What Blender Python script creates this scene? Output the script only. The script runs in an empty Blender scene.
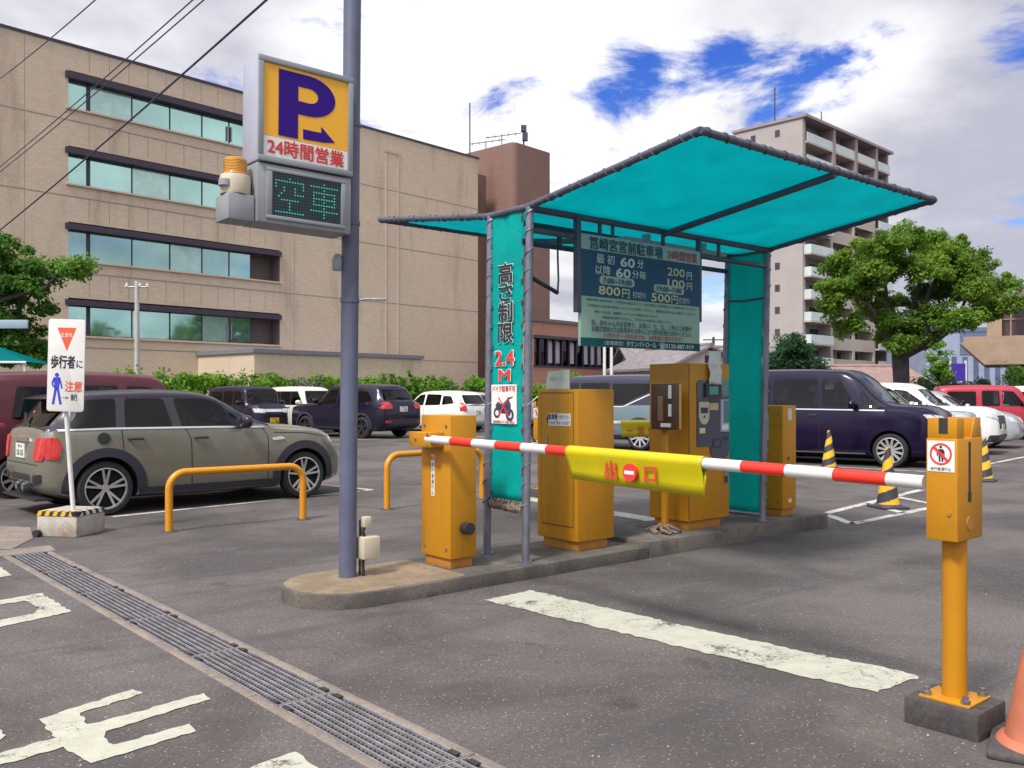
import bpy, bmesh, math, random
import numpy as np
from mathutils import Vector, Matrix
from mathutils.bvhtree import BVHTree

random.seed(7)
rng = np.random.default_rng(7)
C = bpy.context.scene.collection
SC = bpy.context.scene
R = math.radians

# ------------------------------------------------------------------ camera, sky, sun, exposure
F, EYE, HOR, CX = 900.0, 1.40, 394.0, 512.0      # focal length in px, eye height, horizon row, centre column
cam_d = bpy.data.cameras.new('camera')
cam = bpy.data.objects.new('camera', cam_d)
C.objects.link(cam)
cam.location = (0, 0, EYE)
cam.rotation_euler = (R(90), 0, 0)
cam_d.sensor_width = 36
cam_d.lens = 36 * F / 1024
cam_d.shift_y = (HOR - 384) / 1024
cam_d.clip_start = 0.05
cam_d.clip_end = 3000
SC.camera = cam

SUN_TO = Vector((-0.40, -0.58, 0.95)).normalized()   # direction towards the sun
sun_el = math.asin(SUN_TO.z)
sun_az = math.atan2(SUN_TO.x, SUN_TO.y)
sun_d = bpy.data.lights.new('sun', 'SUN')
sun_d.energy = 3.0
sun_d.angle = R(9)
sun_d.color = (1.0, 0.93, 0.84)
sun = bpy.data.objects.new('sun', sun_d)
C.objects.link(sun)
sun.rotation_euler = SUN_TO.to_track_quat('Z', 'Y').to_euler()

SC.view_settings.view_transform = 'Standard'
SC.view_settings.look = 'None'
SC.view_settings.exposure = 0.46
SC.view_settings.gamma = 1.0
SC.cycles.use_denoising = True
SC.cycles.max_bounces = 6
SC.cycles.transparent_max_bounces = 8


class NT:
    """small wrapper to write node trees"""
    def __init__(self, tree):
        self.t = tree
        self.n = tree.nodes
        self.l = tree.links

    def node(self, kind, **kw):
        nd = self.n.new(kind)
        for k, v in kw.items():
            setattr(nd, k, v)
        return nd

    def put(self, sock, v):
        if hasattr(v, 'is_output') or isinstance(v, bpy.types.NodeSocket):
            self.l.new(v, sock)
        else:
            if hasattr(sock, 'default_value'):
                try:
                    sock.default_value = v
                except Exception:
                    sock.default_value = tuple(v) + (1.0,)

    def math(self, op, a, b=0.0, c=0.0, clamp=False):
        nd = self.node('ShaderNodeMath', operation=op, use_clamp=clamp)
        self.put(nd.inputs[0], a); self.put(nd.inputs[1], b); self.put(nd.inputs[2], c)
        return nd.outputs[0]

    def vmath(self, op, a, b=(0, 0, 0)):
        nd = self.node('ShaderNodeVectorMath', operation=op)
        self.put(nd.inputs[0], a); self.put(nd.inputs[1], b)
        return nd

    def mix(self, fac, a, b, mode='MIX'):
        nd = self.node('ShaderNodeMix', data_type='RGBA', blend_type=mode)
        self.put(nd.inputs[0], fac)
        self.put(nd.inputs[6], a if not isinstance(a, tuple) else (a + (1.0,))[:4])
        self.put(nd.inputs[7], b if not isinstance(b, tuple) else (b + (1.0,))[:4])
        return nd.outputs[2]

    def noise(self, vec, scale, detail=4.0, rough=0.55, dist=0.0):
        nd = self.node('ShaderNodeTexNoise')
        if vec is not None:
            self.l.new(vec, nd.inputs['Vector'])
        nd.inputs['Scale'].default_value = scale
        nd.inputs['Detail'].default_value = detail
        nd.inputs['Roughness'].default_value = rough
        nd.inputs['Distortion'].default_value = dist
        return nd.outputs['Fac']

    def ramp(self, fac, lo, hi, a=0.0, b=1.0):
        nd = self.node('ShaderNodeMapRange', interpolation_type='SMOOTHSTEP')
        self.put(nd.inputs[0], fac)
        nd.inputs[1].default_value = lo; nd.inputs[2].default_value = hi
        nd.inputs[3].default_value = a; nd.inputs[4].default_value = b
        return nd.outputs[0]


world = bpy.data.worlds.new('World')
SC.world = world
world.use_nodes = True
w = NT(world.node_tree)
for nd in list(w.n):
    w.n.remove(nd)
wout = w.node('ShaderNodeOutputWorld')
bg = w.node('ShaderNodeBackground')
bg.inputs['Strength'].default_value = 0.1
w.l.new(bg.outputs[0], wout.inputs[0])
sky = w.node('ShaderNodeTexSky', sky_type='NISHITA')
sky.sun_disc = False
sky.sun_elevation = sun_el
sky.sun_rotation = sun_az
sky.altitude = 50
hsv = w.node('ShaderNodeHueSaturation')
hsv.inputs['Hue'].default_value = 0.53
hsv.inputs['Saturation'].default_value = 1.5
hsv.inputs['Value'].default_value = 1.25
w.l.new(sky.outputs[0], hsv.inputs['Color'])
wtc = w.node('ShaderNodeTexCoord')
wd = wtc.outputs['Generated']
sep = w.node('ShaderNodeSeparateXYZ')
w.l.new(wd, sep.inputs[0])
zz = w.math('ADD', w.math('MAXIMUM', sep.outputs[2], 0.0), 0.16)
comb = w.node('ShaderNodeCombineXYZ')
w.l.new(w.math('DIVIDE', sep.outputs[0], zz), comb.inputs[0])
w.l.new(w.math('DIVIDE', sep.outputs[1], zz), comb.inputs[1])
cp = comb.outputs[0]


def blob(x, y, z, k):
    """soft lobe round a direction of the sky: 1 at its middle, falling to 0"""
    v = Vector((x, y, z)).normalized()
    nd = w.node('ShaderNodeVectorMath', operation='DOT_PRODUCT')
    w.l.new(w.vmath('NORMALIZE', wd).outputs[0], nd.inputs[0])
    nd.inputs[1].default_value = v
    return w.ramp(nd.outputs['Value'], math.cos(R(k)), 1.0)


def sky_dir(u, v):
    return ((u - CX) / F, 1.0, (HOR - v) / F)


cover = w.noise(cp, 2.1, 10, 0.62, 0.35)
cover = w.math('ADD', w.math('MULTIPLY', w.math('SUBTRACT', cover, 0.5), 2.3), 0.5)
hole = 0.0
for (u, v, k, a) in ((800, 78, 6.5, 0.23), (690, 84, 4.0, 0.20), (885, 45, 4.5, 0.20), (985, 2, 3, 0.10), (800, 95, 4, .14),
                     (478, 128, 3.0, 0.10), (625, 82, 3.0, .22), (720, 30, 2.5, .1)):
    hole = w.math('ADD', hole, w.math('MULTIPLY', blob(*sky_dir(u, v), k), a))
fill = w.math('ADD', w.math('ADD', w.math('MULTIPLY', blob(*sky_dir(715, 18), 4.5), 0.16), w.math('MULTIPLY', blob(*sky_dir(790, 5), 4), 0.16)), w.math('MULTIPLY', blob(*sky_dir(900, 150), 9), 0.14))
cov = w.math('ADD', w.math('SUBTRACT', w.math('ADD', cover, 0.22), hole), fill)
cfac = w.ramp(cov, 0.31, 0.63)
shade = w.noise(cp, 1.15, 7, 0.52, 0.15)
bright = 0.0
for (u, v, k, a) in ((560, 40, 15, 0.17), (400, 110, 10, 0.12), (300, 20, 12, -0.0), (985, 215, 11, -0.30), (870, 120, 8, 0.10),
                     (1010, 60, 8, -.03), (840, 25, 7, .03), (620, 160, 9, .06), (80, 20, 10, -.02), (560, 270, 8, -0.05)):
    bright = w.math('ADD', bright, w.math('MULTIPLY', blob(*sky_dir(u, v), k), a))
sh = w.ramp(w.math('ADD', shade, bright), 0.32, 0.64)
fine = w.noise(cp, 5.0, 6, 0.6)
sh2 = w.math('ADD', sh, w.math('MULTIPLY', w.math('SUBTRACT', fine, 0.5), 0.35), clamp=True)
ccol = w.mix(sh2, (3.9, 3.95, 4.7), (7.9, 7.8, 8.0))
# the cloud deck is brighter round the sun it hides
glow = w.math('ADD', 1.0, w.math('MULTIPLY', blob(SUN_TO.x, SUN_TO.y, SUN_TO.z, 55), 1.6))
gm = w.node('ShaderNodeVectorMath', operation='SCALE')
w.l.new(ccol, gm.inputs[0]); w.l.new(glow, gm.inputs['Scale'])
w.l.new(w.mix(cfac, hsv.outputs[0], gm.outputs[0]), bg.inputs['Color'])

# ------------------------------------------------------------------ lot frame and placing helpers
TH = R(40)
CA, SA = math.cos(TH), math.sin(TH)


def L(s, n, z=0.0):
    """lot coordinates (along the lane, across to the left) -> world"""
    return Vector((CA * s - SA * n, SA * s + CA * n, z))


def G(u, v, z=0.0):
    """the point of a level at height z that the photo shows at (u, v)"""
    d = F * (EYE - z) / (v - HOR)
    return Vector(((u - CX) / F * d, d, z))


def W(u, v, d):
    return Vector(((u - CX) / F * d, d, EYE + (HOR - v) / F * d))


# ------------------------------------------------------------------ materials
MATS = {}


def mat(name, rgb, rough=0.5, metal=0.0, var=0.12, scale=6.0, bump=0.0, bscale=40.0, spec=0.5, coat=0.0, emit=None,
        alpha=1.0, dirt=None, dirt_amt=0.4, dirt_scale=3.0, world_space=False, streak=False):
    if name in MATS:
        return MATS[name]
    m = bpy.data.materials.new(name)
    m.use_nodes = True
    t = NT(m.node_tree)
    b = t.n['Principled BSDF']
    tc = t.node('ShaderNodeTexCoord')
    vec = tc.outputs['Object']
    if world_space:
        vec = t.node('ShaderNodeNewGeometry').outputs['Position']
    col = (rgb[0], rgb[1], rgb[2], 1.0)
    if var > 0:
        f = t.noise(vec, scale, 5, 0.6)
        lo = tuple(c * (1 - var) for c in rgb)
        hi = tuple(min(1.0, c * (1 + var)) for c in rgb)
        c_out = t.mix(t.ramp(f, 0.3, 0.7), lo, hi)
    else:
        rgbn = t.node('ShaderNodeRGB')
        rgbn.outputs[0].default_value = col
        c_out = rgbn.outputs[0]
    if dirt:
        fd = t.noise(vec, dirt_scale, 8, 0.65, 0.3)
        c_out = t.mix(t.math('MULTIPLY', t.ramp(fd, 0.48, 0.72), dirt_amt), c_out, tuple(dirt))
    if streak:
        fs_ = t.noise(t.vmath('MULTIPLY', vec, (9.0, 9.0, 1.1)).outputs[0], 1.6, 7, 0.7, 0.2)
        c_out = t.mix(t.math('MULTIPLY', t.ramp(fs_, 0.54, 0.76), 0.32), c_out, tuple(c * 0.55 for c in rgb))
        ch = t.noise(vec, 22, 7, 0.75, 0.3)
        c_out = t.mix(t.ramp(ch, 0.70, 0.73), c_out, (0.13, 0.065, 0.03))
        fade = t.ramp(t.noise(vec, 1.3, 4, 0.5), 0.45, 0.75)
        c_out = t.mix(t.math('MULTIPLY', fade, 0.25), c_out, tuple(min(1, c * 1.15 + 0.006) for c in rgb))
    t.l.new(c_out, b.inputs['Base Color'])
    b.inputs['Metallic'].default_value = metal
    b.inputs['Specular IOR Level'].default_value = spec
    b.inputs['Coat Weight'].default_value = coat
    b.inputs['Coat Roughness'].default_value = 0.05
    b.inputs['Alpha'].default_value = alpha
    fr = t.noise(vec, scale * 1.7, 4, 0.6)
    t.l.new(t.math('ADD', rough, t.math('MULTIPLY', t.math('SUBTRACT', fr, 0.5), 0.25 * rough), clamp=True), b.inputs['Roughness'])
    if bump > 0:
        bn = t.node('ShaderNodeBump')
        bn.inputs['Strength'].default_value = min(1.0, bump)
        bn.inputs['Distance'].default_value = 0.02
        t.l.new(t.noise(vec, bscale, 6, 0.6), bn.inputs['Height'])
        t.l.new(bn.outputs[0], b.inputs['Normal'])
    if emit:
        b.inputs['Emission Color'].default_value = (emit[0], emit[1], emit[2], 1)
        b.inputs['Emission Strength'].default_value = emit[3]
    MATS[name] = m
    return m


def fabric(name, rgb, trans=0.5, rough=0.6):
    m = bpy.data.materials.new(name)
    m.use_nodes = True
    t = NT(m.node_tree)
    b = t.n['Principled BSDF']
    out = t.n['Material Output']
    tc = t.node('ShaderNodeTexCoord')
    f = t.noise(tc.outputs['Object'], 2.2, 6, 0.6, 0.3)
    c = t.mix(t.ramp(f, 0.3, 0.7), tuple(x * 0.93 for x in rgb), tuple(min(1, x * 1.05) for x in rgb))
    t.l.new(c, b.inputs['Base Color'])
    b.inputs['Roughness'].default_value = rough
    b.inputs['Specular IOR Level'].default_value = 0.25
    bn = t.node('ShaderNodeBump')
    bn.inputs['Strength'].default_value = 0.3
    bn.inputs['Distance'].default_value = 0.03
    wr = t.noise(t.vmath('MULTIPLY', tc.outputs['Object'], (1.0, 5.0, 5.0)).outputs[0], 2.0, 5, 0.55, 0.8)
    t.l.new(t.math('ADD', wr, t.math('MULTIPLY', t.noise(tc.outputs['Object'], 7.0, 4, 0.5, 0.5), .5)), bn.inputs['Height'])
    gr_ = t.ramp(t.noise(tc.outputs['Object'], 4.0, 8, 0.7, 0.4), 0.56, 0.72)
    c = t.mix(t.math('MULTIPLY', gr_, 0.12), c, tuple(x * 0.5 + 0.02 for x in rgb))
    t.l.new(c, b.inputs['Base Color'])
    t.l.new(bn.outputs[0], b.inputs['Normal'])
    tr = t.node('ShaderNodeBsdfTranslucent')
    t.l.new(c, tr.inputs['Color'])
    mx = t.node('ShaderNodeMixShader')
    mx.inputs[0].default_value = trans
    t.l.new(b.outputs[0], mx.inputs[1]); t.l.new(tr.outputs[0], mx.inputs[2])
    t.l.new(mx.outputs[0], out.inputs[0])
    MATS[name] = m
    return m


def leaf_mat(name, lo, hi, trans=0.35):
    m = bpy.data.materials.new(name)
    m.use_nodes = True
    t = NT(m.node_tree)
    b = t.n['Principled BSDF']
    out = t.n['Material Output']
    g = t.node('ShaderNodeNewGeometry')
    f = t.math('ADD', t.math('MULTIPLY', g.outputs['Random Per Island'], 0.45),
               t.math('MULTIPLY', t.ramp(t.noise(g.outputs['Position'], 0.32, 3, 0.5), 0.40, 0.60), 0.55))
    c = t.mix(f, lo, hi)
    t.l.new(c, b.inputs['Base Color'])
    b.inputs['Roughness'].default_value = 0.55
    b.inputs['Specular IOR Level'].default_value = 0.3
    tr = t.node('ShaderNodeBsdfTranslucent')
    t.l.new(t.mix(0.35, c, (0.30, 0.42, 0.03)), tr.inputs['Color'])
    mx = t.node('ShaderNodeMixShader')
    mx.inputs[0].default_value = trans
    t.l.new(b.outputs[0], mx.inputs[1]); t.l.new(tr.outputs[0], mx.inputs[2])
    t.l.new(mx.outputs[0], out.inputs[0])
    MATS[name] = m
    return m


def asphalt_nodes(t):
    pos = t.node('ShaderNodeNewGeometry').outputs['Position']
    base = t.mix(t.ramp(t.noise(pos, 0.55, 6, 0.6, 0.4), 0.36, 0.66), (0.072, 0.064, 0.063), (0.152, 0.136, 0.132))
    # worn tyre bands and old damp patches
    st = t.ramp(t.noise(t.vmath('MULTIPLY', pos, (0.7, 1.5, 1.0)).outputs[0], 0.8, 7, 0.62, 0.9), 0.55, 0.70)
    base = t.mix(t.math('MULTIPLY', st, 0.75), base, (0.062, 0.057, 0.060))
    ob = t.ramp(t.noise(pos, 1.6, 8, 0.7, 0.6), 0.64, 0.72)
    base = t.mix(t.math('MULTIPLY', ob, 0.7), base, (0.048, 0.044, 0.050))
    gr = t.noise(pos, 55, 4, 0.75)
    base = t.mix(t.ramp(gr, 0.40, 0.62), t.mix(0.5, base, (0.045, 0.04, 0.04)), base)
    sp = t.node('ShaderNodeTexVoronoi', feature='F1')
    sp.inputs['Scale'].default_value = 75
    t.l.new(pos, sp.inputs['Vector'])
    rnd = t.node('ShaderNodeSeparateColor')
    t.l.new(sp.outputs['Color'], rnd.inputs[0])
    spot = t.math('MULTIPLY', t.ramp(sp.outputs['Distance'], 0.42, 0.22), t.ramp(rnd.outputs[0], 0.80, 0.97))
    base = t.mix(t.math('MULTIPLY', spot, 0.6), base, (0.36, 0.32, 0.30))
    # hairline cracks in some areas, oil drips and old tyre marks along the lane
    cv = t.node('ShaderNodeTexVoronoi', feature='DISTANCE_TO_EDGE')
    cv.inputs['Scale'].default_value = 0.55
    cn = t.node('ShaderNodeTexNoise'); cn.inputs['Scale'].default_value = 1.7; cn.inputs['Detail'].default_value = 8
    t.l.new(pos, cn.inputs['Vector'])
    cva = t.vmath('ADD', pos); t.l.new(t.vmath('SCALE', cn.outputs['Color']).outputs[0], cva.inputs[1])
    t.l.new(cva.outputs[0], cv.inputs['Vector'])
    cmask = t.math('MULTIPLY', t.ramp(cv.outputs['Distance'], 0.010, 0.002), t.ramp(t.noise(pos, 0.35, 3, 0.5), 0.46, 0.56))
    base = t.mix(t.math('MULTIPLY', cmask, 0.22), base, (0.022, 0.020, 0.020))
    oil = t.node('ShaderNodeTexVoronoi', feature='F1'); oil.inputs['Scale'].default_value = 1.1
    t.l.new(cva.outputs[0], oil.inputs['Vector'])
    orn = t.node('ShaderNodeSeparateColor'); t.l.new(oil.outputs['Color'], orn.inputs[0])
    omask = t.math('MULTIPLY', t.ramp(oil.outputs['Distance'], 0.16, 0.05), t.ramp(orn.outputs[1], 0.62, 0.8))
    base = t.mix(t.math('MULTIPLY', omask, 0.6), base, (0.028, 0.026, 0.028))
    rot = t.node('ShaderNodeVectorRotate', rotation_type='Z_AXIS'); rot.inputs['Angle'].default_value = R(-40)
    t.l.new(pos, rot.inputs['Vector'])
    ty = t.noise(t.vmath('MULTIPLY', rot.outputs[0], (0.16, 3.2, 1.0)).outputs[0], 1.0, 5, 0.6, 0.2)
    base = t.mix(t.math('MULTIPLY', t.ramp(ty, 0.55, 0.68), 0.38), base, (0.050, 0.047, 0.050))
    dust = t.ramp(t.noise(pos, 0.9, 8, 0.7, 0.4), 0.54, 0.72)
    base = t.mix(t.math('MULTIPLY', dust, 0.30), base, (0.20, 0.175, 0.145))
    h = t.math('ADD', t.math('MULTIPLY', gr, 0.5), t.math('MULTIPLY', sp.outputs['Distance'], 0.6))
    return pos, base, h


def asphalt():
    m = bpy.data.materials.new('asphalt')
    m.use_nodes = True
    t = NT(m.node_tree)
    b = t.n['Principled BSDF']
    pos, base, h = asphalt_nodes(t)
    t.l.new(base, b.inputs['Base Color'])
    b.inputs['Roughness'].default_value = 0.82
    b.inputs['Specular IOR Level'].default_value = 0.3
    bn = t.node('ShaderNodeBump')
    bn.inputs['Strength'].default_value = 0.55
    bn.inputs['Distance'].default_value = 0.006
    t.l.new(h, bn.inputs['Height'])
    t.l.new(bn.outputs[0], b.inputs['Normal'])
    return m


def road_paint(name, rgb, lo=0.55, hi=0.63):
    """old thermoplastic paint: cracked and worn through to the asphalt in places"""
    m = bpy.data.materials.new(name)
    m.use_nodes = True
    t = NT(m.node_tree)
    b = t.n['Principled BSDF']
    pos, base, h = asphalt_nodes(t)
    wear = t.noise(pos, 2.6, 9, 0.72, 0.7)
    crack = t.node('ShaderNodeTexVoronoi', feature='DISTANCE_TO_EDGE')
    crack.inputs['Scale'].default_value = 5.0
    wv = t.vmath('ADD', pos, (0, 0, 0))
    ns = t.node('ShaderNodeTexNoise'); ns.inputs['Scale'].default_value = 6; ns.inputs['Detail'].default_value = 5
    t.l.new(pos, ns.inputs['Vector'])
    t.l.new(t.vmath('SCALE', ns.outputs['Color']).outputs[0], wv.inputs[1])
    t.l.new(wv.outputs[0], crack.inputs['Vector'])
    ck = t.math('MULTIPLY', t.ramp(crack.outputs['Distance'], 0.03, 0.0), t.ramp(t.noise(pos, 1.4, 3, .5), .48, .6))
    wear = t.math('ADD', wear, t.math('MULTIPLY', t.math('SUBTRACT', t.noise(pos, 48, 4, 0.7), 0.5), 0.42))
    gone = t.math('MAXIMUM', t.ramp(wear, lo, hi), ck)
    dirt = t.ramp(t.noise(pos, 9, 7, 0.7), 0.35, 0.7)
    pc = t.mix(t.math('MULTIPLY', dirt, 0.5), rgb, tuple(c * 0.68 for c in rgb))
    t.l.new(t.mix(gone, pc, base), b.inputs['Base Color'])
    b.inputs['Roughness'].default_value = 0.7
    bn = t.node('ShaderNodeBump')
    bn.inputs['Strength'].default_value = 0.4
    bn.inputs['Distance'].default_value = 0.004
    t.l.new(t.math('SUBTRACT', h, t.math('MULTIPLY', gone, 1.0)), bn.inputs['Height'])
    t.l.new(bn.outputs[0], b.inputs['Normal'])
    return m


def concrete(name, a, b_, c, s=1.5):
    m = bpy.data.materials.new(name)
    m.use_nodes = True
    t = NT(m.node_tree)
    b = t.n['Principled BSDF']
    pos = t.node('ShaderNodeNewGeometry').outputs['Position']
    col = t.mix(t.ramp(t.noise(pos, s, 8, 0.65, 0.5), 0.35, 0.65), a, b_)
    col = t.mix(t.math('MULTIPLY', t.ramp(t.noise(pos, s * 3.1, 8, 0.7, 0.3), 0.5, 0.68), 0.7), col, c)
    col = t.mix(t.math('MULTIPLY', t.ramp(t.noise(pos, 60, 4, 0.7), 0.42, 0.6), 0.35), col, tuple(x * 0.55 for x in a))
    t.l.new(col, b.inputs['Base Color'])
    b.inputs['Roughness'].default_value = 0.88
    b.inputs['Specular IOR Level'].default_value = 0.25
    bn = t.node('ShaderNodeBump')
    bn.inputs['Strength'].default_value = 0.5
    bn.inputs['Distance'].default_value = 0.008
    t.l.new(t.noise(pos, 38, 8, 0.7), bn.inputs['Height'])
    t.l.new(bn.outputs[0], b.inputs['Normal'])
    return m


def tile_wall(name, a, b_, mortar, sx=0.24, sz=0.075, ang=0.0, stain=(0.2, 0.16, 0.14), stain_amt=0.5):
    """small tiles laid in rows; the wall runs at the angle ang in plan"""
    m = bpy.data.materials.new(name)
    m.use_nodes = True
    t = NT(m.node_tree)
    b = t.n['Principled BSDF']
    pos = t.node('ShaderNodeNewGeometry').outputs['Position']
    sp = t.node('ShaderNodeSeparateXYZ'); t.l.new(pos, sp.inputs[0])
    along = t.math('ADD', t.math('MULTIPLY', sp.outputs[0], math.cos(ang)), t.math('MULTIPLY', sp.outputs[1], math.sin(ang)))
    cb = t.node('ShaderNodeCombineXYZ')
    t.l.new(along, cb.inputs[0]); t.l.new(sp.outputs[2], cb.inputs[1])
    br = t.node('ShaderNodeTexBrick')
    t.l.new(cb.outputs[0], br.inputs['Vector'])
    br.inputs['Color1'].default_value = a + (1,)
    br.inputs['Color2'].default_value = b_ + (1,)
    br.inputs['Mortar'].default_value = mortar + (1,)
    br.inputs['Scale'].default_value = 1.0
    br.inputs['Brick Width'].default_value = sx
    br.inputs['Row Height'].default_value = sz
    br.inputs['Mortar Size'].default_value = sz * 0.08
    streak = t.noise(t.vmath('MULTIPLY', pos, (1.0, 1.0, 0.16)).outputs[0], 0.8, 7, 0.65, 0.2)
    col = t.mix(t.math('MULTIPLY', t.ramp(streak, 0.5, 0.75), stain_amt), br.outputs['Color'], stain)
    patch = t.noise(pos, 0.25, 4, 0.5)
    col = t.mix(t.ramp(patch, 0.3, 0.7), t.mix(0.12, col, (0.25, 0.18, 0.16)), col)
    t.l.new(col, b.inputs['Base Color'])
    b.inputs['Roughness'].default_value = 0.8
    b.inputs['Specular IOR Level'].default_value = 0.3
    MATS[name] = m
    return m

# ------------------------------------------------------------------ mesh helpers
DG = None
TXT = {}


def text_geo(body, bold):
    key = (body, bold)
    if key in TXT:
        return TXT[key]
    c = bpy.data.curves.new('lettering', 'FONT')
    c.body = body
    c.resolution_u = 2
    c.offset = bold
    o = bpy.data.objects.new('lettering', c)
    C.objects.link(o)
    dg = bpy.context.evaluated_depsgraph_get()
    dg.update()
    m = bpy.data.meshes.new_from_object(o.evaluated_get(dg))
    vs = [(v.co.x, v.co.y) for v in m.vertices]
    fs = [tuple(p.vertices) for p in m.polygons]
    bpy.data.objects.remove(o)
    bpy.data.curves.remove(c)
    bpy.data.meshes.remove(m)
    TXT[key] = (vs, fs)
    return TXT[key]


class MB:
    """collects shapes and links them as one mesh object"""
    def __init__(self, off=(0, 0, 0)):
        self.v, self.f, self.mi = [], [], []
        self.off = Vector(off)

    def add(self, vs, fs, mi=0):
        k = len(self.v)
        self.v += [tuple(Vector(p) - self.off) for p in vs]
        for f in fs:
            self.f.append(tuple(i + k for i in f))
            self.mi.append(mi)
        return self

    def box(self, lo, hi, mi=0):
        x0, y0, z0 = lo; x1, y1, z1 = hi
        vs = [(x0, y0, z0), (x1, y0, z0), (x1, y1, z0), (x0, y1, z0), (x0, y0, z1), (x1, y0, z1), (x1, y1, z1), (x0, y1, z1)]
        return self.add(vs, [(3, 2, 1, 0), (4, 5, 6, 7), (0, 1, 5, 4), (1, 2, 6, 5), (2, 3, 7, 6), (3, 0, 4, 7)], mi)

    def obox(self, c, ex, ey, ez, mi=0):
        """box from its centre and three half-axis vectors"""
        c, ex, ey, ez = Vector(c), Vector(ex), Vector(ey), Vector(ez)
        vs = [c + sx * ex + sy * ey + sz * ez for sz in (-1, 1) for sx, sy in ((-1, -1), (1, -1), (1, 1), (-1, 1))]
        return self.add(vs, [(3, 2, 1, 0), (4, 5, 6, 7), (0, 1, 5, 4), (1, 2, 6, 5), (2, 3, 7, 6), (3, 0, 4, 7)], mi)

    def tube(self, pts, r, seg=12, mi=0, caps=True, rs=None):
        pts = [Vector(p) for p in pts]
        n = len(pts)
        rings = []
        up = Vector((0, 0, 1))
        prev = None
        for i, p in enumerate(pts):
            d = (pts[min(i + 1, n - 1)] - pts[max(i - 1, 0)]).normalized()
            if prev is None:
                ref = up if abs(d.z) < 0.95 else Vector((1, 0, 0))
                a = d.cross(ref).normalized()
            else:
                a = (prev - d * prev.dot(d)).normalized()
            prev = a
            b = d.cross(a)
            rr = rs[i] if rs else r
            rings.append([p + (a * math.cos(2 * math.pi * k / seg) + b * math.sin(2 * math.pi * k / seg)) * rr for k in range(seg)])
        vs = [q for ring in rings for q in ring]
        fs = []
        for i in range(n - 1):
            for k in range(seg):
                fs.append((i * seg + k, i * seg + (k + 1) % seg, (i + 1) * seg + (k + 1) % seg, (i + 1) * seg + k))
        if caps:
            fs.append(tuple(reversed(range(seg))))
            fs.append(tuple((n - 1) * seg + k for k in range(seg)))
        return self.add(vs, fs, mi)

    def cyl(self, p0, p1, r0, r1=None, seg=16, mi=0):
        return self.tube([p0, p1], r0, seg, mi, True, [r0, r0 if r1 is None else r1])

    def lathe(self, prof, c=(0, 0, 0), axis='z', seg=32, mi=0):
        vs, fs = [], []
        c = Vector(c)
        for (r, h) in prof:
            for k in range(seg):
                a = 2 * math.pi * k / seg
                p = (r * math.cos(a), r * math.sin(a), h) if axis == 'z' else (r * math.cos(a), h, r * math.sin(a))
                vs.append(c + Vector(p))
        for i in range(len(prof) - 1):
            for k in range(seg):
                fs.append((i * seg + k, i * seg + (k + 1) % seg, (i + 1) * seg + (k + 1) % seg, (i + 1) * seg + k))
        return self.add(vs, fs, mi)

    def poly(self, pts, mi=0):
        return self.add(pts, [tuple(range(len(pts)))], mi)

    def plate(self, pts2, o, ex, ey, d0=0.0, d1=0.003, mi=0):
        """a flat outline (2D points) standing from d0 to d1 off a surface with axes ex, ey"""
        o, ex, ey = Vector(o), Vector(ex).normalized(), Vector(ey).normalized()
        nz = ex.cross(ey)
        n = len(pts2)
        lo = [o + ex * a + ey * b + nz * d0 for a, b in pts2]
        hi = [o + ex * a + ey * b + nz * d1 for a, b in pts2]
        fs = [tuple(range(n, 2 * n)), tuple(reversed(range(n)))]
        fs += [(i, (i + 1) % n, n + (i + 1) % n, n + i) for i in range(n)]
        return self.add(lo + hi, fs, mi)

    def ring(self, o, ex, ey, r0, r1, d=0.003, seg=32, mi=0, base=0.0):
        o, ex, ey = Vector(o), Vector(ex).normalized(), Vector(ey).normalized()
        nz = ex.cross(ey)
        vs, fs = [], []
        for k in range(seg):
            a = 2 * math.pi * k / seg
            q = ex * math.cos(a) + ey * math.sin(a)
            vs += [o + q * r0 + nz * d, o + q * r1 + nz * d, o + q * r1 + nz * base, o + q * r0 + nz * base]
        for k in range(seg):
            i, j = 4 * k, 4 * ((k + 1) % seg)
            for q in range(4):
                fs.append((i + q, i + (q + 1) % 4, j + (q + 1) % 4, j + q))
        return self.add(vs, fs, mi)

    def disc(self, o, ex, ey, r, d=0.003, seg=28, mi=0, base=0.0):
        return self.plate([(r * math.cos(2 * math.pi * k / seg), r * math.sin(2 * math.pi * k / seg)) for k in range(seg)], o, ex, ey, base, d, mi)

    def text(self, body, o, ex, ey, h, width=None, bold=0.0, align='c', d=0.004, mi=0, squeeze=1.0):
        """flat lettering; h = height of a full square glyph, o = the middle of the line (or its left end)"""
        vs, fs = text_geo(body, 0.0)
        if not vs:
            return self
        if bold > 0:      # a heavier stroke: the same glyphs laid a few times, slightly apart
            b = bold * .75
            offs = [(-b, 0), (b, 0)] if bold < .013 else [(-b, -b), (b, -b), (-b, b), (b, b), (0, 0)]
            n0 = len(vs)
            vs = [(p[0] + ox, p[1] + oy, k * .00035) for k, (ox, oy) in enumerate(offs) for p in vs]
            fs = [tuple(i + k * n0 for i in f) for k in range(len(offs)) for f in fs]
        else:
            vs = [(p[0], p[1], 0.0) for p in vs]
        o, ex, ey = Vector(o), Vector(ex).normalized(), Vector(ey).normalized()
        nz = ex.cross(ey)
        x0, x1 = min(p[0] for p in vs), max(p[0] for p in vs)
        k = h / 0.92
        kx = k * squeeze if width is None else width / (x1 - x0)
        xm = (x0 + x1) / 2 if align == 'c' else x0
        vv = [o + ex * ((p[0] - xm) * kx) + ey * ((p[1] - 0.38) * k) + nz * (d + p[2]) for p in vs]
        return self.add(vv, fs, mi)

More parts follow.
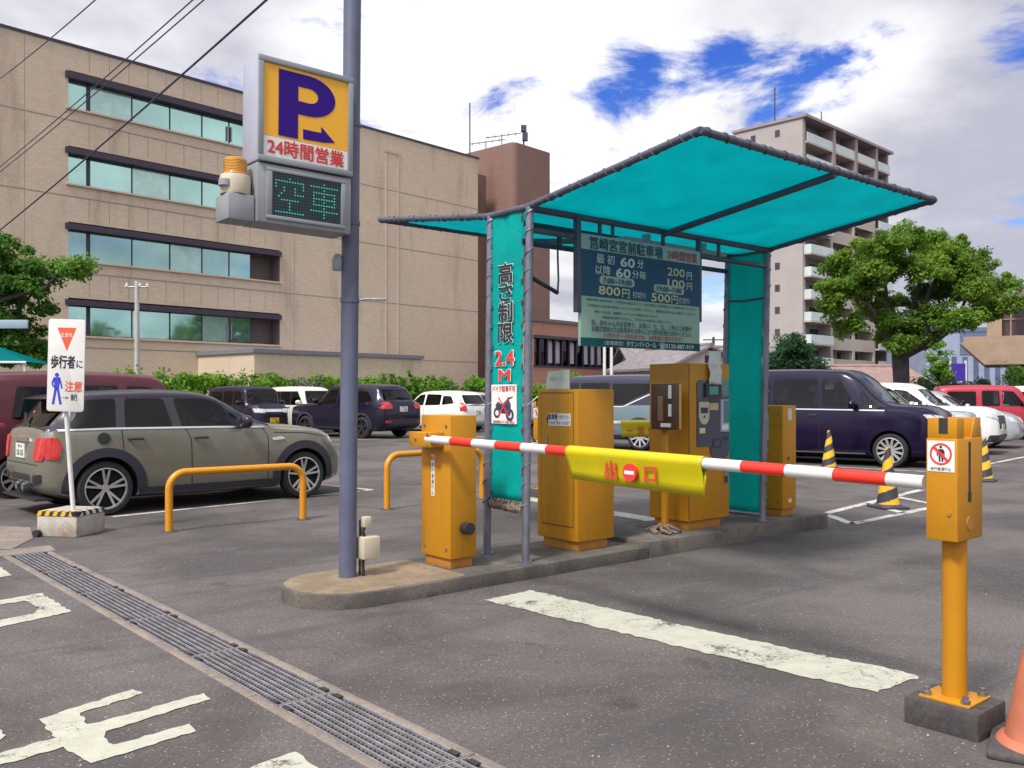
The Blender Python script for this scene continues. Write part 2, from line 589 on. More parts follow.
    def build(self, name, mats, parent=None, smooth=True, ang=35, bevel=0.0, bseg=2, fixn=True, sub=0):
        me = bpy.data.meshes.new(name)
        me.from_pydata(self.v, [], self.f)
        if not isinstance(mats, (list, tuple)):
            mats = [mats]
        for m in mats:
            me.materials.append(m)
        me.polygons.foreach_set('material_index', self.mi)
        bm = bmesh.new()
        bm.from_mesh(me)
        if fixn:
            bmesh.ops.recalc_face_normals(bm, faces=bm.faces)
        if bevel > 0:
            es = [e for e in bm.edges if len(e.link_faces) == 2 and e.calc_face_angle(0) > R(40)]
            bmesh.ops.bevel(bm, geom=es, offset=bevel, segments=bseg, affect='EDGES', profile=0.5, clamp_overlap=True)
        bm.to_mesh(me)
        bm.free()
        if smooth:
            me.polygons.foreach_set('use_smooth', [True] * len(me.polygons))
            me.set_sharp_from_angle(angle=R(ang))
        o = bpy.data.objects.new(name, me)
        C.objects.link(o)
        if parent is not None:
            o.parent = parent
        return o


ORG = {}


def thing(name, label, cat, loc=(0, 0, 0), rotz=0.0, group=None, tilt=None):
    o = bpy.data.objects.new(name, None)
    C.objects.link(o)
    o.location = loc
    o.rotation_euler = (0, 0, rotz) if tilt is None else (tilt[0], tilt[1], rotz)
    o.empty_display_size = 0.3
    return tag(o, label, cat, group)


def tag(o, label, cat, group=None):
    o['label'] = label
    o['category'] = cat
    if group:
        o['group'] = group
    return o


def lot_thing(name, label, cat, s, n, z=0.0, group=None):
    """a thing in the lot's axes; its parts are written in lot coordinates with MB((s, n, z))"""
    return thing(name, label, cat, L(s, n, z), TH, group)


def struct(o, kind='structure'):
    o['kind'] = kind
    return o


def relabel(o, label, group=None):
    o['label'] = label
    if group:
        o['group'] = group
    return o


def dup(root, loc, rotz):
    r = root.copy(); C.objects.link(r)
    r.location = loc
    r.rotation_euler = (root.rotation_euler[0], root.rotation_euler[1], rotz)
    for ch in list(root.children):
        c = ch.copy(); C.objects.link(c); c.parent = r
        for g in ch.children:
            d = g.copy(); C.objects.link(d); d.parent = c
    return r


X, Y, Z = Vector((1, 0, 0)), Vector((0, 1, 0)), Vector((0, 0, 1))

# ------------------------------------------------------------------ shared materials
M_asph = asphalt()
M_paint = road_paint('worn white road paint', (0.44, 0.44, 0.36), 0.56, 0.66)
M_paint2 = road_paint('worn stall line paint', (0.50, 0.50, 0.47), 0.54, 0.62)
M_kerb = concrete('kerb concrete', (0.085, 0.078, 0.074), (0.17, 0.148, 0.125), (0.055, 0.05, 0.05))
M_kerbdirt = concrete('sandy concrete', (0.20, 0.155, 0.105), (0.28, 0.215, 0.145), (0.12, 0.095, 0.07), 2.6)
M_drainc = concrete('drain concrete', (0.20, 0.17, 0.15), (0.27, 0.225, 0.19), (0.13, 0.11, 0.095), 2.5)
M_block = concrete('dark mortar block', (0.060, 0.054, 0.056), (0.095, 0.085, 0.082), (0.04, 0.036, 0.038), 4)
M_grate2 = mat('grating cross bar', (0.10, 0.095, 0.11), 0.7, 0.2, 0.25, 9)
M_grate = mat('galvanised grating', (0.34, 0.33, 0.35), 0.5, 0.5, 0.25, 9, dirt=(0.13, 0.10, 0.085), dirt_amt=0.5)
M_pit = mat('drain pit', (0.03, 0.028, 0.028), 0.95)
M_orange = mat('orange paint', (0.47, 0.205, 0.005), 0.5, 0, 0.05, 2.5, spec=0.4, streak=True, dirt=(0.30, 0.13, 0.02), dirt_amt=0.40, dirt_scale=2.4)
M_orange_b = mat('orange plinth paint', (0.40, 0.165, 0.02), 0.6, 0, 0.1, 6, dirt=(0.2, 0.11, 0.05), dirt_amt=0.6, dirt_scale=6)
M_rail = mat('orange rail paint', (0.60, 0.245, 0.008), 0.38, 0, 0.05, 3, dirt=(0.5, 0.24, 0.05), dirt_amt=0.3)
M_white = mat('white paint', (0.64, 0.64, 0.62), 0.45, 0, 0.06, 5, dirt=(0.5, 0.47, 0.42), dirt_amt=0.35)
M_red = mat('red paint', (0.75, 0.03, 0.015), 0.4, 0, 0.05, 5)
M_black = mat('black rubber', (0.018, 0.018, 0.020), 0.7, 0, 0.15, 8)
M_blackp = mat('black plastic', (0.022, 0.022, 0.026), 0.45, 0, 0.1, 8)
M_ink = mat('black ink', (0.016, 0.016, 0.03), 0.6, 0, 0)
M_inkred = mat('red ink', (0.62, 0.035, 0.03), 0.6, 0, 0)
M_pole = mat('grey blue pole paint', (0.095, 0.105, 0.165), 0.5, 0.0, 0.14, 3, dirt=(0.10, 0.11, 0.15), dirt_amt=0.5, dirt_scale=5)
M_pipe = mat('galvanised pipe', (0.20, 0.21, 0.27), 0.45, 0.55, 0.2, 6, dirt=(0.16, 0.15, 0.15), dirt_amt=0.4, dirt_scale=9)
M_beam = mat('dark steel beam', (0.085, 0.095, 0.135), 0.5, 0.3, 0.15, 6)
M_rope = mat('lashing rope', (0.10, 0.10, 0.13), 0.9, 0, 0.3, 30)
M_ropeb = mat('old brown rope', (0.20, 0.155, 0.12), 0.95, 0, 0.35, 25, bump=0.6, bscale=60)
M_teal = fabric('teal canopy sheet', (0.008, 0.48, 0.51), 0.80)
M_tealb = fabric('teal banner sheet', (0.005, 0.64, 0.60), 0.62)
M_grey = mat('grey sign casing', (0.25, 0.27, 0.29), 0.42, 0.1, 0.08, 4, dirt=(0.2, 0.21, 0.22), dirt_amt=0.3)
M_ltgrey = mat('pale grey casing', (0.37, 0.39, 0.48), 0.42, 0.1, 0.06, 4, dirt=(0.35, 0.35, 0.38), dirt_amt=0.3)
M_beige = mat('beige plastic', (0.50, 0.45, 0.34), 0.45, 0, 0.06, 6, dirt=(0.3, 0.25, 0.17), dirt_amt=0.3)
M_steel = mat('steel bolt', (0.30, 0.29, 0.30), 0.35, 0.8, 0.2, 20)
M_yellow = mat('yellow vinyl', (0.52, 0.44, 0.0), 0.42, 0, 0.05, 4, bump=0.05, bscale=6)
M_paper = mat('old paper', (0.56, 0.55, 0.49), 0.8, 0, 0.08, 8)
M_plate = mat('white sticker', (0.72, 0.72, 0.70), 0.5, 0, 0.05, 8)
M_conc_w = mat('weathered white concrete', (0.40, 0.37, 0.32), 0.85, 0, 0.15, 5, bump=0.3, dirt=(0.22, 0.10, 0.05), dirt_amt=0.85, dirt_scale=3)
M_coneblk = mat('cone black', (0.035, 0.035, 0.05), 0.55, 0, 0.15, 6)
M_coney = mat('cone yellow', (0.72, 0.40, 0.015), 0.55, 0, 0.1, 6, dirt=(0.4, 0.25, 0.08), dirt_amt=0.4)
M_coner = mat('cone orange red', (0.50, 0.16, 0.09), 0.55, 0, 0.12, 5, dirt=(0.5, 0.25, 0.16), dirt_amt=0.5)

# ================================================================== SETTING: ground, drain channel, markings
DT, DN = Vector((0.66, -0.751, 0)), Vector((0.751, 0.66, 0))     # along the drain / across it


def D(t, m, z=0.0):
    return DT * t + DN * m + Z * z


T0, T1 = -8.72, -1.68
bm = bmesh.new()
bmesh.ops.create_grid(bm, x_segments=1, y_segments=1, size=900)
for co, no in ((D(0, 1.82), DN), (D(0, 2.21), DN), (D(T0, 0), DT), (D(T1, 0), DT)):
    bmesh.ops.bisect_plane(bm, geom=bm.verts[:] + bm.edges[:] + bm.faces[:], plane_co=co, plane_no=no)
for f in list(bm.faces):
    c = f.calc_center_median()
    if T0 < c.dot(DT) < T1 and 1.82 < c.dot(DN) < 2.21:
        bm.faces.remove(f)
me = bpy.data.meshes.new('ground')
bm.to_mesh(me); bm.free()
me.materials.append(M_asph)
ground = bpy.data.objects.new('ground', me)
C.objects.link(ground)
struct(ground)

mb = MB()
for m0, m1 in ((1.82, 1.872), (2.158, 2.21)):
    t = T0
    while t < T1 - .01:
        t2 = min(t + 1.2, T1)
        mb.obox(D((t + t2) / 2, (m0 + m1) / 2, -0.1), DT * ((t2 - t) / 2 - .004), DN * ((m1 - m0) / 2), Z * 0.104)
        t = t2
o = mb.build('concrete_kerb', M_drainc, bevel=0.006); struct(o)
mb = MB()
mb.obox(D((T0 + T1) / 2, 2.015, -0.21), DT * ((T1 - T0) / 2), DN * 0.2, Z * 0.01)
mb.obox(D(T0 - 0.01, 2.015, -0.1), DT * 0.02, DN * 0.2, Z * 0.09)
o = mb.build('gutter_channel', M_pit); struct(o)
# concrete apron at the far end of the drain
mb = MB()
a0 = D(T0 - 0.32, 1.78, 0)
mb.plate([(0, 0), (0.32, 0), (0.32, 0.46), (0, 0.50)], a0, DT, DN, 0, 0.006)
o = mb.build('concrete_pavement', M_drainc); struct(o)
mb = MB()
mb.add([G(u, v, .005) for u, v in ((-40, 552), (12, 549), (33, 538), (30, 527), (-60, 524))], [(0, 1, 2, 3, 4)])
o = mb.build('concrete_pavement', M_drainc); struct(o)

# steel gratings, one panel per metre
mg = MB()
gl, gw = 0.985, 0.279
for i in range(9):
    y = -gw / 2 + gw * i / 8
    mg.box((-gl / 2, y - 0.0035, -0.03), (gl / 2, y + 0.0035, 0.0))
for i in range(34):
    x = -gl / 2 + gl * i / 33
    mg.box((x - 0.0025, -gw / 2, -0.028), (x + 0.0025, gw / 2, -0.007), 1)
for sx in (-1, 1):
    mg.box((sx * gl / 2 - 0.004, -gw / 2, -0.03), (sx * gl / 2 + 0.004, gw / 2, 0.001))
gt = [T0 + 0.5 + i * 1.0 for i in range(7)]
ords = ['', 'fifth', 'fourth', 'third', 'second', 'first']
g0 = None
mclip = MB()
for sx in (-1, 1):
    for sy in (-1, 1):
        mclip.box((sx * (gl / 2 - 0.055) - 0.028, sy * (gw / 2 - 0.012) - 0.012, -0.02), (sx * (gl / 2 - 0.055) + 0.028, sy * (gw / 2 - 0.012) + 0.014, 0.004))
for i, t in enumerate(gt):
    if g0 is None:
        g0 = thing('drain_grating', '', 'drain grating', D(t, 2.015, 0.004), math.atan2(DT.y, DT.x), 'steel gratings over the drain')
        mg.build('bar_grid', [M_grate, M_grate2], g0, smooth=False)
        mclip.build('fixing_clip', M_pit, g0, smooth=False)
        g = g0
    else:
        g = dup(g0, D(t, 2.015, 0.004), math.atan2(DT.y, DT.x))
    relabel(g, ('steel drain grating panel at the far end of the row by the pedestrian sign' if i == 0 else
                'cut off corner of a steel drain grating at the bottom edge of the photo' if i == 6 else
                '%s whole steel drain grating counted from the bottom edge of the photo' % ords[i]), 'steel gratings over the drain')


def marking(name, pts, m=M_paint, z=0.004, jit=0.009):
    """a painted patch on the ground; pts are seen points, edges slightly ragged"""
    P = [G(u, v, z) for u, v in pts]
    out = []
    for i, p in enumerate(P):
        q = P[(i + 1) % len(P)]
        n = max(1, min(90, int((q - p).length / 0.03)))
        d = (q - p); nn = Vector((-d.y, d.x, 0)).normalized() if d.length > 0 else X
        for k in range(n):
            j = (random.random() - 0.5) * 2 * jit if k else 0
            out.append(p + d * (k / n) + nn * j)
    mb = MB(); mb.poly(out)
    o = mb.build(name, m, smooth=False)
    bm = bmesh.new(); bm.from_mesh(o.data)
    bmesh.ops.triangulate(bm, faces=bm.faces, ngon_method='EAR_CLIP')
    for f in bm.faces:
        if f.normal.z < 0:
            f.normal_flip()
    bm.to_mesh(o.data); bm.free()
    return struct(o)


def stripe(name, a, b, wd, m=M_paint2, z=0.004):
    p, q = G(*a), G(*b)
    d = (q - p).normalized(); nn = Vector((-d.y, d.x, 0)) * wd / 2
    n = max(2, int((q - p).length / 0.12))
    l, r = [], []
    for i in range(n + 1):
        c = p + (q - p) * (i / n)
        l.append(c + nn * (1 + random.uniform(-.12, .12)) + Z * z); r.append(c - nn * (1 + random.uniform(-.12, .12)) + Z * z)
    mb = MB(); mb.add(l + r, [(n + 1 + i, n + 2 + i, i + 1, i) for i in range(n)])
    return struct(mb.build(name, m, smooth=False, fixn=False))


marking('road_marking', [(484, 600), (530, 590), (700, 629), (812, 653), (902, 671), (919, 677), (900, 684), (878, 692), (790, 673), (640, 637)], jit=.014)
marking('road_marking', [(39, 719), (133, 689), (143, 693), (80, 713), (87, 724), (100, 722), (204, 693), (211, 699), (170, 711),
                                   (106, 731), (104, 737), (114, 744.5), (189, 723.6), (196, 731), (91, 763), (63, 746.5), (-30, 774), (-30, 761), (56, 737.5)])
marking('road_marking', [(-40, 606), (0, 600), (41.5, 593), (71.4, 611.4), (0, 627), (-40, 634), (-40, 626), (0, 619.7), (33, 613.7), (40, 608), (25, 600.8), (0, 604.7), (-40, 611)])
marking('road_marking', [(-20, 566), (0, 566.6), (12.6, 575), (0, 578), (-20, 581)])
marking('road_marking', [(249, 768), (295.5, 751.5), (330, 775), (300, 800), (200, 800)])
marking('road_marking', [(-30, 735), (0, 729), (6, 735), (0, 740), (-30, 750)])
stripe('road_marking', (112, 517), (372, 490), 0.10)
stripe('road_marking', (372, 490), (318, 484.5), 0.10)
stripe('road_marking', (796, 465), (928, 471.8), 0.10)
stripe('road_marking', (989, 464), (1060, 450), 0.10)
stripe('road_marking', (514, 496), (655, 520.5), 0.26, M_paint)
stripe('road_marking', (725, 498.5), (775, 490), 0.10)
for a, b in (((824, 514), (852, 524)), ((852, 524), (935, 507)), ((824, 514), (921, 490)), ((868, 503.5), (902, 513)), ((897, 497), (932, 504))):
    stripe('road_marking', a, b, 0.11)
stripe('road_marking', (330, 440), (520, 436), 0.12)
stripe('road_marking', (240, 455), (300, 452), 0.12)

# ================================================================== TRAFFIC ISLAND
IS0, IS1, ISM, IN0, IN1 = 2.70, 8.72, 5.82, 5.12, 5.95


def rounded_end(s0, s1, n0, n1, r0, r1):
    pts = []
    for (cs, cn, r, a0) in ((s1 - r1, n1 - r1, r1, 0), (s0 + r0, n1 - r0, r0, 90), (s0 + r0, n0 + r0, r0, 180), (s1 - r1, n0 + r1, r1, 270)):
        if r < 1e-4:
            pts.append((cs, cn)); continue
        for k in range(13):
            a = R(a0 + 90 * k / 12)
            pts.append((cs + r * math.cos(a), cn + r * math.sin(a)))
    return pts


isl = lot_thing('traffic_island', 'long low concrete island carrying the sign pole, canopy and orange machines', 'traffic island', IS0, IN0)
mb = MB((IS0, IN0, 0))
mb.plate(rounded_end(IS0, ISM - .003, IN0, IN1, 0.41, 0.0), (0, 0, 0), X, Y, -0.05, 0.10)
mb.build('low_slab', M_kerb, isl, bevel=0.012)
mb = MB((IS0, IN0, 0))
mb.plate(rounded_end(ISM + .003, IS1, IN0, IN1, 0.0, 0.12), (0, 0, 0), X, Y, -0.05, 0.14)
mb.build('raised_slab', M_kerb, isl, bevel=0.012)
mb = MB((IS0, IN0, 0))
pts = rounded_end(IS0 + .02, 3.9, IN0 + .02, IN1 - .02, 0.39, 0.05)
mb.plate(pts, (0, 0, 0), X, Y, 0.099, 0.103)
mb.build('sandy_mortar_top', M_kerbdirt, isl)

# ================================================================== P SIGN ON ITS POLE
PS, PN = 3.215, 5.65
pole = lot_thing('parking_sign_pole', 'tall grey blue steel pole carrying the yellow and blue P sign box', 'sign pole', PS, PN, 0.10)
pole.rotation_euler = (0, R(0.55), TH)
O = (PS, PN, 0.10)
mb = MB(O)
mb.cyl((PS, PN, 0.10), (PS, PN, 5.2), 0.062, 0.062, 32)
mb.build('pole', M_pole, pole)
mb = MB(O)
for z in (2.60, 3.30, 2.05):
    mb.cyl((PS, PN, z), (PS, PN, z + 0.03), 0.068, 0.068, 32)
mb.build('pole_band', M_pole, pole)
# casing
SL, SR, SF, SB = 2.445, 3.135, 5.50, 5.745
mb = MB(O); mb.box((SL, SF, 2.905), (SR, SB, 3.585)); mb.build('sign_box', M_ltgrey, pole, bevel=0.012)
mb = MB(O); mb.box((SL, SF, 2.505), (SR, SB, 2.895)); led = mb.build('led_box', M_grey, pole, bevel=0.012)
M_signy = mat('sign face yellow', (0.80, 0.40, 0.018), 0.35, 0, 0.03, 2)
M_signb = mat('sign blue violet', (0.028, 0.003, 0.19), 0.6, 0, 0.03, 3, spec=.2)
mb = MB(O)
fx0, fx1, fz0, fz1 = SL + .035, SR - .035, 2.945, 3.55
zb = 3.075
mb.box((fx0, SF - .004, zb), (fx1, SF + .01, fz1)); mb.build('yellow_face', M_signy, pole)
mb = MB(O)
mb.box((fx0, SF - .0042, fz0), (fx1, SF + .01, zb - .002)); mb.build('white_face', M_plate, pole)
mb = MB(O)
for (a, b, c, d) in ((SL, SR, 3.55, 3.588), (SL, SR, 2.903, 2.943), (SL, SL + .034, 2.943, 3.55), (SR - .034, SR, 2.943, 3.55)):
    mb.box((a - .002, SF - .016, c), (b + .002, SF + .0, d))
mb.build('sign_frame', M_grey, pole, bevel=.004)
fw, fh = fx1 - fx0, fz1 - zb
mb = MB(O)
n = 14
outer = [(.17, .03), (.17, .95), (.52, .95)]
outer += [(.52 + .32 * math.cos(R(90 - 180 * k / n)), .665 + .285 * math.sin(R(90 - 180 * k / n))) for k in range(1, n)]
outer += [(.52, .38), (.395, .38), (.395, .03)]
hole = [(.395, .565), (.395, .77), (.53, .77)] + [(.53 + .10 * math.cos(R(90 - 180 * k / 8)), .6675 + .1025 * math.sin(R(90 - 180 * k / 8))) for k in range(1, 8)] + [(.53, .565)]
# the letter as quads between outline and counter: stem, top bar, bowl, bottom bar
stem = [(.17, .03), (.395, .03), (.395, .95), (.17, .95)]
bowl_o = [(.395, .95), (.52, .95)] + [(.52 + .32 * math.cos(R(90 - 180 * k / n)), .665 + .285 * math.sin(R(90 - 180 * k / n))) for k in range(1, n)] + [(.52, .38), (.395, .38)]
bowl_i = [(.395, .77), (.53, .77)] + [(.53 + .10 * math.cos(R(90 - 180 * k / n)), .6675 + .1025 * math.sin(R(90 - 180 * k / n))) for k in range(1, n)] + [(.53, .565), (.395, .565)]


def fp(p, d=.0065):
    return Vector((fx0 + p[0] * fw, SF - d, zb + p[1] * fh))


mb.poly([fp(p) for p in stem])
for i in range(len(bowl_o) - 1):
    mb.poly([fp(bowl_o[i]), fp(bowl_o[i + 1]), fp(bowl_i[i + 1]), fp(bowl_i[i])])
mb.poly([fp(p) for p in ((.455, .045), (.455, .185), (.67, .185), (.67, .275), (.84, .085), (.70, .055))])
mb.build('letter_p_and_arrow', M_signb, pole, fixn=False)
mb = MB(O)
mb.text('24時間営業', ((fx0 + fx1) / 2, SF - .0042, (fz0 + zb) / 2), X, Z, 0.105, fw * .90, .024)
mb.build('red_lettering', M_inkred, pole, fixn=False)
M_led0 = mat('led panel', (0.006, 0.016, 0.030), 0.25, 0, 0)
M_led1 = mat('lit green led', (0.02, 0.5, 0.3), 0.4, 0, 0, emit=(0.05, 1.0, 0.62, 0.12))
M_ledoff = mat('unlit led', (0.012, 0.05, 0.055), 0.4, 0, 0)
lx0, lx1, lz0, lz1 = SL + .10, SR - .085, 2.56, 2.845
mb = MB(O); mb.box((lx0, SF - .003, lz0), (lx1, SF + .01, lz1)); mb.build('led_panel', M_led0, led)
mb = MB(O)
for (a, b, c, d) in ((SL + .06, SR - .05, 2.845, 2.868), (SL + .06, SR - .05, 2.535, 2.56), (SL + .06, lx0, 2.56, 2.845), (lx1, SR - .05, 2.56, 2.845)):
    mb.box((a, SF - .013, c), (b, SF, d))
mb.build('led_surround', M_grey, led, bevel=.003)
KU = ['.....#.....', '###########', '#.........#', '#..#...#..#', '...#...#...', '..#....####', '.#.........', '..#######..', '.....#.....', '.....#.....', '.....#.....', '###########']
SHA = ['.....#.....', '###########', '.....#.....', '.#########.', '.#...#...#.', '.#########.', '.#...#...#.', '.#########.', '.....#.....', '###########', '.....#.....', '.....#.....']
on, on2, off = MB(O), MB(O), MB(O)
cols, rows = 26, 14
for i in range(cols):
    for j in range(rows):
        x = lx0 + (i + .5) / cols * (lx1 - lx0); z = lz1 - (j + .5) / rows * (lz1 - lz0)
        lit = False
        jj = j - 1
        if 0 <= jj < 12:
            if 1 <= i < 12: lit = KU[jj][i - 1] == '#'
            if 14 <= i < 25: lit = SHA[jj][i - 14] == '#'
        ((on if i < 13 else on2) if lit else off).plate([(-.0044, -.0044), (.0044, -.0044), (.0044, .0044), (-.0044, .0044)] if lit else [(-.004, -.004), (.004, -.004), (.004, .004), (-.004, .004)],
                                   (x, SF - .003, z), X, Z, 0, .002)
on.build('lit_led_character', M_led1, led, smooth=False); on2.build('lit_led_character', M_led1, led, smooth=False); off.build('unlit_led_dots', M_ledoff, led, smooth=False)
# grey junction box, speaker unit and amber beacon at the left end
mb = MB(O); mb.box((2.262, 5.52, 2.505), (2.44, 5.73, 2.675)); mb.build('junction_box', M_grey, pole, bevel=.008)
bx, by = 2.345, 5.61
BZ = -.07
BL = -.095
mb = MB(O)
mb.lathe([(0, 2.747), (.094, 2.747), (.098, 2.76), (.098, 2.85), (.092, 2.872), (0, 2.878)], (bx, by, BZ))
bea = mb.build('beacon_base', M_beige, pole)
mb = MB(O); mb.lathe([(.0, 2.80), (.04, 2.80), (.045, 2.79), (.045, 2.83), (.0, 2.83)], (bx - .075, by - .03, BZ), seg=16); mb.build('buzzer_horn', M_grey, bea)
M_amber = mat('amber lens', (0.58, 0.25, 0.008), 0.15, 0, 0.05, 20, spec=0.6, coat=0.5)
mb = MB(O)
prof = [(0, 2.905), (.074, 2.905)]
for k in range(9):
    prof += [(.074, 2.91 + k * .010), (.071, 2.915 + k * .010)]
prof += [(.072, 3.0), (.064, 3.008), (0, 3.01)]
mb.lathe(prof, (bx, by, BL), seg=24); mb.build('amber_lens', M_amber, bea)
mb = MB(O)
mb.lathe([(0, 2.27), (.034, 2.275), (.038, 2.30), (.038, 2.36), (.02, 2.39), (0, 2.39)], (PS - .085, PN + .03, 0), seg=18); mb.box((PS - .07, PN + .01, 2.31), (PS - .03, PN + .05, 2.35))
mb.build('photocell', M_grey, pole)
# two small weathered boxes at the foot and their conduit
mb = MB(O); mb.box((3.28, 5.54, .225), (3.42, 5.66, .385)); jb = mb.build('outlet_box', M_beige, pole, bevel=.012)
mb = MB(O); mb.box((3.30, 5.57, .45), (3.365, 5.63, .525)); mb.build('outlet_box', M_beige, pole, bevel=.008)
mb = MB(O)
mb.tube([(3.315, 5.60, .10), (3.31, 5.60, .2), (3.32, 5.60, .26)], .012, 8); mb.tube([(3.32, 5.6, .38), (3.305, 5.6, .42), (3.32, 5.6, .46)], .014, 8)
mb.tube([(3.303, 5.63, .1), (3.303, 5.63, .5)], .008, 8)
mb.build('conduit', M_black, pole)

# ================================================================== CANOPY
CF, CR, NR, NL, ZT, WL, RISE = 4.55, 7.73, 5.24, 5.72, 2.84, 1.66, 0.22
can = lot_thing('canopy', 'teal sheet canopy with two upturned wings lashed to a grey pipe frame', 'canopy', CF, NR, 0.10)
O = (CF, NR, 0.10)
LEAN = 0.05
legs = []
for (s, n, zb_) in ((CF, NR, .10), (CF, NL, .10), (CR, NR, .14), (CR, NL, .14)):
    mb = MB(O)
    dn = -LEAN if s == CF else 0.0
    s_ = s if s == CF else s - .095
    mb.tube([(s_, n - dn * 0.4, zb_), (s, n + dn * .6, ZT)], .031, 16)
    mb.cyl((s_, n - dn * .4, zb_), (s_, n - dn * .4, zb_ + .012), .05, .05, 16)
    legs.append(mb.build('leg', M_pipe, can))


def rope_wrap(mb, a, b, r, pitch=.085, rr=.0048, seg=9):
    a, b = Vector(a), Vector(b)
    d = (b - a); ln = d.length; d.normalize()
    e1 = d.cross(Z if abs(d.z) < .9 else X).normalized(); e2 = d.cross(e1)
    N = max(8, int(ln / pitch) * seg)
    pts = []
    for i in range(N + 1):
        t = i / N
        an = 2 * math.pi * t * ln / pitch + .35 * math.sin(t * 47)
        rad = r + .004 * math.sin(t * 91)
        pts.append(a + d * ln * t + (e1 * math.cos(an) + e2 * math.sin(an)) * rad)
    mb.tube(pts, rr, 5)


def wing(side):
    n0 = NR if side < 0 else NL
    n1 = n0 + side * WL
    a, b = Vector((CF, n0, ZT)), Vector((CR, n0, ZT))
    c, d = Vector((CR, n1, ZT + RISE)), Vector((CF, n1, ZT + RISE))
    mb = MB(O)
    for p, q, r in ((a, b, .034), (b, c, .026), (c, d, .026), (d, a, .026)):
        mb.tube([p, q], r, 12)
    mb.tube([(a + b) / 2 - Z * .03, (c + d) / 2 - Z * .03], .028, 12)
    mb.build('wing_frame', M_beam, can)
    mb = MB(O)
    rope_wrap(mb, a, d, .027); rope_wrap(mb, d, c, .027); rope_wrap(mb, b, c, .028, .16, .005)
    mb.build('lashing', M_rope, can)
    # the sheet, sagging a little between its edges
    nu, nv = 22, 14
    vs, fs = [], []
    for i in range(nu + 1):
        for j in range(nv + 1):
            u, v = i / nu, j / nv
            p = a * (1 - u) * (1 - v) + b * u * (1 - v) + c * u * v + d * (1 - u) * v
            sag = .016 * math.sin(math.pi * u * 2) ** 2 * math.sin(math.pi * v) + .002 * math.sin(u * 40 + v * 9)
            vs.append(p + Z * (.012 - sag))
    for i in range(nu):
        for j in range(nv):
            k = i * (nv + 1) + j
            fs.append((k, k + 1, k + nv + 2, k + nv + 1))
    mb = MB(O); mb.add(vs, fs)
    o = mb.build('canopy_sheet', M_teal, can, ang=60)
    o.modifiers.new('thickness', 'SOLIDIFY').thickness = 0.002


wing(-1); wing(1)
mb = MB(O)
mb.tube([(CF, NR, ZT), (CF, NL, ZT)], .028, 12); mb.tube([(CR, NR, ZT), (CR, NL, ZT)], .028, 12)
for n in (NR, NL):
    mb.tube([(CF, n, ZT - .17), (CR, n, ZT - .17)], .024, 12)
    for k in range(1, 4):
        s = CF + (CR - CF) * k / 4
        mb.tube([(s, n, ZT - .17), (s, n, ZT)], .018, 8)
mb.tube([((CF + CR) / 2, NR, ZT - .17), ((CF + CR) / 2, NL, ZT - .17)], .022, 10)
mb.build('truss_beam', M_beam, can)
mb = MB(O)
nu = 12
vs = [(CF + (CR - CF) * i / nu, NR + (NL - NR) * j / 4, ZT + .012 - .02 * math.sin(math.pi * j / 4)) for i in range(nu + 1) for j in range(5)]
mb.add(vs, [(i * 5 + j, i * 5 + j + 1, i * 5 + j + 6, i * 5 + j + 5) for i in range(nu) for j in range(4)])
o = mb.build('centre_sheet', M_teal, can, ang=60)
o.modifiers.new('thickness', 'SOLIDIFY').thickness = 0.002


def banner_sheet(name, s, n0, n1, z0, z1, fold, parent=None):
    """a hanging sheet lashed between two legs"""
    nu, nv = 12, 40
    vs, fs = [], []
    for j in range(nv + 1):
        z = z0 + (z1 - z0) * j / nv
        ease = .012 * math.sin(z * 21) * .5
        for i in range(nu + 1):
            t = i / nu
            n = n0 + (n1 - n0) * t
            edge = (abs(t - .5) * 2) ** 6
            nn = n + (ease if t > .5 else -ease) * edge
            ss = s - (.095 * (ZT - z) / 2.7 if s > 6 else 0) + fold * math.exp(-((t - .55) / .06) ** 2) * max(0, (z - 2.0)) + .004 * math.sin(t * 9 + z * 3)
            vs.append((ss, nn, z))
    for j in range(nv):
        for i in range(nu):
            k = j * (nu + 1) + i
            fs.append((k, k + 1, k + nu + 2, k + nu + 1))
    mb = MB(O); mb.add(vs, fs)
    o = mb.build(name, M_tealb, parent, ang=60)
    o.modifiers.new('thickness', 'SOLIDIFY').thickness = 0.003
    return o


FB = banner_sheet('height_limit_banner', CF - .005, NR + .045, NL - .045, .565, ZT + .01, .018, can)
FB['label'] = 'tall teal banner with black Japanese height limit lettering and 2.4 M in red'
RB = banner_sheet('plain_banner', CR - .005, NR + .03, NL - .02, .22, ZT + .01, .01, can)
mb = MB(O)
mb.tube([(CR - .028, NR + .03, 2.36), (CR - .03, NR + .25, 2.345), (CR - .028, NL - .03, 2.36)], .012, 8)
mb.build('hem_seam', M_beam, RB)
ML, MR_ = -Y, Z
mb, mw, mr, mrw = MB(O), MB(O), MB(O), MB(O)
nc = (NR + NL) / 2 - .0
for ch, z, h in (('高', 2.355, .150), ('さ', 2.205, .140), ('制', 2.045, .150), ('限', 1.885, .150)):
    mw.text(ch, (CF - .008, nc, z), -Y, Z, h * 1.08, h * 1.26, .042, d=.010)
    mb.text(ch, (CF - .008, nc, z), -Y, Z, h * 1.05, h * 1.20, .020, d=.0135)
for tx, z, h, wd in (('2.4', 1.690, .145, .235), ('M', 1.552, .118, .145)):
    mrw.text(tx, (CF - .008, nc + .012, z), -Y, Z, h * 1.05, wd * 1.08, .05, d=.010)
    mr.text(tx, (CF - .008, nc + .012, z), -Y, Z, h, wd, .026, d=.0135)
mw.build('letter_outline', M_plate, FB, fixn=False); mb.build('black_lettering', M_ink, FB, fixn=False)
mrw.build('letter_outline', M_plate, FB, fixn=False); mr.build('red_lettering', M_inkred, FB, fixn=False)
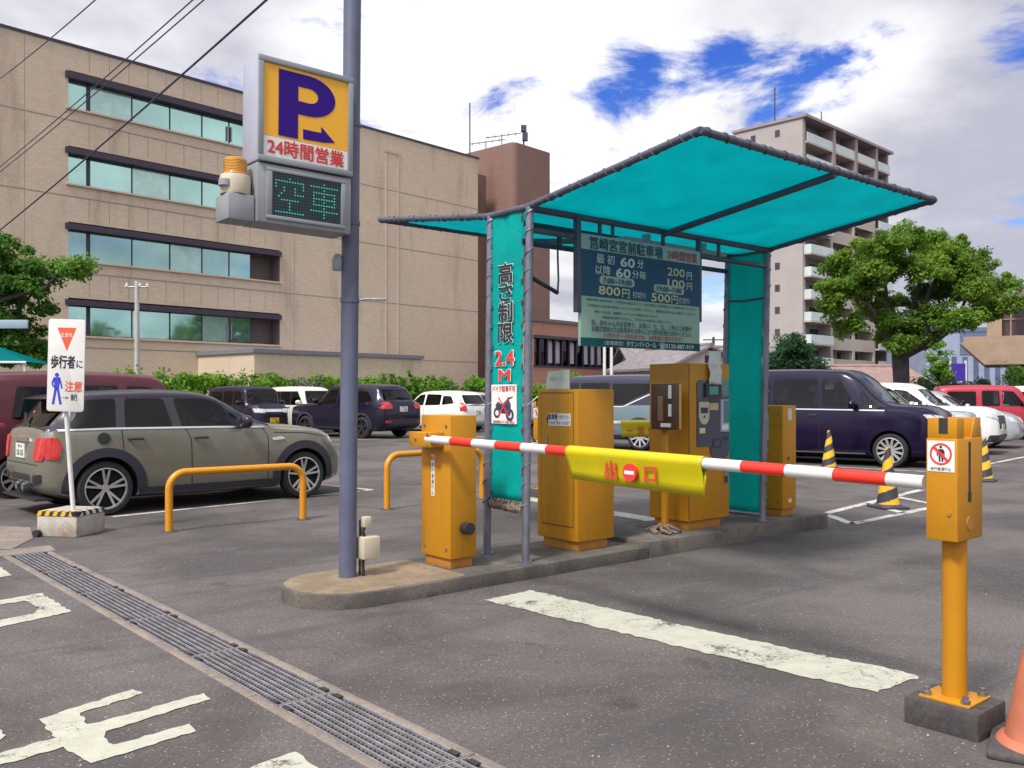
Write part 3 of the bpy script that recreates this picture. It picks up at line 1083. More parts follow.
# motorbike poster
px0, px1, pz0, pz1 = nc + .018 + .155, nc + .018 - .155, 1.165, 1.475
mb = MB(O)
mb.plate([(0, 0), (.31, 0), (.31, .31), (0, .31)], (CF - .010, px0, pz0), -Y, Z, .004, .012)
po = mb.build('motorbike_poster', M_plate, can)
po['label'] = 'small poster with a crossed out motorbike at the foot of the height limit lettering'
mb = MB(O); pc = (px0 + px1) / 2
mb.text('バイク駐車不可', (CF - .022, pc, 1.442), -Y, Z, .047, .285, .02, d=.002)
mb.text('駐車場内バイク進入禁止', (CF - .022, pc, 1.18), -Y, Z, .02, .26, .02, d=.002)
for sg in (-1, 1):
    mb.plate([(-.07, -.075 * sg), (-.055, -.075 * sg - .0), (.07, .075 * sg), (.055, .075 * sg)], (CF - .022, pc + .0, 1.30), -Y, Z, .003, .004)
mb.build('red_print', M_inkred, po, fixn=False)
mb = MB(O)
oo = Vector((CF - .022, pc, 1.285))
mb.ring(oo + Vector((0, .085, -.035)), -Y, Z, .022, .042, .001, 20); mb.ring(oo + Vector((0, -.075, -.05)), -Y, Z, .024, .05, .001, 20)
mb.plate([(-.10, -.02), (-.06, .0), (-.02, -.04), (.04, -.04), (.08, -.06), (.09, .03), (.06, .075), (.02, .06), (-.02, .03), (-.07, .055), (-.1, .03)], oo, -Y, Z, .0005, .0015)
mb.plate([(.05, .07), (.11, .085), (.11, .095), (.04, .085)], oo, -Y, Z, .0005, .0015)
M_bike = mat('motorbike print', (0.045, 0.04, 0.10), 0.6, 0, .5, 30)
mb.build('motorbike_print', M_bike, po)
# spiral lashing of the legs and the rope wound bottom bar
mb = MB(O)
for n in (NR, NL):
    mb = MB(O); rope_wrap(mb, (CF, n + .02, .50), (CF, n - .03, ZT), .033, .15, .0045)
    mb.build('leg_lashing', M_pipe, can); mb = MB(O)
    rope_wrap(mb, (CR - .08, n, .30), (CR, n, ZT), .033, .15, .0045)
    mb.build('leg_lashing', M_pipe, can)
mb = MB(O)
for k in range(14):
    z = .62 + k * .165
    for n in (NR + .052, NL - .052):
        mb.obox((CF - .012, n, z + random.uniform(-.01, .01)), X * .006, Y * .010, Z * .016)
mb.build('lashing_eyelet', M_rope, can)
mb = MB(O)
mb.tube([(CF, NR, .505), (CF, NL, .52)], .024, 12); m3 = MB(O); m3.tube([(CR - .092, NR, .20), (CR - .092, NL, .20)], .022, 12); m3.build('bottom_bar', M_pipe, can)
rope_wrap(mb, (CF, NR + .04, .505), (CF, NL - .04, .52), .031, .022, .012)
mb.build('bottom_bar', M_ropeb, can)
mb = MB(O)
for k in range(9):
    n = NR + .08 + k * .045
    mb.tube([(CF - .01, n, .57), (CF - .03, n + random.uniform(-.02, .02), .55), (CF - .025, n + random.uniform(-.02, .02), .50)], .004, 5)
mb.build('loose_lashing', M_black, can)
# folded arm with a hanging cable on the right front leg
mb = MB(O)
mb.tube([(CF + .02, NR - .02, 2.30), (CF + .30, NR - .02, 2.20)], .018, 8)
mb.tube([(CF + .30, NR - .02, 2.20), (CF + .31, NR - .02, 2.30), (CF + .33, NR + .01, 2.5), (CF + .34, NR + .02, 2.67)], .008, 6)
mb.build('cable_arm', M_black, can)
# fluorescent fitting
fl = lot_thing('fluorescent_light', 'long white fluorescent light fitting under the teal canopy', 'light fitting', 5.78, 5.42, 2.70)
o = (5.78, 5.42, 2.70)
mb = MB(o); mb.box((5.78, 5.36, 2.735), (7.23, 5.48, 2.775)); mb.box((6.1, 5.38, 2.775), (6.14, 5.46, 2.84)); mb.box((6.9, 5.38, 2.775), (6.94, 5.46, 2.84)); mb.build('housing', M_ltgrey, fl, bevel=.006)
mb = MB(o); mb.tube([(5.84, 5.42, 2.712), (7.17, 5.42, 2.712)], .016, 12); mb.build('tube', M_plate, fl)
mb = MB(o); mb.box((5.80, 5.40, 2.69), (5.84, 5.44, 2.736)); mb.box((7.17, 5.40, 2.69), (7.21, 5.44, 2.736)); mb.build('lamp_holder', M_white, fl)

# ================================================================== PRICE BOARD
BS0, BS1, BN, BZ0, BZ1 = 5.09, 6.61, 5.205, 1.79, 2.70
pb = lot_thing('price_board', 'large dark blue and pale green parking price board hung under the canopy', 'price board', BS0, BN, BZ0)
O = (BS0, BN, BZ0)
M_bp = mat('board pale green', (0.30, 0.45, 0.37), 0.6, 0, 0.04, 3, spec=.2)
M_bh = mat('board header pale', (0.30, 0.42, 0.42), 0.45, 0, 0.04, 3)
M_bb = mat('board blue', (0.030, 0.085, 0.16), 0.6, 0, 0.05, 3, spec=.2)
M_bg = mat('board dark green', (0.008, 0.085, 0.095), 0.6, 0, 0.05, 3, spec=.2)
M_by = mat('board yellow ink', (0.50, 0.53, 0.32), 0.5, 0, 0)
M_bw = mat('board white ink', (0.52, 0.58, 0.57), 0.5, 0, 0)
M_bk = mat('board dark ink', (0.012, 0.07, 0.10), 0.5, 0, 0)
M_br = mat('board red ink', (0.50, 0.05, 0.10), 0.5, 0, 0)
BW, BH = BS1 - BS0, BZ1 - BZ0
mb = MB(O); mb.box((BS0, BN, BZ0), (BS1, BN + .03, BZ1)); mb.build('panel', M_bp, pb, bevel=.003)


def brd(x0, x1, y0, y1, d0=.003):
    return (BS0 + x0 * BW, BN - d0, BZ1 - y1 * BH), (BS0 + x1 * BW, BN + .002, BZ1 - y0 * BH)


def bp(x, y, d=0.0):
    return (BS0 + x * BW, BN - d, BZ1 - y * BH)


mb = MB(O); mb.box(*brd(.0, 1, 0, .135)); mb.build('header_strip', M_bh, pb)
mb = MB(O); mb.box(*brd(.0, 1, .137, .553)); mb.build('blue_field', M_bb, pb)
mb = MB(O); mb.box(*brd(.0, 1, .925, 1)); mb.build('footer_strip', M_bg, pb)
def line_of_text(name, m, *args):
    b_ = MB(O); b_.text(*args); b_.build(name, m, pb, fixn=False)


line_of_text('dark_lettering', M_bk, '筥崎宮宮前駐車場', bp(.36, .072, .003), X, Z, .10, BW * .595, .020)
for x, y, h, wd, tx in ((.5, .583, .022, .92, '営業時間 24時間営業 / 上記料金は税込みです。 最大料金は入庫時間により自動計算いたします。'),
                        (.5, .635, .022, .92, 'ご利用案内 駐車券は紛失しないようにお持ちください。 精算後は速やかに出庫してください。'),
                        (.36, .688, .022, .52, '場内での事故、盗難等については一切責任を負いません。'),
                        (.45, .733, .022, .58, '高額紙幣は使用できません。 千円札または硬貨をご用意ください。')):
    line_of_text('dark_lettering', M_bk, tx, bp(x, y, .003), X, Z, h, BW * wd, .008)
line_of_text('dark_lettering', M_bk, '尚、赤ちゃんのお宮参り、お祓い、七、五、三等のご祈願や', bp(.5, .785, .003), X, Z, .047, BW * .84, .012)
line_of_text('dark_lettering', M_bk, '結婚式関係の方は駐車券をお持ちになり割引処理をお受けください。', bp(.5, .84, .003), X, Z, .047, BW * .84, .012)


line_of_text('red_lettering', M_br, '24時間営業', bp(.835, .075, .003), X, Z, .082, BW * .27, .016)
line_of_text('red_lettering', M_br, '（12月31日〜1月3日までは、上記料金と異なります）', bp(.5, .893, .003), X, Z, .038, BW * .66, .016)


line_of_text('white_lettering', M_bw, '最 初', bp(.185, .205, .003), X, Z, .078, BW * .14, .010); line_of_text('white_lettering', M_bw, '60', bp(.36, .205, .003), X, Z, .098, BW * .12, .030); line_of_text('white_lettering', M_bw, '分', bp(.465, .205, .003), X, Z, .075, BW * .05, .02)
line_of_text('white_lettering', M_bw, '以降', bp(.165, .308, .003), X, Z, .078, BW * .12, .010); line_of_text('white_lettering', M_bw, '60', bp(.325, .308, .003), X, Z, .098, BW * .12, .030); line_of_text('white_lettering', M_bw, '分毎', bp(.455, .308, .003), X, Z, .070, BW * .115, .010)
line_of_text('white_lettering', M_bw, '円', bp(.895, .255, .003), X, Z, .07, BW * .05, .016)
line_of_text('white_lettering', M_bw, '打切り', bp(.455, .50, .003), X, Z, .055, BW * .105, .012); line_of_text('white_lettering', M_bw, '打切り', bp(.85, .51, .003), X, Z, .055, BW * .095, .012)
line_of_text('white_lettering', M_bw, '（管理運営）', bp(.25, .963, .003), X, Z, .035, BW * .15, .012)
line_of_text('white_lettering', M_bw, 'タウンパトロール', bp(.475, .963, .003), X, Z, .05, BW * .25, .02)
line_of_text('white_lettering', M_bw, '☎0120-887-919', bp(.78, .963, .003), X, Z, .05, BW * .31, .02)


line_of_text('yellow_lettering', M_by, '200', bp(.775, .235, .003), X, Z, .092, BW * .155, .018); line_of_text('yellow_lettering', M_by, '100', bp(.775, .345, .003), X, Z, .092, BW * .155, .018); line_of_text('yellow_lettering', M_by, '円', bp(.895, .36, .003), X, Z, .07, BW * .05, .016)
line_of_text('yellow_lettering', M_by, '800', bp(.215, .485, .003), X, Z, .092, BW * .17, .022); line_of_text('yellow_lettering', M_by, '円', bp(.345, .495, .003), X, Z, .08, BW * .06, .02)
line_of_text('yellow_lettering', M_by, '500', bp(.64, .50, .003), X, Z, .092, BW * .165, .022); line_of_text('yellow_lettering', M_by, '円', bp(.762, .505, .003), X, Z, .075, BW * .06, .02)



def pill(mb, x0, x1, y, hh, o, k=8):
    pts = []
    for c, a0 in ((x1 - hh, -90), (x0 + hh, 90)):
        pts += [(c + hh * math.cos(R(a0 + 180 * i / k)), y + hh * math.sin(R(a0 + 180 * i / k))) for i in range(k + 1)]
    mb.plate(pts, o, X, Z, .003, .005)


mb = MB(O)
pill(mb, .14 * BW, .42 * BW, -.395 * BH, .036, (BS0, BN, BZ1)); mb.build('time_label', M_bh, pb); mb = MB(O)
pill(mb, .58 * BW, .85 * BW, -.415 * BH, .036, (BS0, BN, BZ1)); mb.build('time_label', M_bh, pb)
line_of_text('dark_lettering', M_bk, '7:00~19:00', bp(.28, .395, .005), X, Z, .06, BW * .23, .02); line_of_text('dark_lettering', M_bk, '19:00~7:00', bp(.715, .415, .005), X, Z, .06, BW * .22, .02)
mb = MB(O)
mb.box((BS0 - .045, BN - .005, 2.06), (BS0 + .003, BN + .04, 2.83)); mb.box((BS1 - .005, BN - .002, 2.06), (BS1 + .03, BN + .045, 2.83))
mb.box((BS0 + .01, BN + .031, 2.66), (BS1, BN + .05, 2.69))
mb.box((BS0 + .40, BN + .031, 2.6), (BS0 + .43, BN + .05, 2.83))
mb.build('hanger_bar', M_beam, pb, bevel=.003)

# ================================================================== ORANGE GATE MACHINES
def gate_cabinet(t, O, s0, n0, zb, front=True, sticker='strip'):
    """orange barrier cabinet on a plinth: s0..s0+.25, n0..n0+.38"""
    sw, nw, z0, z1 = .245, .38, zb + .075, zb + 1.14
    mb = MB(O); mb.box((s0 + .02, n0 + .025, zb), (s0 + sw - .02, n0 + nw - .025, z0 + .01)); mb.build('plinth', M_orange_b, t, bevel=.004)
    mb = MB(O); mb.box((s0, n0, z0), (s0 + sw, n0 + nw, z1)); cab = mb.build('cabinet', M_orange, t, bevel=.007)
    mb = MB(O)
    for dn, dz in ((.05, .10), (.33, .10), (.05, .985), (.33, .985)):
        mb.lathe([(0, -.006), (.011, -.005), (.013, .004)], (s0 - .001, n0 + dn, z0 + dz), 'y', 12)
    m2 = MB()
    mb2 = MB(O)
    for dn, dz in ((.05, .07), (.33, .07), (.05, .985), (.33, .985)):
        mb2.disc((s0, n0 + dn, z0 + dz), -Y, Z, .012, .007, 12)
    mb2.build('bolt', M_steel, cab)
    mb = MB(O)
    mb.box((s0 - .0012, n0 + .004, z0 + .86), (s0 + .01, n0 + nw - .004, z0 + .864)); mb.build('panel_seam', M_beam, cab)
    return cab, z0, z1


GS, GN = 3.92, 5.38
gate = lot_thing('barrier_gate', 'orange exit barrier cabinet with red and white arm and yellow exit banner', 'barrier gate', GS, GN, .10)
O = (GS, GN, .10)
cab, z0, z1 = gate_cabinet(gate, O, GS, GN, .10)
mb = MB(O); mb.box((3.795, 5.46, 1.005), (3.925, 5.74, 1.115)); br = mb.build('arm_bracket', M_orange, gate, bevel=.006)
mb = MB(O)
for n, z in ((5.65, 1.06), (5.49, 1.10), (5.49, 1.02)):
    mb.disc((3.795, n, z), -Y, Z, .012, .008, 10)
mb.build('bolt', M_steel, br)
mb = MB(O); mb.cyl((3.93, 5.50, 1.06), (3.86, 5.50, 1.06), .05, .05, 20); mb.build('pivot_shaft', M_steel, gate)
AS_, AN0, AN1, AZ0, AZ1 = 3.82, 5.53, 1.81, 1.065, 1.022


def arm_n(u):
    r = (u - CX) / F
    return (2.926 - 2.456 * r) / (.643 + .766 * r)


def arm_z(n):
    return AZ0 + (AZ1 - AZ0) * (AN0 - n) / (AN0 - AN1)


cuts = [AN0] + [arm_n(u) for u in (452, 474, 497, 523, 548, 569, 705, 743, 787, 835, 888)] + [AN1]
cols = 'wrwrwrywrwrw'
mw = MB(O)
rings, sgm = [], 20
stations = []
for i, c in enumerate(cols):
    stations.append((cuts[i], 1 if c == 'r' else 0))
stations.append((cuts[-1], 0))
for n, _ in stations:
    rings += [(AS_ + .0305 * math.cos(2 * math.pi * k / sgm), n, arm_z(n) + .0305 * math.sin(2 * math.pi * k / sgm)) for k in range(sgm)]
mw.add(rings, [])
for i in range(len(stations) - 1):
    for k in range(sgm):
        mw.f.append((i * sgm + k, i * sgm + (k + 1) % sgm, (i + 1) * sgm + (k + 1) % sgm, (i + 1) * sgm + k)); mw.mi.append(stations[i][1])
mw.f.append(tuple(range(sgm))); mw.mi.append(0)
mw.f.append(tuple((len(stations) - 1) * sgm + k for k in range(sgm))); mw.mi.append(0)
arm = mw.build('barrier_arm', [M_white, M_red], gate)
na, nb = cuts[6], cuts[7]
mb = MB(O)
nu = 40
vs, fs = [], []
prof = []
for k in range(11):
    an = R(200 - 220 * k / 10)
    prof.append((.038 * math.cos(an), .038 * math.sin(an)))
prof = [(-.004, -.165), (-.008, -.11), (-.022, -.055)] + prof + [(.012, -.06), (.002, -.11), (.0, -.164)]
for i in range(nu + 1):
    t = i / nu
    n = na + (nb - na) * t
    for k, (ps, pz) in enumerate(prof):
        w_ = max(0, -pz - .03) / .13
        wav = (.004 * math.sin(t * 11 + 1) + .002 * math.sin(t * 25)) * w_
        dz = -.004 * w_ * math.sin(t * 3.0) - .012 * w_ * t
        vs.append((AS_ + ps + wav, n + (-.02 * w_ * (1 - t) * (1 if t < .3 else 0)), arm_z(n) + pz + dz))
m_ = len(prof)
for i in range(nu):
    for k in range(m_ - 1):
        q = i * m_ + k
        fs.append((q, q + 1, q + m_ + 1, q + m_))
mb.add(vs, fs)
ban = mb.build('exit_banner', M_yellow, arm, ang=60)
ban.modifiers.new('thickness', 'SOLIDIFY').thickness = .002
ban['label'] = 'yellow vinyl sleeve on the arm with red exit lettering and a no entry disc'
mb, mw = MB(O), MB(O)
for tx, u, dz, h in (('出', 614.5, -.083, .105), ('口', 654, -.082, .095)):
    n = arm_n(u)
    mb.text(tx, (AS_ - .022, n, arm_z(n) + dz), -Y + Vector((0, 0, 0.012)), Z, h, h * .95, .034, d=.012)
n = arm_n(634)
mb.disc((AS_ - .024, n, arm_z(n) - .086), -Y, Z, .052, .018, 28)
mw.plate([(-.036, -.010), (.036, -.010), (.036, .010), (-.036, .010)], (AS_ - .024, n, arm_z(n) - .086), -Y, Z, .018, .020)
mb.build('red_lettering', M_inkred, gate, fixn=False); mw.build('white_bar', M_plate, gate)
# loop / photo sensor snout on the lane face
mb = MB(O)
mb.tube([(4.05, GN + .001, .40), (4.05, GN - .075, .40)], .045, 20)
mb.tube([(4.05, GN - .07, .40), (4.05, GN - .078, .40)], .034, 20)
mb.build('sensor_snout', M_blackp, gate)
mb = MB(O)
mb.plate([(-.021, -.155), (.021, -.155), (.021, .155), (-.021, .155)], (GS, GN + .222, .785), -Y, Z, 0, .002); st = mb.build('vertical_sticker', M_plate, cab)
mb = MB(O)
for k, ch in enumerate('歩行者通行止'):
    mb.text(ch, (GS, GN + .222, .865 - k * .042), -Y, Z, .036, .030, .01, d=.004)
mb.build('small_lettering', M_ink, st, fixn=False)
mb = MB(O)
mb.ring((GS, GN + .222, .915), -Y, Z, .013, .019, .0045, 18)
mb.plate([(-.012, .010), (-.010, .014), (.013, -.010), (.010, -.013)], (GS, GN + .222, .915), -Y, Z, .003, .0046)
mb.build('red_symbol', M_inkred, st)

# far gate, its arm crosses the entry lane to the left
ES, EN = 8.05, 5.28
egate = lot_thing('barrier_gate', 'far orange barrier cabinet with green vertical sticker beside the dark violet minivan', 'barrier gate', ES, EN, .14)
O = (ES, EN, .14)
cab2, z0, z1 = gate_cabinet(egate, O, ES, EN, .14)
mb = MB(O)
mb.plate([(-.035, -.14), (.035, -.14), (.035, .14), (-.035, .14)], (ES, EN + .20, 1.06), -Y, Z, 0, .002)
M_mint = mat('mint sticker', (0.25, 0.55, 0.42), 0.5, 0, 0.05)
st = mb.build('vertical_sticker', M_mint, cab2)
mb = MB(O)
for k, ch in enumerate('駐車券発行'):
    mb.text(ch, (ES, EN + .20, 1.155 - k * .047), -Y, Z, .042, .040, .012, d=.003)
mb.ring((ES, EN + .20, 1.235), -Y, Z, .022, .030, .003, 18)
mb.build('small_lettering', M_ink, st, fixn=False)
mb = MB(O); mb.plate([(-.035, -.06), (.035, -.06), (.035, .06), (-.035, .06)], (ES + .13, EN, 1.19), X, Z, 0, .002)
mb.plate([(-.03, -.02), (.03, -.02), (.03, .02), (-.03, .02)], (ES + .13, EN, .30), X, Z, 0, .002)
mb.build('faded_sticker', M_paper, cab2)
mb = MB(O); mb.disc((ES + .1, EN, .74), X, Z, .014, .02, 12); mb.build('lock', M_steel, cab2)
# entry arm as seen: from the cabinet to the receiver on the far kerb
REC = Vector((.42, 12.2, 0))
loc = Vector((CA * REC.x + SA * REC.y, -SA * REC.x + CA * REC.y, 0))     # receiver in lot coordinates
ea = Vector((ES + .30, EN + .30, 1.10)); eb = Vector((loc.x, loc.y - .08, 1.0))
mb = MB(O); mb.box((ES + .24, EN + .1, 1.03), (ES + .36, EN + .36, 1.15)); mb.build('arm_bracket', M_orange, egate, bevel=.005)
mw = MB(O)
K = 18
mw.tube([ea.lerp(eb, k / K) for k in range(K + 1)], .030, 14)
for q in range(K * 14):
    mw.mi[q] = (q // 14 + 1) % 2
arm2 = mw.build('barrier_arm', [M_white, M_red], egate)
f0, f1 = .22, .615
p0, p1 = ea.lerp(eb, f0), ea.lerp(eb, f1)
dv = (p1 - p0).normalized(); side = Vector((-dv.y, dv.x, 0))
if side.x > 0: side = -side
mb = MB(O)
vs, fs = [], []
prof2 = [(.006, -.17), (.012, -.10)] + [(.036 * math.cos(R(200 - 220 * k / 8)), .036 * math.sin(R(200 - 220 * k / 8))) for k in range(9)] + [(.012, -.10), (.004, -.17)]
for i in range(17):
    p = p0.lerp(p1, i / 16)
    for ps, pz in prof2:
        vs.append(p + side * (ps + .006 * math.sin(i * .9) * max(0, -pz) / .17) + Z * pz)
m_ = len(prof2)
for i in range(16):
    for k in range(m_ - 1):
        q = i * m_ + k
        fs.append((q, q + 1, q + m_ + 1, q + m_))
mb.add(vs, fs)
b2 = mb.build('stop_banner', M_yellow, arm2, ang=60)
b2.modifiers.new('thickness', 'SOLIDIFY').thickness = .002
mb = MB(O)
for k, ch in enumerate('一旦停止'):
    p = p1.lerp(p0, .10 + k * .125)
    mb.text(ch, p + side * .02 + Z * -.095, -dv, Z, .11, .10, .02, d=.012)
mb.build('red_lettering', M_inkred, egate, fixn=False)


def receiver(name, label, base_s, base_n, full=True):
    """post with a forked orange head that catches a barrier arm"""
    t = lot_thing(name, label, 'barrier receiver', base_s, base_n, 0)
    O = (base_s, base_n, 0)
    s, n = base_s, base_n
    mb = MB(O); mb.box((s - .135, n - .155, -.02), (s + .135, n + .155, .115)); mb.build('mortar_block', M_block, t, bevel=.012)
    mb = MB(O); mb.box((s - .105, n - .105, .115), (s + .105, n + .105, .125)); pl = mb.build('base_plate', M_orange, t, bevel=.002)
    mb = MB(O)
    for a in (-1, 1):
        for b in (-1, 1):
            mb.lathe([(0, .125), (.019, .125), (.019, .142), (.012, .143), (.012, .158), (0, .158)], (s + a * .08, n + b * .08, 0), seg=6)
    mb.build('anchor_bolt', M_steel, pl, ang=20)
    mb = MB(O); mb.cyl((s, n, .125), (s, n, .80), .049, .049, 28); mb.build('post', M_orange, t)
    x0, x1, y0, y1 = s - .115, s + .125, n - .063, n + .067
    mb = MB(O); mb.box((x0, y0, .79), (x1, y1, 1.215)); bx = mb.build('receiver_box', M_orange, t, bevel=.005)
    mb = MB(O)
    e = .004
    # front and rear cheeks above the notch; the rear one is cut on a slant
    mb.box((x0 + e, y0 + e, 1.21), (x0 + .07, y1 - e, 1.30))
    mb.plate([(.14, 0), (.236, 0), (.236, .088), (.175, .088)], (x0, y0 + .012, 1.213), X, Z, 0, .006)
    mb.plate([(.14, 0), (.236, 0), (.236, .088), (.175, .088)], (x0, y1 - .012, 1.213), X, Z, 0, .006)
    mb.box((x1 - .012, y0 + .012, 1.213), (x1 - .004, y1 - .012, 1.30))
    mb.build('fork_cheek', M_orange, t, bevel=.003)
    mb = MB(O)
    mb.box((x0 + .102, y0 - .001, .99), (x0 + .122, y0 + .02, 1.20)); mb.box((x0 + .097, y0 - .0015, .95), (x0 + .128, y0 + .02, .99))
    mb.box((x0 + e - .0015, n - .022, 1.235), (x0 + .02, n + .015, 1.30))
    mb.build('slot', M_pit, bx)
    mb = MB(O); mb.disc((x0, n - .03, .905), -Y, Z, .009, .006, 12); mb.disc((x0 + .115, y0, .86), X, Z, .03, .003, 20); mb.build('lock', M_orange_b, bx)
    # no walking sticker
    c = Vector((x0, n + .004, 1.145))
    mb = MB(O); mb.plate([(-.056, -.068), (.056, -.068), (.056, .060), (-.056, .060)], c, -Y, Z, 0, .002); sk = mb.build('no_walking_sticker', M_plate, t)
    mb = MB(O); mb.ring(c + Z * .006, -Y, Z, .038, .0455, .004, 36)
    mb.plate([(-.034, .026), (-.027, .034), (.034, -.026), (.027, -.034)], c + Z * .006, -Y, Z, .003, .005); mb.build('red_symbol', M_inkred, sk)
    mb = MB(O)
    q = c + Z * .006
    mb.disc(q + Z * .029, -Y, Z, .0055, .0035, 14)
    for pts in ([(-.010, .020), (.010, .020), (.009, -.006), (-.009, -.006)], [(-.009, -.005), (-.001, -.005), (-.002, -.032), (-.008, -.032)],
                [(.001, -.005), (.009, -.005), (.010, -.032), (.004, -.032)], [(-.010, .02), (-.015, .012), (-.017, -.008), (-.013, -.008), (-.010, .008)],
                [(.010, .02), (.015, .012), (.016, -.006), (.012, -.006), (.010, .008)]):
        mb.plate(pts, q, -Y, Z, .002, .0036)
    mb.text('歩行者通行止', c - Z * .056, -Y, Z, .014, .085, .01, d=.003)
    mb.build('black_symbol', M_ink, sk, fixn=False)
    return t


receiver('barrier_receiver', 'orange post with forked head on a dark block that catches the exit arm', 3.885, 1.715)
receiver('barrier_receiver', 'half hidden orange post behind the teal banner at the far end of the entry arm', loc.x, loc.y)

# ================================================================== ORANGE CABINET (ticket checker)
KS, KN, KSW, KNW = 5.16, 5.31, .43, .50
cb = lot_thing('ticket_machine_cabinet', 'plain square orange cabinet with a hinged door and small white arrow label', 'ticket cabinet', KS, KN, .10)
O = (KS, KN, .10)
mb = MB(O); mb.box((KS + .03, KN + .03, .10), (KS + KSW - .05, KN + KNW - .05, .19)); mb.build('plinth', M_orange_b, cb, bevel=.004)
mb = MB(O); mb.box((KS, KN, .18), (KS + KSW, KN + KNW, 1.44)); body = mb.build('body', M_orange, cb, bevel=.008)
mb = MB(O); mb.box((KS - .004, KN + .055, .30), (KS + .01, KN + KNW - .055, 1.405)); door = mb.build('door', M_orange, cb, bevel=.003)
mb = MB(O)
for a, b, c, d in ((KN + .05, KN + .055, .295, 1.41), (KN + KNW - .055, KN + KNW - .05, .295, 1.41)):
    mb.box((KS - .001, a, c), (KS + .01, b, d))
mb.box((KS - .0012, KN + .05, .293), (KS + .01, KN + KNW - .05, .30)); mb.box((KS - .0012, KN + .05, 1.405), (KS + .01, KN + KNW - .05, 1.412))
mb.build('door_gap', M_pit, cb)
mb = MB(O); mb.box((KS - .012, KN + .36, .93), (KS, KN + .375, 1.04)); mb.build('handle', M_steel, door, bevel=.003)
mb = MB(O); mb.plate([(-.135, -.052), (.135, -.052), (.135, .052), (-.135, .052)], (KS - .004, KN + .215, 1.185), -Y, Z, 0, .002)
lab = mb.build('white_label', M_plate, door)
mb = MB(O)
c = Vector((KS - .006, KN + .215, 1.185))
mb.text('駐車券', c + Vector((0, .075, .023)), -Y, Z, .05, .11, .03, d=.001)
mb.text('をお取りください', c + Vector((0, -.055, .022)), -Y, Z, .035, .13, .01, d=.001)
mb.text('PLEASE TAKE A TICKET', c + Vector((0, 0, -.027)), -Y, Z, .034, .245, .01, d=.001)
mb.plate([(-.135, .05), (-.16, 0), (-.135, -.05)], c, -Y, Z, -.001, .0008)
mb.build('black_lettering', M_ink, lab, fixn=False)
nt = lot_thing('notice_card', 'faded grey notice card propped on top of the square orange cabinet', 'notice', KS + .05, KN + .30, 1.44)
O = (KS + .05, KN + .30, 1.44)
mb = MB(O); mb.plate([(-.155, 0), (.145, 0), (.12, .165), (-.14, .155)], (KS + .05, KN + .29, 1.44), -Y, Vector((.12, 0, 1)), 0, .008)
cardm = mb.build('card', M_paper, nt)
mb = MB(O); mb.text('故障中はインターホンで', (KS + .053, KN + .29, 1.53), -Y, Vector((.12, 0, 1)), .03, .2, 0, d=.010); mb.build('small_lettering', mat('faded ink', (.30, .30, .27), .8, 0, 0), nt, fixn=False)

# ================================================================== PAYMENT MACHINE
QS, QN, QSW, QNW = 6.545, 5.28, .61, .475
pm = lot_thing('payment_machine', 'large orange parking payment machine with a dark operating panel facing the exit lane', 'payment machine', QS, QN, .14)
O = (QS, QN, .14)
mb = MB(O); mb.box((QS + .03, QN + .03, .14), (QS + QSW - .1, QN + QNW - .04, .235)); mb.build('plinth', M_orange_b, pm, bevel=.004)
mb = MB(O); mb.box((QS, QN, .225), (QS + QSW, QN + QNW, 1.685)); body = mb.build('body', M_orange, pm, bevel=.009)
mb = MB(O); mb.box((QS + .003, QN - .001, .24), (QS + .010, QN + .01, 1.67)); mb.build('door_gap', M_pit, body)
PXS = lambda u: QS + (u - 686) / 43 * QSW


def pz(u, v):
    d = (SA * PXS(u) + CA * QN)
    return EYE + (HOR - v) * d / F


M_panel = mat('smoked panel', (0.06, 0.065, 0.095), 0.22, 0, 0.05, 5, coat=0.3)
M_panel2 = mat('teal smoked panel', (0.05, 0.20, 0.20), 0.2, 0, 0.05, 5, coat=0.3)
M_screen = mat('machine screen', (0.02, 0.12, 0.13), 0.15, 0, 0.05, emit=(0.1, 0.45, 0.42, 0.12))
M_navy = mat('navy panel', (0.018, 0.030, 0.065), 0.3, 0, 0.05)
bz = pz(690, 447)
mb = MB(O)
a0, a1 = PXS(694), PXS(727.8)
tp = pz(700, 380)
aM = PXS(707.5)
out = [(a0, bz), (aM, bz), (aM + .01, pz(712, 453)), (PXS(712), pz(712, 459)), (PXS(717), pz(717, 461)), (PXS(724), pz(724, 459)), (a1, pz(727, 452)), (a1, tp - .03), (a1 - .03, tp), (a0 + .03, tp), (a0, tp - .03)]
mb.plate([(p[0], p[1]) for p in out], (0, QN, 0), X, Z, -.001, .010)
pan = mb.build('operating_panel', M_panel, pm)


def pq(mb, u0, v0, u1, v1, d0=.010, d1=.016):
    s0, s1 = PXS(u0), PXS(u1)
    za, zb_ = pz((u0 + u1) / 2, v0), pz((u0 + u1) / 2, v1)
    mb.plate([(s0, zb_), (s1, zb_), (s1, za), (s0, za)], (0, QN, 0), X, Z, d0, d1)
    return mb


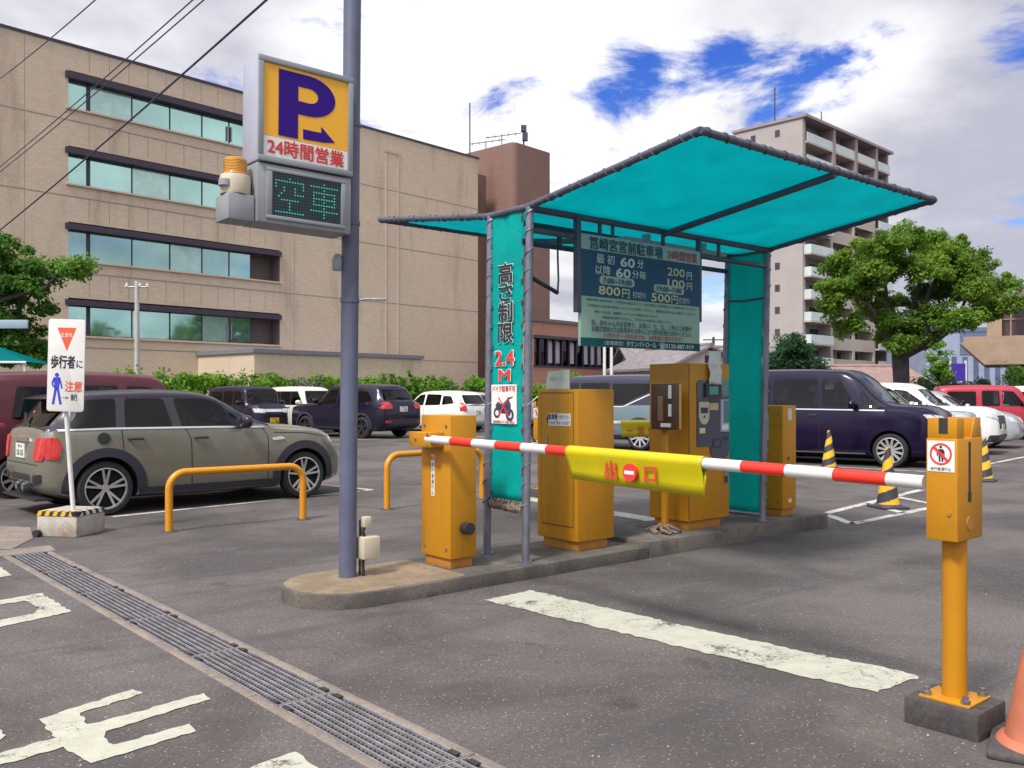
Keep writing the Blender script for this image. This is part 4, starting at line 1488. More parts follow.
pq(MB(O), 717.5, 380, 727, 396, .010, .0125).build('teal_window', M_panel2, pan)
pq(MB(O), 701.2, 383.5, 717.8, 397.5, .010, .03).build('screen_bezel', M_blackp, pan)
pq(MB(O), 704.8, 386.5, 714, 394.5, .03, .0315).build('screen', M_screen, pan)
mb = MB(O)
kx0, kx1 = PXS(695.2), PXS(705.6)
kzt, kzm, kzb = pz(700, 402), pz(700, 416), pz(700, 424.5)
pts = [(kx0, kzm), (kx0, kzt), (kx1, kzt), (kx1, kzm)]
pts = [(kx0, kzt), (kx0, kzm)] + [((kx0 + kx1) / 2 - (kx1 - kx0) / 2 * math.cos(R(180 * k / 12)), kzm - (kzm - kzb) * math.sin(R(180 * k / 12))) for k in range(1, 12)] + [(kx1, kzm), (kx1, kzt)]
mb.plate(pts, (0, QN, 0), X, Z, .010, .020)
kp = mb.build('ticket_reader_surround', M_beige, pan)
pq(MB(O), 696.6, 407.5, 704.2, 413.2, .020, .0215).build('reader_slot', M_navy, kp)
mb = MB(O); c0 = Vector((PXS(700.3), QN, pz(700, 416.5))); mb.plate([(-.018, -.012), (.018, -.012), (0, .016)], c0, X, Z, .02, .0215); mb.build('arrow', M_ink, kp)
pq(MB(O), 706.4, 403, 715.6, 410, .010, .016).build('coin_slot_plate', mat('tan plate', (.50, .33, .16), .5, 0, .1), pan)
pq(MB(O), 706.2, 399, 716, 402.8, .010, .013).build('dark_strip', M_navy, pan)
mb = pq(MB(O), 718.2, 399.5, 727.2, 431.5, .010, .018); fr = mb.build('note_reader_frame', M_ltgrey, pan)
pq(MB(O), 721.3, 400.5, 727.3, 422.5, .018, .020).build('note_reader_window', M_panel2, fr)
pq(MB(O), 719.5, 424.5, 726, 429.5, .018, .020).build('note_slot', M_plate, fr)
pq(MB(O), 696.2, 428, 701.8, 433.2, .010, .014).build('call_button', mat('cream button', (.62, .58, .36), .5, 0, .1), pan)
pq(MB(O), 710, 438.5, 719, 447.5, .010, .013).build('change_tray', M_navy, pan)
pq(MB(O), 711.5, 440, 717.5, 446, .013, .0145).build('tray_flap', M_panel, pan)
pq(MB(O), 721.5, 436.5, 727, 440, .010, .013).build('receipt_slot', M_navy, pan)
mb = pq(MB(O), 723, 470, 727, 483.5, 0, .006); lk = mb.build('lock_plate', M_steel, pm)
pq(MB(O), 723.6, 476, 726.4, 482.5, .006, .009).build('keyhole', M_blackp, lk)
pp = lot_thing('paper_notice', 'creased white paper sheet taped over the top edge of the payment machine', 'paper notice', PXS(711), QN, 1.60)
O2 = (PXS(711), QN, 1.60)
mb = MB(O2)
nw_, nh = 6, 10
vs, fs = [], []
for j in range(nh + 1):
    for i in range(nw_ + 1):
        s = PXS(704.3) + (PXS(717.3) - PXS(704.3)) * i / nw_ + .008 * math.sin(j * .8)
        z = 1.49 + .315 * j / nh
        vs.append((s, QN - .035 + .008 * math.sin(j * 1.3 + i) + (.02 * max(0, (z - 1.69) / .1) if z > 1.69 else 0), z))
for j in range(nh):
    for i in range(nw_):
        k = j * (nw_ + 1) + i
        fs.append((k, k + 1, k + nw_ + 2, k + nw_ + 1))
mb.add(vs, fs)
pp_o = mb.build('paper', mat('creased paper', (.58, .59, .55), .8, 0, .12, 20), pp, ang=60)
pp_o.modifiers.new('thickness', 'SOLIDIFY').thickness = .002
mb = MB(O2); mb.box((PXS(708), QN - .034, 1.66), (PXS(714), QN, 1.68)); mb.build('tape', M_paper, pp)
# leaflet / handset box on its own post in front of the machine
HS, HN = 6.30, 5.36
hb = lot_thing('intercom_stand', 'orange post holding a smoked brown intercom box in front of the payment machine', 'intercom stand', HS, HN, .14)
O = (HS, HN, .14)
mb = MB(O); mb.box((HS - .012, HN - .028, .14), (HS + .028, HN + .028, 1.12)); mb.build('post', M_orange, hb, bevel=.003)
mb = MB(O)
mb.box((HS - .06, HN - .07, .14), (HS + .08, HN + .07, .15)); mb.build('base_plate', M_ropeb, hb)
mb = MB(O)
for k in range(12):
    a = k * .9
    rr_ = .05 + .03 * ((k * 7) % 4); mb.tube([(HS + .03 * math.cos(a), HN + .035 * math.sin(a), .19 + .015 * (k % 3)), (HS + rr_ * .8 * math.cos(a + .8), HN + rr_ * math.sin(a + .8), .175), (HS + rr_ * math.cos(a + 1.4), HN + 1.5 * rr_ * math.sin(a + 1.4), .155)], .014, 6)
mb.build('cable_bundle', M_ropeb, hb)
M_smoke = mat('smoked brown acrylic', (0.085, 0.042, 0.028), 0.3, 0, 0.1, 6, spec=.3)
M_tan = mat('tan backplate', (0.62, 0.36, 0.10), 0.5, 0, 0.08, 6)
mb = MB(O); mb.box((HS + .02, HN - .155, 1.085), (HS + .05, HN + .185, 1.49)); bk = mb.build('back_plate', M_tan, hb, bevel=.003)
mb = MB(O); mb.box((HS - .085, HN - .16, 1.08), (HS + .02, HN + .09, 1.495)); bx = mb.build('smoked_cover', M_smoke, hb, bevel=.012)
mb = MB(O); mb.box((HS - .0955, HN - .06, 1.16), (HS - .08, HN + .0, 1.38)); mb.build('handset', mat('handset', (.25, .14, .09), .4, 0, .1), bx, bevel=.01)
mb = MB(O)
for a, b, c, d in ((-.152, -.118, 1.36, 1.48), (-.152, -.118, 1.20, 1.31), (-.148, -.03, 1.105, 1.14)):
    mb.box((HS - .0885, HN + a, c), (HS - .08, HN + b, d))
mb.build('instruction_label', M_plate, bx)

# ================================================================== HOOP RAILS
def hoop(p, q, h, label):
    p, q = Vector(p), Vector(q)
    d = (q - p); ln = d.length
    t = thing('hoop_guard_rail', label, 'guard rail', p, math.atan2(d.y, d.x), 'orange hoop guard rails')
    r = .17
    pts = [(0, 0, -.02), (0, 0, h - r)] + [(r - r * math.cos(R(a)), 0, h - r + r * math.sin(R(a))) for a in range(10, 91, 10)]
    pts += [(ln - r + r * math.sin(R(a)), 0, h - r + r * math.cos(R(a))) for a in range(0, 91, 10)] + [(ln, 0, -.02)]
    mb = MB(); mb.tube(pts, .038, 18); mb.build('rail', M_rail, t)
    mb = MB()
    for x in (0, ln):
        mb.lathe([(0, .012), (.075, .010), (.085, 0)], (x, 0, 0), seg=20)
    mb.build('mortar_collar', M_block, t)
    return t


hoop(G(169, 532), G(303, 519.5), .60, 'orange hoop guard rail beside the grey green hatchback')
hoop(G(387, 509.5), G(482, 499), .66, 'orange hoop guard rail behind the exit barrier cabinet')
hoop(G(513, 487), G(585, 481), .62, 'orange hoop guard rail mostly hidden behind the teal banner')

# ================================================================== PEDESTRIAN SIGN
sg = thing('pedestrian_sign', 'white leaning pedestrian warning sign on a striped concrete block', 'warning sign', G(72, 521), R(-11))
sg.location = (-4.40, 9.0, 0)
mb = MB(); mb.box((-.24, -.20, 0), (.20, .24, .205)); blk = mb.build('concrete_block', M_conc_w, sg, bevel=.012)
blk['label'] = 'rust stained white concrete block with yellow and black striped top edge'
mby, mbk, mbw = MB(), MB(), MB()
for k in range(10):
    a, b = -.238 + .437 * k / 10, -.238 + .437 * (k + 1) / 10
    sh_ = .02
    (mby if k % 2 == 0 else mbk).add([(a, -.2035, .205), (b, -.2035, .205), (b + sh_, -.2035, .25), (a + sh_, -.2035, .25),
                                      (a, -.14, .205), (b, -.14, .205), (b + sh_, -.14, .25), (a + sh_, -.14, .25)],
                                     [(0, 1, 2, 3), (4, 7, 6, 5), (0, 3, 7, 4), (1, 5, 6, 2), (3, 2, 6, 7)])
for k in range(9):
    a, b = -.20 + .44 * k / 9, -.20 + .44 * (k + 1) / 9
    (mbw if k % 2 else mbk).add([(.2035, a, .205), (.2035, b, .205), (.2035, b - .02, .25), (.2035, a - .02, .25),
                                 (.15, a, .205), (.15, b, .205), (.15, b - .02, .25), (.15, a - .02, .25)],
                                [(0, 1, 2, 3), (4, 7, 6, 5), (0, 3, 7, 4), (1, 5, 6, 2), (3, 2, 6, 7)])
mby.build('yellow_stripe', M_coney, blk, smooth=False); mbk.build('black_stripe', M_coneblk, blk, smooth=False); mbw.build('white_stripe', M_white, blk, smooth=False)
mb = MB(); mb.box((-.235, -.139, .20), (.149, .238, .249)); mb.build('block_top', M_conc_w, blk)
mb = MB(); mb.lathe([(0, -.05), (.035, -.05), (.035, .0), (0, .0)], (-.21, -.21, .035), 'y', 16)
mb.build('caster', M_black, sg)
lean = Vector((-.066, -.02, 1)).normalized()
p0 = Vector((.06, -.06, .24))
mb = MB(); mb.tube([p0, p0 + lean * 1.88], .022, 16); mb.build('post', M_white, sg)
bc = p0 + lean * 1.445 + Vector((.065, -.03, 0))
bx_ = (Vector((1, .22, 0)) + Vector((0, 0, -.03))).normalized(); bz_ = (lean - bx_ * lean.dot(bx_) + Vector((.03, 0, 0))).normalized(); bz_ = (bz_ - bx_ * bz_.dot(bx_)).normalized()
bn = bx_.cross(bz_)
hw, hh, cr = .180, .455, .03
pts = []
for sx, sy, a0 in ((1, 1, 0), (-1, 1, 90), (-1, -1, 180), (1, -1, 270)):
    pts += [(sx * (hw - cr) + cr * math.cos(R(a0 + 15 * k)), sy * (hh - cr) + cr * math.sin(R(a0 + 15 * k))) for k in range(7)]
mb = MB(); mb.plate(pts, bc, bx_, bz_, 0, .012); bd = mb.build('board', M_white, sg, bevel=.002)
mb = MB(); mb.plate([(-.092, .372), (.092, .372), (.004, .142)], bc, bx_, bz_, .011, .014)
mb.text('注', bc + bx_ * .035 + bz_ * -.205, bx_, bz_, .105, .082, .02, d=.0145); mb.text('意', bc + bx_ * .122 + bz_ * -.205, bx_, bz_, .105, .082, .02, d=.0145)
mb.build('red_lettering', mat('orange red ink', (.72, .10, .04), .6, 0, 0), bd, fixn=False)
mb = MB(); mb.text('止まれ', bc + bx_ * .002 + bz_ * .30, bx_, bz_, .046, .115, .04, d=.0150); mb.build('white_lettering', M_plate, bd, fixn=False)
mb = MB(); mb.text('歩行者', bc + bx_ * -.03 + bz_ * .035, bx_, bz_, .125, .235, .030, d=.0145); mb.text('に', bc + bx_ * .132 + bz_ * .018, bx_, bz_, .085, .060, .015, d=.0145)
mb.build('black_lettering', M_ink, bd, fixn=False); mb = MB(); mb.text('徐行', bc + bx_ * .085 + bz_ * -.312, bx_, bz_, .065, .065, .02, d=.0145); mb.text('→', bc + bx_ * .0 + bz_ * -.315, bx_, bz_, .04, .07, 0, d=.0145)
mb.build('black_lettering', M_ink, bd, fixn=False)
mb = MB()
q = bc + bx_ * -.085 + bz_ * -.13
mb.disc(q + bz_ * .035, bx_, bz_, .020, .0148, 16, base=.012)
for pts in ([(-.030, .012), (.030, .012), (.022, -.105), (-.022, -.105)], [(-.022, -.10), (.002, -.10), (-.022, -.255), (-.045, -.255)], [(0, -.10), (.022, -.10), (.052, -.255), (.028, -.255)],
            [(-.03, .012), (-.052, -.04), (-.045, -.075), (-.012, -.10), (-.012, -.085), (-.033, -.065), (-.035, -.04), (-.02, -.01)], [(.03, .012), (.045, -.04), (.056, -.10), (.044, -.10), (.032, -.05), (.02, -.01)]):
    mb.plate(pts, q, bx_, bz_, .012, .0146)
mb.build('blue_walking_figure', mat('blue ink', (.03, .05, .48), .5, 0, 0), bd)

# ================================================================== CONES
def cone(p, label, h=.70, rb=.145, striped=True, rot=0.3, base=.19, group=None):
    t = thing('traffic_cone', label, 'traffic cone', p, rot, group)
    mb = MB(); mb.box((-base, -base, 0), (base, base, .03)); mb.build('base', M_coneblk if striped else M_block, t, bevel=.012)
    mb = MB()
    prof = [(rb + .02, .03), (rb, .045)]
    nz = 60
    seg = 40
    z0_, z1_ = .045, h
    vs, fs, mi = [], [], []
    for i in range(nz + 1):
        tt = i / nz
        r = rb + (.028 - rb) * tt
        for k in range(seg):
            a = 2 * math.pi * k / seg
            vs.append((r * math.cos(a), r * math.sin(a), z0_ + (z1_ - z0_) * tt))
    vs.append((0, 0, h + .004))
    for i in range(nz):
        for k in range(seg):
            f = (i * seg + k, i * seg + (k + 1) % seg, (i + 1) * seg + (k + 1) % seg, (i + 1) * seg + k)
            tt = (i + .5) / nz
            ph = (tt * 2.7 - ((k / seg) * 1.0 + .55) % 1.0 * 1.0) if striped else 1
            mb.f.append(f); mb.mi.append(1 if (striped and math.floor(ph * 2) % 2 == 0) else 0)
    for k in range(seg):
        mb.f.append((nz * seg + k, nz * seg + (k + 1) % seg, (nz + 1) * seg)); mb.mi.append(0)
    mb.v = [tuple(v) for v in vs]
    mb.build('cone_body', [M_coney, M_coneblk] if striped else [M_coner], t, ang=50)
    mb = MB(); mb.lathe([(rb + .03, .03), (rb + .022, .042), (rb - .005, .055)], seg=32); mb.build('foot_flange', M_coneblk if striped else M_coner, t)
    return t


g_c = 'black and yellow spiral striped cones'
cone(G(829, 469), 'black and yellow striped cone close beside the dark violet minivan door', .72, .135, True, .5, .17, g_c)
cone(G(888, 508), 'black and yellow striped cone standing inside the painted white box', .74, .135, True, .2, .18, g_c)
cone(G(984, 481), 'black and yellow striped cone mostly hidden behind the orange arm receiver', .70, .135, True, .9, .17, g_c)
cone(Vector((2.10, 3.52, 0)), 'faded orange red traffic cone cut by the right edge of the photo', .72, .155, False, -.55, .205)

# ================================================================== CARS
def see_glass(name, tint):
    """tinted pane: what lies behind shows through, the surroundings mirror in it"""
    m = bpy.data.materials.new(name); m.use_nodes = True
    t = NT(m.node_tree); out = t.n['Material Output']
    t.n.remove(t.n['Principled BSDF'])
    tr = t.node('ShaderNodeBsdfTransparent'); tr.inputs[0].default_value = tint + (1,)
    gl = t.node('ShaderNodeBsdfGlossy'); gl.inputs['Roughness'].default_value = 0.015
    fr = t.node('ShaderNodeFresnel'); fr.inputs[0].default_value = 1.45
    mx = t.node('ShaderNodeMixShader')
    t.l.new(fr.outputs[0], mx.inputs[0]); t.l.new(tr.outputs[0], mx.inputs[1]); t.l.new(gl.outputs[0], mx.inputs[2])
    t.l.new(mx.outputs[0], out.inputs[0])
    return m


M_glass = see_glass('car glass', (0.42, 0.50, 0.50))
M_privacy = see_glass('privacy car glass', (0.10, 0.10, 0.13))
M_seat = mat('car seat fabric', (0.035, 0.033, 0.036), .8, 0, .15, 12)
M_cabin = mat('car interior lining', (0.045, 0.043, 0.045), .85, 0, .1, 5)
M_glass_g = M_glass
M_tyre = mat('tyre', (0.016, 0.016, 0.018), 0.8, 0, 0.15, 20)
M_alloy = mat('alloy wheel', (0.62, 0.61, 0.62), 0.3, 0.75, 0.06, 20)
M_alloyd = mat('dark alloy wheel', (0.05, 0.05, 0.06), 0.35, 0.5, 0.06, 20)
M_wheelwell = mat('wheel well', (0.008, 0.008, 0.009), 0.95, 0, 0)
M_chrome = mat('chrome trim', (0.72, 0.72, 0.74), 0.12, 1.0, 0)
M_cladding = mat('black cladding', (0.028, 0.027, 0.042), 0.5, 0, 0.06, 6)
M_lampred = mat('tail lamp red', (0.50, 0.015, 0.015), 0.12, 0, 0.1, 30, coat=.6)
M_lampclr = mat('headlamp glass', (0.55, 0.58, 0.62), 0.08, 0.3, 0.1, 30, coat=.8)
M_lampam = mat('amber lamp', (0.65, 0.25, 0.03), 0.12, 0, 0.1, 30, coat=.6)
M_platew = mat('white number plate', (0.66, 0.67, 0.64), 0.5, 0, 0)
M_platey = mat('yellow number plate', (0.75, 0.45, 0.02), 0.5, 0, 0)
M_seam = mat('panel gap', (0.012, 0.012, 0.012), 0.9, 0, 0)


def car_paint(name, rgb, metal=0.25, rough=0.28, coat=.4):
    return mat(name, rgb, rough, metal, 0.03, 3, spec=0.4, coat=coat)


def pchip(xs, ys, x):
    """monotone cubic through the given points"""
    xs, ys = np.asarray(xs, float), np.asarray(ys, float)
    h = np.diff(xs); dl = np.diff(ys) / h
    m = np.zeros(len(xs))
    for i in range(1, len(xs) - 1):
        if dl[i - 1] * dl[i] > 0:
            w1, w2 = 2 * h[i] + h[i - 1], h[i] + 2 * h[i - 1]
            m[i] = (w1 + w2) / (w1 / dl[i - 1] + w2 / dl[i])
    m[0], m[-1] = dl[0], dl[-1]
    x = np.clip(x, xs[0], xs[-1])
    k = np.clip(np.searchsorted(xs, x, side='right') - 1, 0, len(h) - 1)
    t = (x - xs[k]) / h[k]
    return ((2 * t**3 - 3 * t**2 + 1) * ys[k] + (t**3 - 2 * t**2 + t) * h[k] * m[k] + (-2 * t**3 + 3 * t**2) * ys[k + 1] + (t**3 - t**2) * h[k] * m[k + 1])


class Body:
    """car shell lofted from cross sections along its length (x forward, y left)"""
    def __init__(self, top, belt, wid, bot, wroof, ridge=.03):
        xs0, xs1 = top[0][0], top[-1][0]
        key = sorted(set([p[0] for c in (top, belt, wid, bot) for p in c if xs0 <= p[0] <= xs1]))
        st = set(key)
        for a, b in zip(key[:-1], key[1:]):
            n = max(1, int((b - a) / .055))
            for k in range(n):
                st.add(a + (b - a) * k / n)
        xs = np.array(sorted(st))
        f = lambda c: pchip([p[0] for p in c], [p[1] for p in c], xs)
        zt, zb, wm, zf = f(top), f(belt), f(wid), f(bot)
        vs, fs = [], []
        rows = []
        for x, t, b, w_, lo in zip(xs, zt, zb, wm, zf):
            cabin = max(0.0, min(1.0, (t - b) / .28))
            b = min(b, t - .05)
            wr = w_ * (wroof * cabin + .84 * (1 - cabin))
            wb_ = w_ * .965
            half = [(0, lo), (w_ * .80, lo), (w_ * .945, lo + .035), (w_ * .985, lo + .10), (w_, lo + .34 * (b - lo)), (w_ * 1.0, lo + .62 * (b - lo)),
                    (w_ * .985, lo + .88 * (b - lo)), (wb_, b)]
            up = t - b
            rr = min(.10, up * .45)
            half += [(wb_ + (wr - wb_) * .5, b + (up - rr) * .5), (wr + .0, b + up - rr), (wr - rr * .35, t - rr * .42), (wr - rr * 1.0, t - rr * .10), (wr * .62, t + ridge * .55), (wr * .3, t + ridge * .9), (0, t + ridge)]
            ring = half + [(-y, z) for y, z in reversed(half[1:-1])]
            rows.append([(x, y, z) for y, z in ring])
        m = len(rows[0])
        for r in rows: vs += r
        for i in range(len(rows) - 1):
            for k in range(m):
                fs.append((i * m + k, i * m + (k + 1) % m, (i + 1) * m + (k + 1) % m, (i + 1) * m + k))
        fs.append(tuple(reversed(range(m))))
        fs.append(tuple((len(rows) - 1) * m + k for k in range(m)))
        self.v, self.f = vs, fs
        self.bvh = BVHTree.FromPolygons([Vector(v) for v in vs], [f for f in fs])

    def hit(self, p, axis):
        """p = 2D point seen along an axis; returns point and outward normal on the shell"""
        if axis in ('L', 'R'):
            s = 1 if axis == 'L' else -1
            r = self.bvh.ray_cast(Vector((p[0], s * 4, p[1])), Vector((0, -s, 0)))
            fb = Vector((p[0], s * .5, p[1]))
        elif axis in ('F', 'B'):
            s = 1 if axis == 'F' else -1
            r = self.bvh.ray_cast(Vector((s * 8, p[0], p[1])), Vector((-s, 0, 0)))
            fb = Vector((s * 1.5, p[0], p[1]))
        else:
            r = self.bvh.ray_cast(Vector((p[0], p[1], 5)), Vector((0, 0, -1)))
            fb = Vector((p[0], p[1], 1))
        if r[0] is None:
            q = self.bvh.find_nearest(fb)
            return q[0], q[1]
        return r[0], r[1]

    def patch(self, mb, poly, axis, off=.006, step=.07, mi=0, thick=.012):
        """lay a flat outline on the shell"""
        bm = bmesh.new()
        vs = [bm.verts.new((p[0], p[1], 0)) for p in poly]
        bm.faces.new(vs)
        for ax in (0, 1):
            lo, hi = min(p[ax] for p in poly), max(p[ax] for p in poly)
            n = int((hi - lo) / step)
            for k in range(1, n + 1):
                c = lo + (hi - lo) * k / (n + 1)
                co = Vector((c, 0, 0)) if ax == 0 else Vector((0, c, 0))
                bmesh.ops.bisect_plane(bm, geom=bm.verts[:] + bm.edges[:] + bm.faces[:], plane_co=co, plane_no=X if ax == 0 else Y)
        bmesh.ops.triangulate(bm, faces=bm.faces)
        bm.verts.index_update()
        dirn = {'L': Y, 'R': -Y, 'F': X, 'B': -X, 'T': Z}[axis]
        outer, inner = [], []
        for v in bm.verts:
            p, nn = self.hit((v.co.x, v.co.y), axis)
            outer.append(p + dirn * off); inner.append(p - dirn * thick)
        fs = [tuple(v.index for v in f.verts) for f in bm.faces]
        be = [(e.verts[0].index, e.verts[1].index) for e in bm.edges if len(e.link_faces) == 1]
        bm.free()
        n = len(outer)
        mb.add(outer + inner, fs + [(a, b, b + n, a + n) for a, b in be], mi)
        return mb

    def line(self, mb, pts, axis, wd=.008, off=.004, mi=0):
        """a thin strip along a polyline on the shell"""
        for a, b in zip(pts[:-1], pts[1:]):
            a, b = Vector(a), Vector(b)
            n = max(1, int((b - a).length / .07))
            d = (b - a).normalized(); nn = Vector((-d.y, d.x)) * wd / 2
            dirn = {'L': Y, 'R': -Y, 'F': X, 'B': -X, 'T': Z}[axis]
            l = []
            for i in range(n + 1):
                c = a + (b - a) * (i / n)
                for q in (c + nn, c - nn):
                    p, _ = self.hit((q.x, q.y), axis)
                    l.append(p + dirn * off)
            mb.add(l, [(2 * i, 2 * i + 1, 2 * i + 3, 2 * i + 2) for i in range(n)], mi)
        return mb


def rpoly(pts, r=.05, k=4):
    """round the corners of an outline"""
    out = []
    n = len(pts)
    for i in range(n):
        a, b, c = Vector(pts[i - 1]), Vector(pts[i]), Vector(pts[(i + 1) % n])
        d1, d2 = (a - b), (c - b)
        rr = min(r, d1.length * .45, d2.length * .45)
        p, q = b + d1.normalized() * rr, b + d2.normalized() * rr
        for j in range(k + 1):
            t = j / k
            out.append(tuple(p * (1 - t) ** 2 + b * 2 * t * (1 - t) + q * t * t))
    return out


def make_wheel(car, x, y, r, side, spokes, style, wide=.19):
    s = 1 if side > 0 else -1
    mb = MB((x, y, r))
    hw = wide / 2
    prof = [(r * .74, -hw), (r * .93, -hw), (r * .985, -hw * .75), (r, -hw * .3), (r, hw * .3), (r * .985, hw * .75), (r * .93, hw), (r * .79, hw * 1.02), (r * .765, hw * .9), (r * .74, hw * .5)]
    mb.lathe([(a, h * s) for a, h in prof], (x, y, r), 'y', 40)
    wname = 'wheel'
    wh = mb.build(wname, M_tyre, car, ang=50)
    wh.location = (x, y, r)
    rim = MB()
    R0 = r * .76
    rim.lathe([(R0, hw * .95 * s), (R0 * .94, hw * .98 * s), (R0 * .92, hw * .70 * s)], (0, 0, 0), 'y', 40)
    rim.lathe([(0, hw * .80 * s), (R0 * .17, hw * .80 * s), (R0 * .2, hw * .66 * s), (R0 * .2, hw * .4 * s)], (0, 0, 0), 'y', 20)
    for k in range(spokes):
        a = 2 * math.pi * k / spokes + .3
        for da in ((-.14, .14) if style == 'double' else (0,)):
            d0 = Vector((math.cos(a + da * .6), 0, math.sin(a + da * .6))); d1 = Vector((math.cos(a + da * 1.25), 0, math.sin(a + da * 1.25)))
            p0, p1 = d0 * R0 * .16, d1 * R0 * .95
            c = (p0 + p1) / 2 + Y * hw * .72 * s
            ln = (p1 - p0); e = ln.normalized(); t = e.cross(Y)
            w0 = R0 * (.055 if style == 'double' else .085)
            rim.obox(c, ln / 2 + Y * hw * .06 * s, t * w0, Y * hw * .12)
    rim_o = rim.build('rim', M_alloy if style != 'dark' else M_alloyd, wh, ang=30)
    dk = MB()
    dk.lathe([(0, hw * .30 * s), (R0 * .98, hw * .35 * s)], (0, 0, 0), 'y', 28)
    dk.build('brake_disc', M_wheelwell, wh)
    return wh


def make_car(label, pos, hdg, cfg, group=None):
    car = thing('parked_car', label, 'car', pos, R(hdg), group)
    B = Body(cfg['top'], cfg['belt'], cfg['wid'], cfg['bot'], cfg.get('wroof', .80), cfg.get('ridge', .03))
    r, fx, rx = cfg['r'], cfg['fx'], cfg['rx']
    hwm = max(p[1] for p in cfg['wid'])
    # shell with wheel arches cut out
    me = bpy.data.meshes.new('body')
    me.from_pydata(B.v, [], B.f)
    me.materials.append(cfg['paint']); me.materials.append(M_wheelwell); me.materials.append(cfg.get('roof', cfg['paint'])); me.materials.append(M_cabin)
    bm = bmesh.new(); bm.from_mesh(me); bmesh.ops.recalc_face_normals(bm, faces=bm.faces)
    if 'roof' in cfg:
        for f in bm.faces:
            c = f.calc_center_median()
            zt = np.interp(c.x, [p[0] for p in cfg['belt']], [p[1] for p in cfg['belt']])
            if c.z > zt + .0 and cfg['roof_x'][0] < c.x < cfg['roof_x'][1]:
                f.material_index = 2
    bm.to_mesh(me); bm.free()
    body = bpy.data.objects.new('body', me); C.objects.link(body)
    cut = MB()
    for x in (fx, rx):
        for s in (-1, 1):
            cut.cyl((x, s * (hwm + .2), r), (x, s * (hwm - .30), r), r * 1.17, r * 1.17, 36)
    co = cut.build('cutter', [cfg['paint'], M_wheelwell], None)
    co.data.polygons.foreach_set('material_index', [1] * len(co.data.polygons))
    md = body.modifiers.new('arches', 'BOOLEAN'); md.operation = 'DIFFERENCE'; md.object = co; md.solver = 'EXACT'
    # the cabin is hollow: openings where the windows are, and a passage from windscreen to rear window
    cuts_ = [co]
    def cutter(polys, along):
        q = MB()
        for pts in polys:
            n_ = len(pts)
            if along == 'y':
                a, b = [(p[0], -2.0, p[1]) for p in pts], [(p[0], 2.0, p[1]) for p in pts]
            else:
                a, b = [(cfg['roof_cut'][0], p[0], p[1]) for p in pts], [(cfg['roof_cut'][1], p[0], p[1]) for p in pts]
            q.add(a + b, [tuple(range(n_)), tuple(reversed(range(n_, 2 * n_)))] + [(i, (i + 1) % n_, n_ + (i + 1) % n_, n_ + i) for i in range(n_)])
        o_ = q.build('cutter', [cfg['paint'], M_wheelwell, cfg['paint'], M_cabin], None)
        o_.data.polygons.foreach_set('material_index', [3] * len(o_.data.polygons))
        m_ = body.modifiers.new('cabin', 'BOOLEAN'); m_.operation = 'DIFFERENCE'; m_.object = o_; m_.solver = 'EXACT'
        cuts_.append(o_)
    if 'wind' in cfg and cfg.get('side_glass'):
        shrink = lambda pts: [(lambda c: (c[0] + (p[0] - c[0]) * .97, c[1] + (p[1] - c[1]) * .97))((sum(a[0] for a in pts) / len(pts), sum(a[1] for a in pts) / len(pts))) for p in pts]
        cutter([rpoly(shrink(p), .05) for p in cfg['side_glass']], 'y')
        wz = cfg['wind']
        z0_ = max(wz[0][1], max(p[1] for g_ in cfg['side_glass'] for p in g_[:2] if p[1] < wz[2][1] - .2)) + .015; z1_ = wz[2][1] - .015
        hw0 = min(abs(wz[0][0]), hwm * .74); hw1 = abs(wz[2][0]) - .02
        cfg['roof_cut'] = (-3.0 if 'rearw' in cfg else min(p[0] for g_ in cfg['side_glass'] for p in g_), 3.0)
        cutter([[(-hw0, z0_), (hw0, z0_), (hw1, z1_), (-hw1, z1_)]], 'x')
    dg = bpy.context.evaluated_depsgraph_get(); dg.update()
    nm = bpy.data.meshes.new_from_object(body.evaluated_get(dg))
    body.modifiers.clear(); body.data = nm
    for o_ in cuts_:
        bpy.data.objects.remove(o_)
    nm.polygons.foreach_set('use_smooth', [True] * len(nm.polygons)); nm.set_sharp_from_angle(angle=R(42))
    body.parent = car
    P = lambda name, mb, m, parent=body: mb.build(name, m, parent, ang=40)
    gl = cfg.get('glass', M_glass)
    sx_ = 0.0
    if 'wind' in cfg and cfg.get('side_glass'):
        fw_ = max(cfg['side_glass'], key=lambda g_: sum(p[0] for p in g_) / len(g_) if len(g_) > 3 else -9)
        sx_ = min(p[0] for p in fw_) + .28; ztop_ = cfg['wind'][2][1] - .12
        for row, xx in enumerate((sx_, sx_ - .92)):
            for yy in (.36, -.36):
                mbq = MB()
                bz_ = z0_ - .02
                mbq.obox((xx - .05, yy, (bz_ + ztop_ - .20) / 2), X * .06 + Z * .0, Y * .22, Z * (ztop_ - .20 - bz_) / 2)
                mbq.obox((xx - .09, yy, ztop_ - .10), X * .045, Y * .12, Z * .10)
                mbq.tube([(xx - .08, yy + .05, ztop_ - .22), (xx - .09, yy + .05, ztop_ - .12)], .008, 6)
                P('front_seat' if row == 0 else 'rear_seat', mbq, M_seat, car)
        mbq = MB()
        cwx = sx_ + .42
        mbq.tube([Vector((cwx + .06 * math.sin(a), -.36 + .18 * math.cos(a), z0_ + .02 + .17 * math.sin(a))) for a in [2 * math.pi * k / 24 for k in range(25)]], .014, 8, caps=False)
        P('steering_wheel', mbq, M_blackp, car)
    for pts in cfg.get('side_glass', []):
        for ax in 'LR':
            rear_ = sum(p[0] for p in pts) / len(pts) < sx_ - .45 if 'wind' in cfg else True
            P('side_window', B.patch(MB(), rpoly(pts, .05), ax, .004), M_privacy if rear_ else gl)
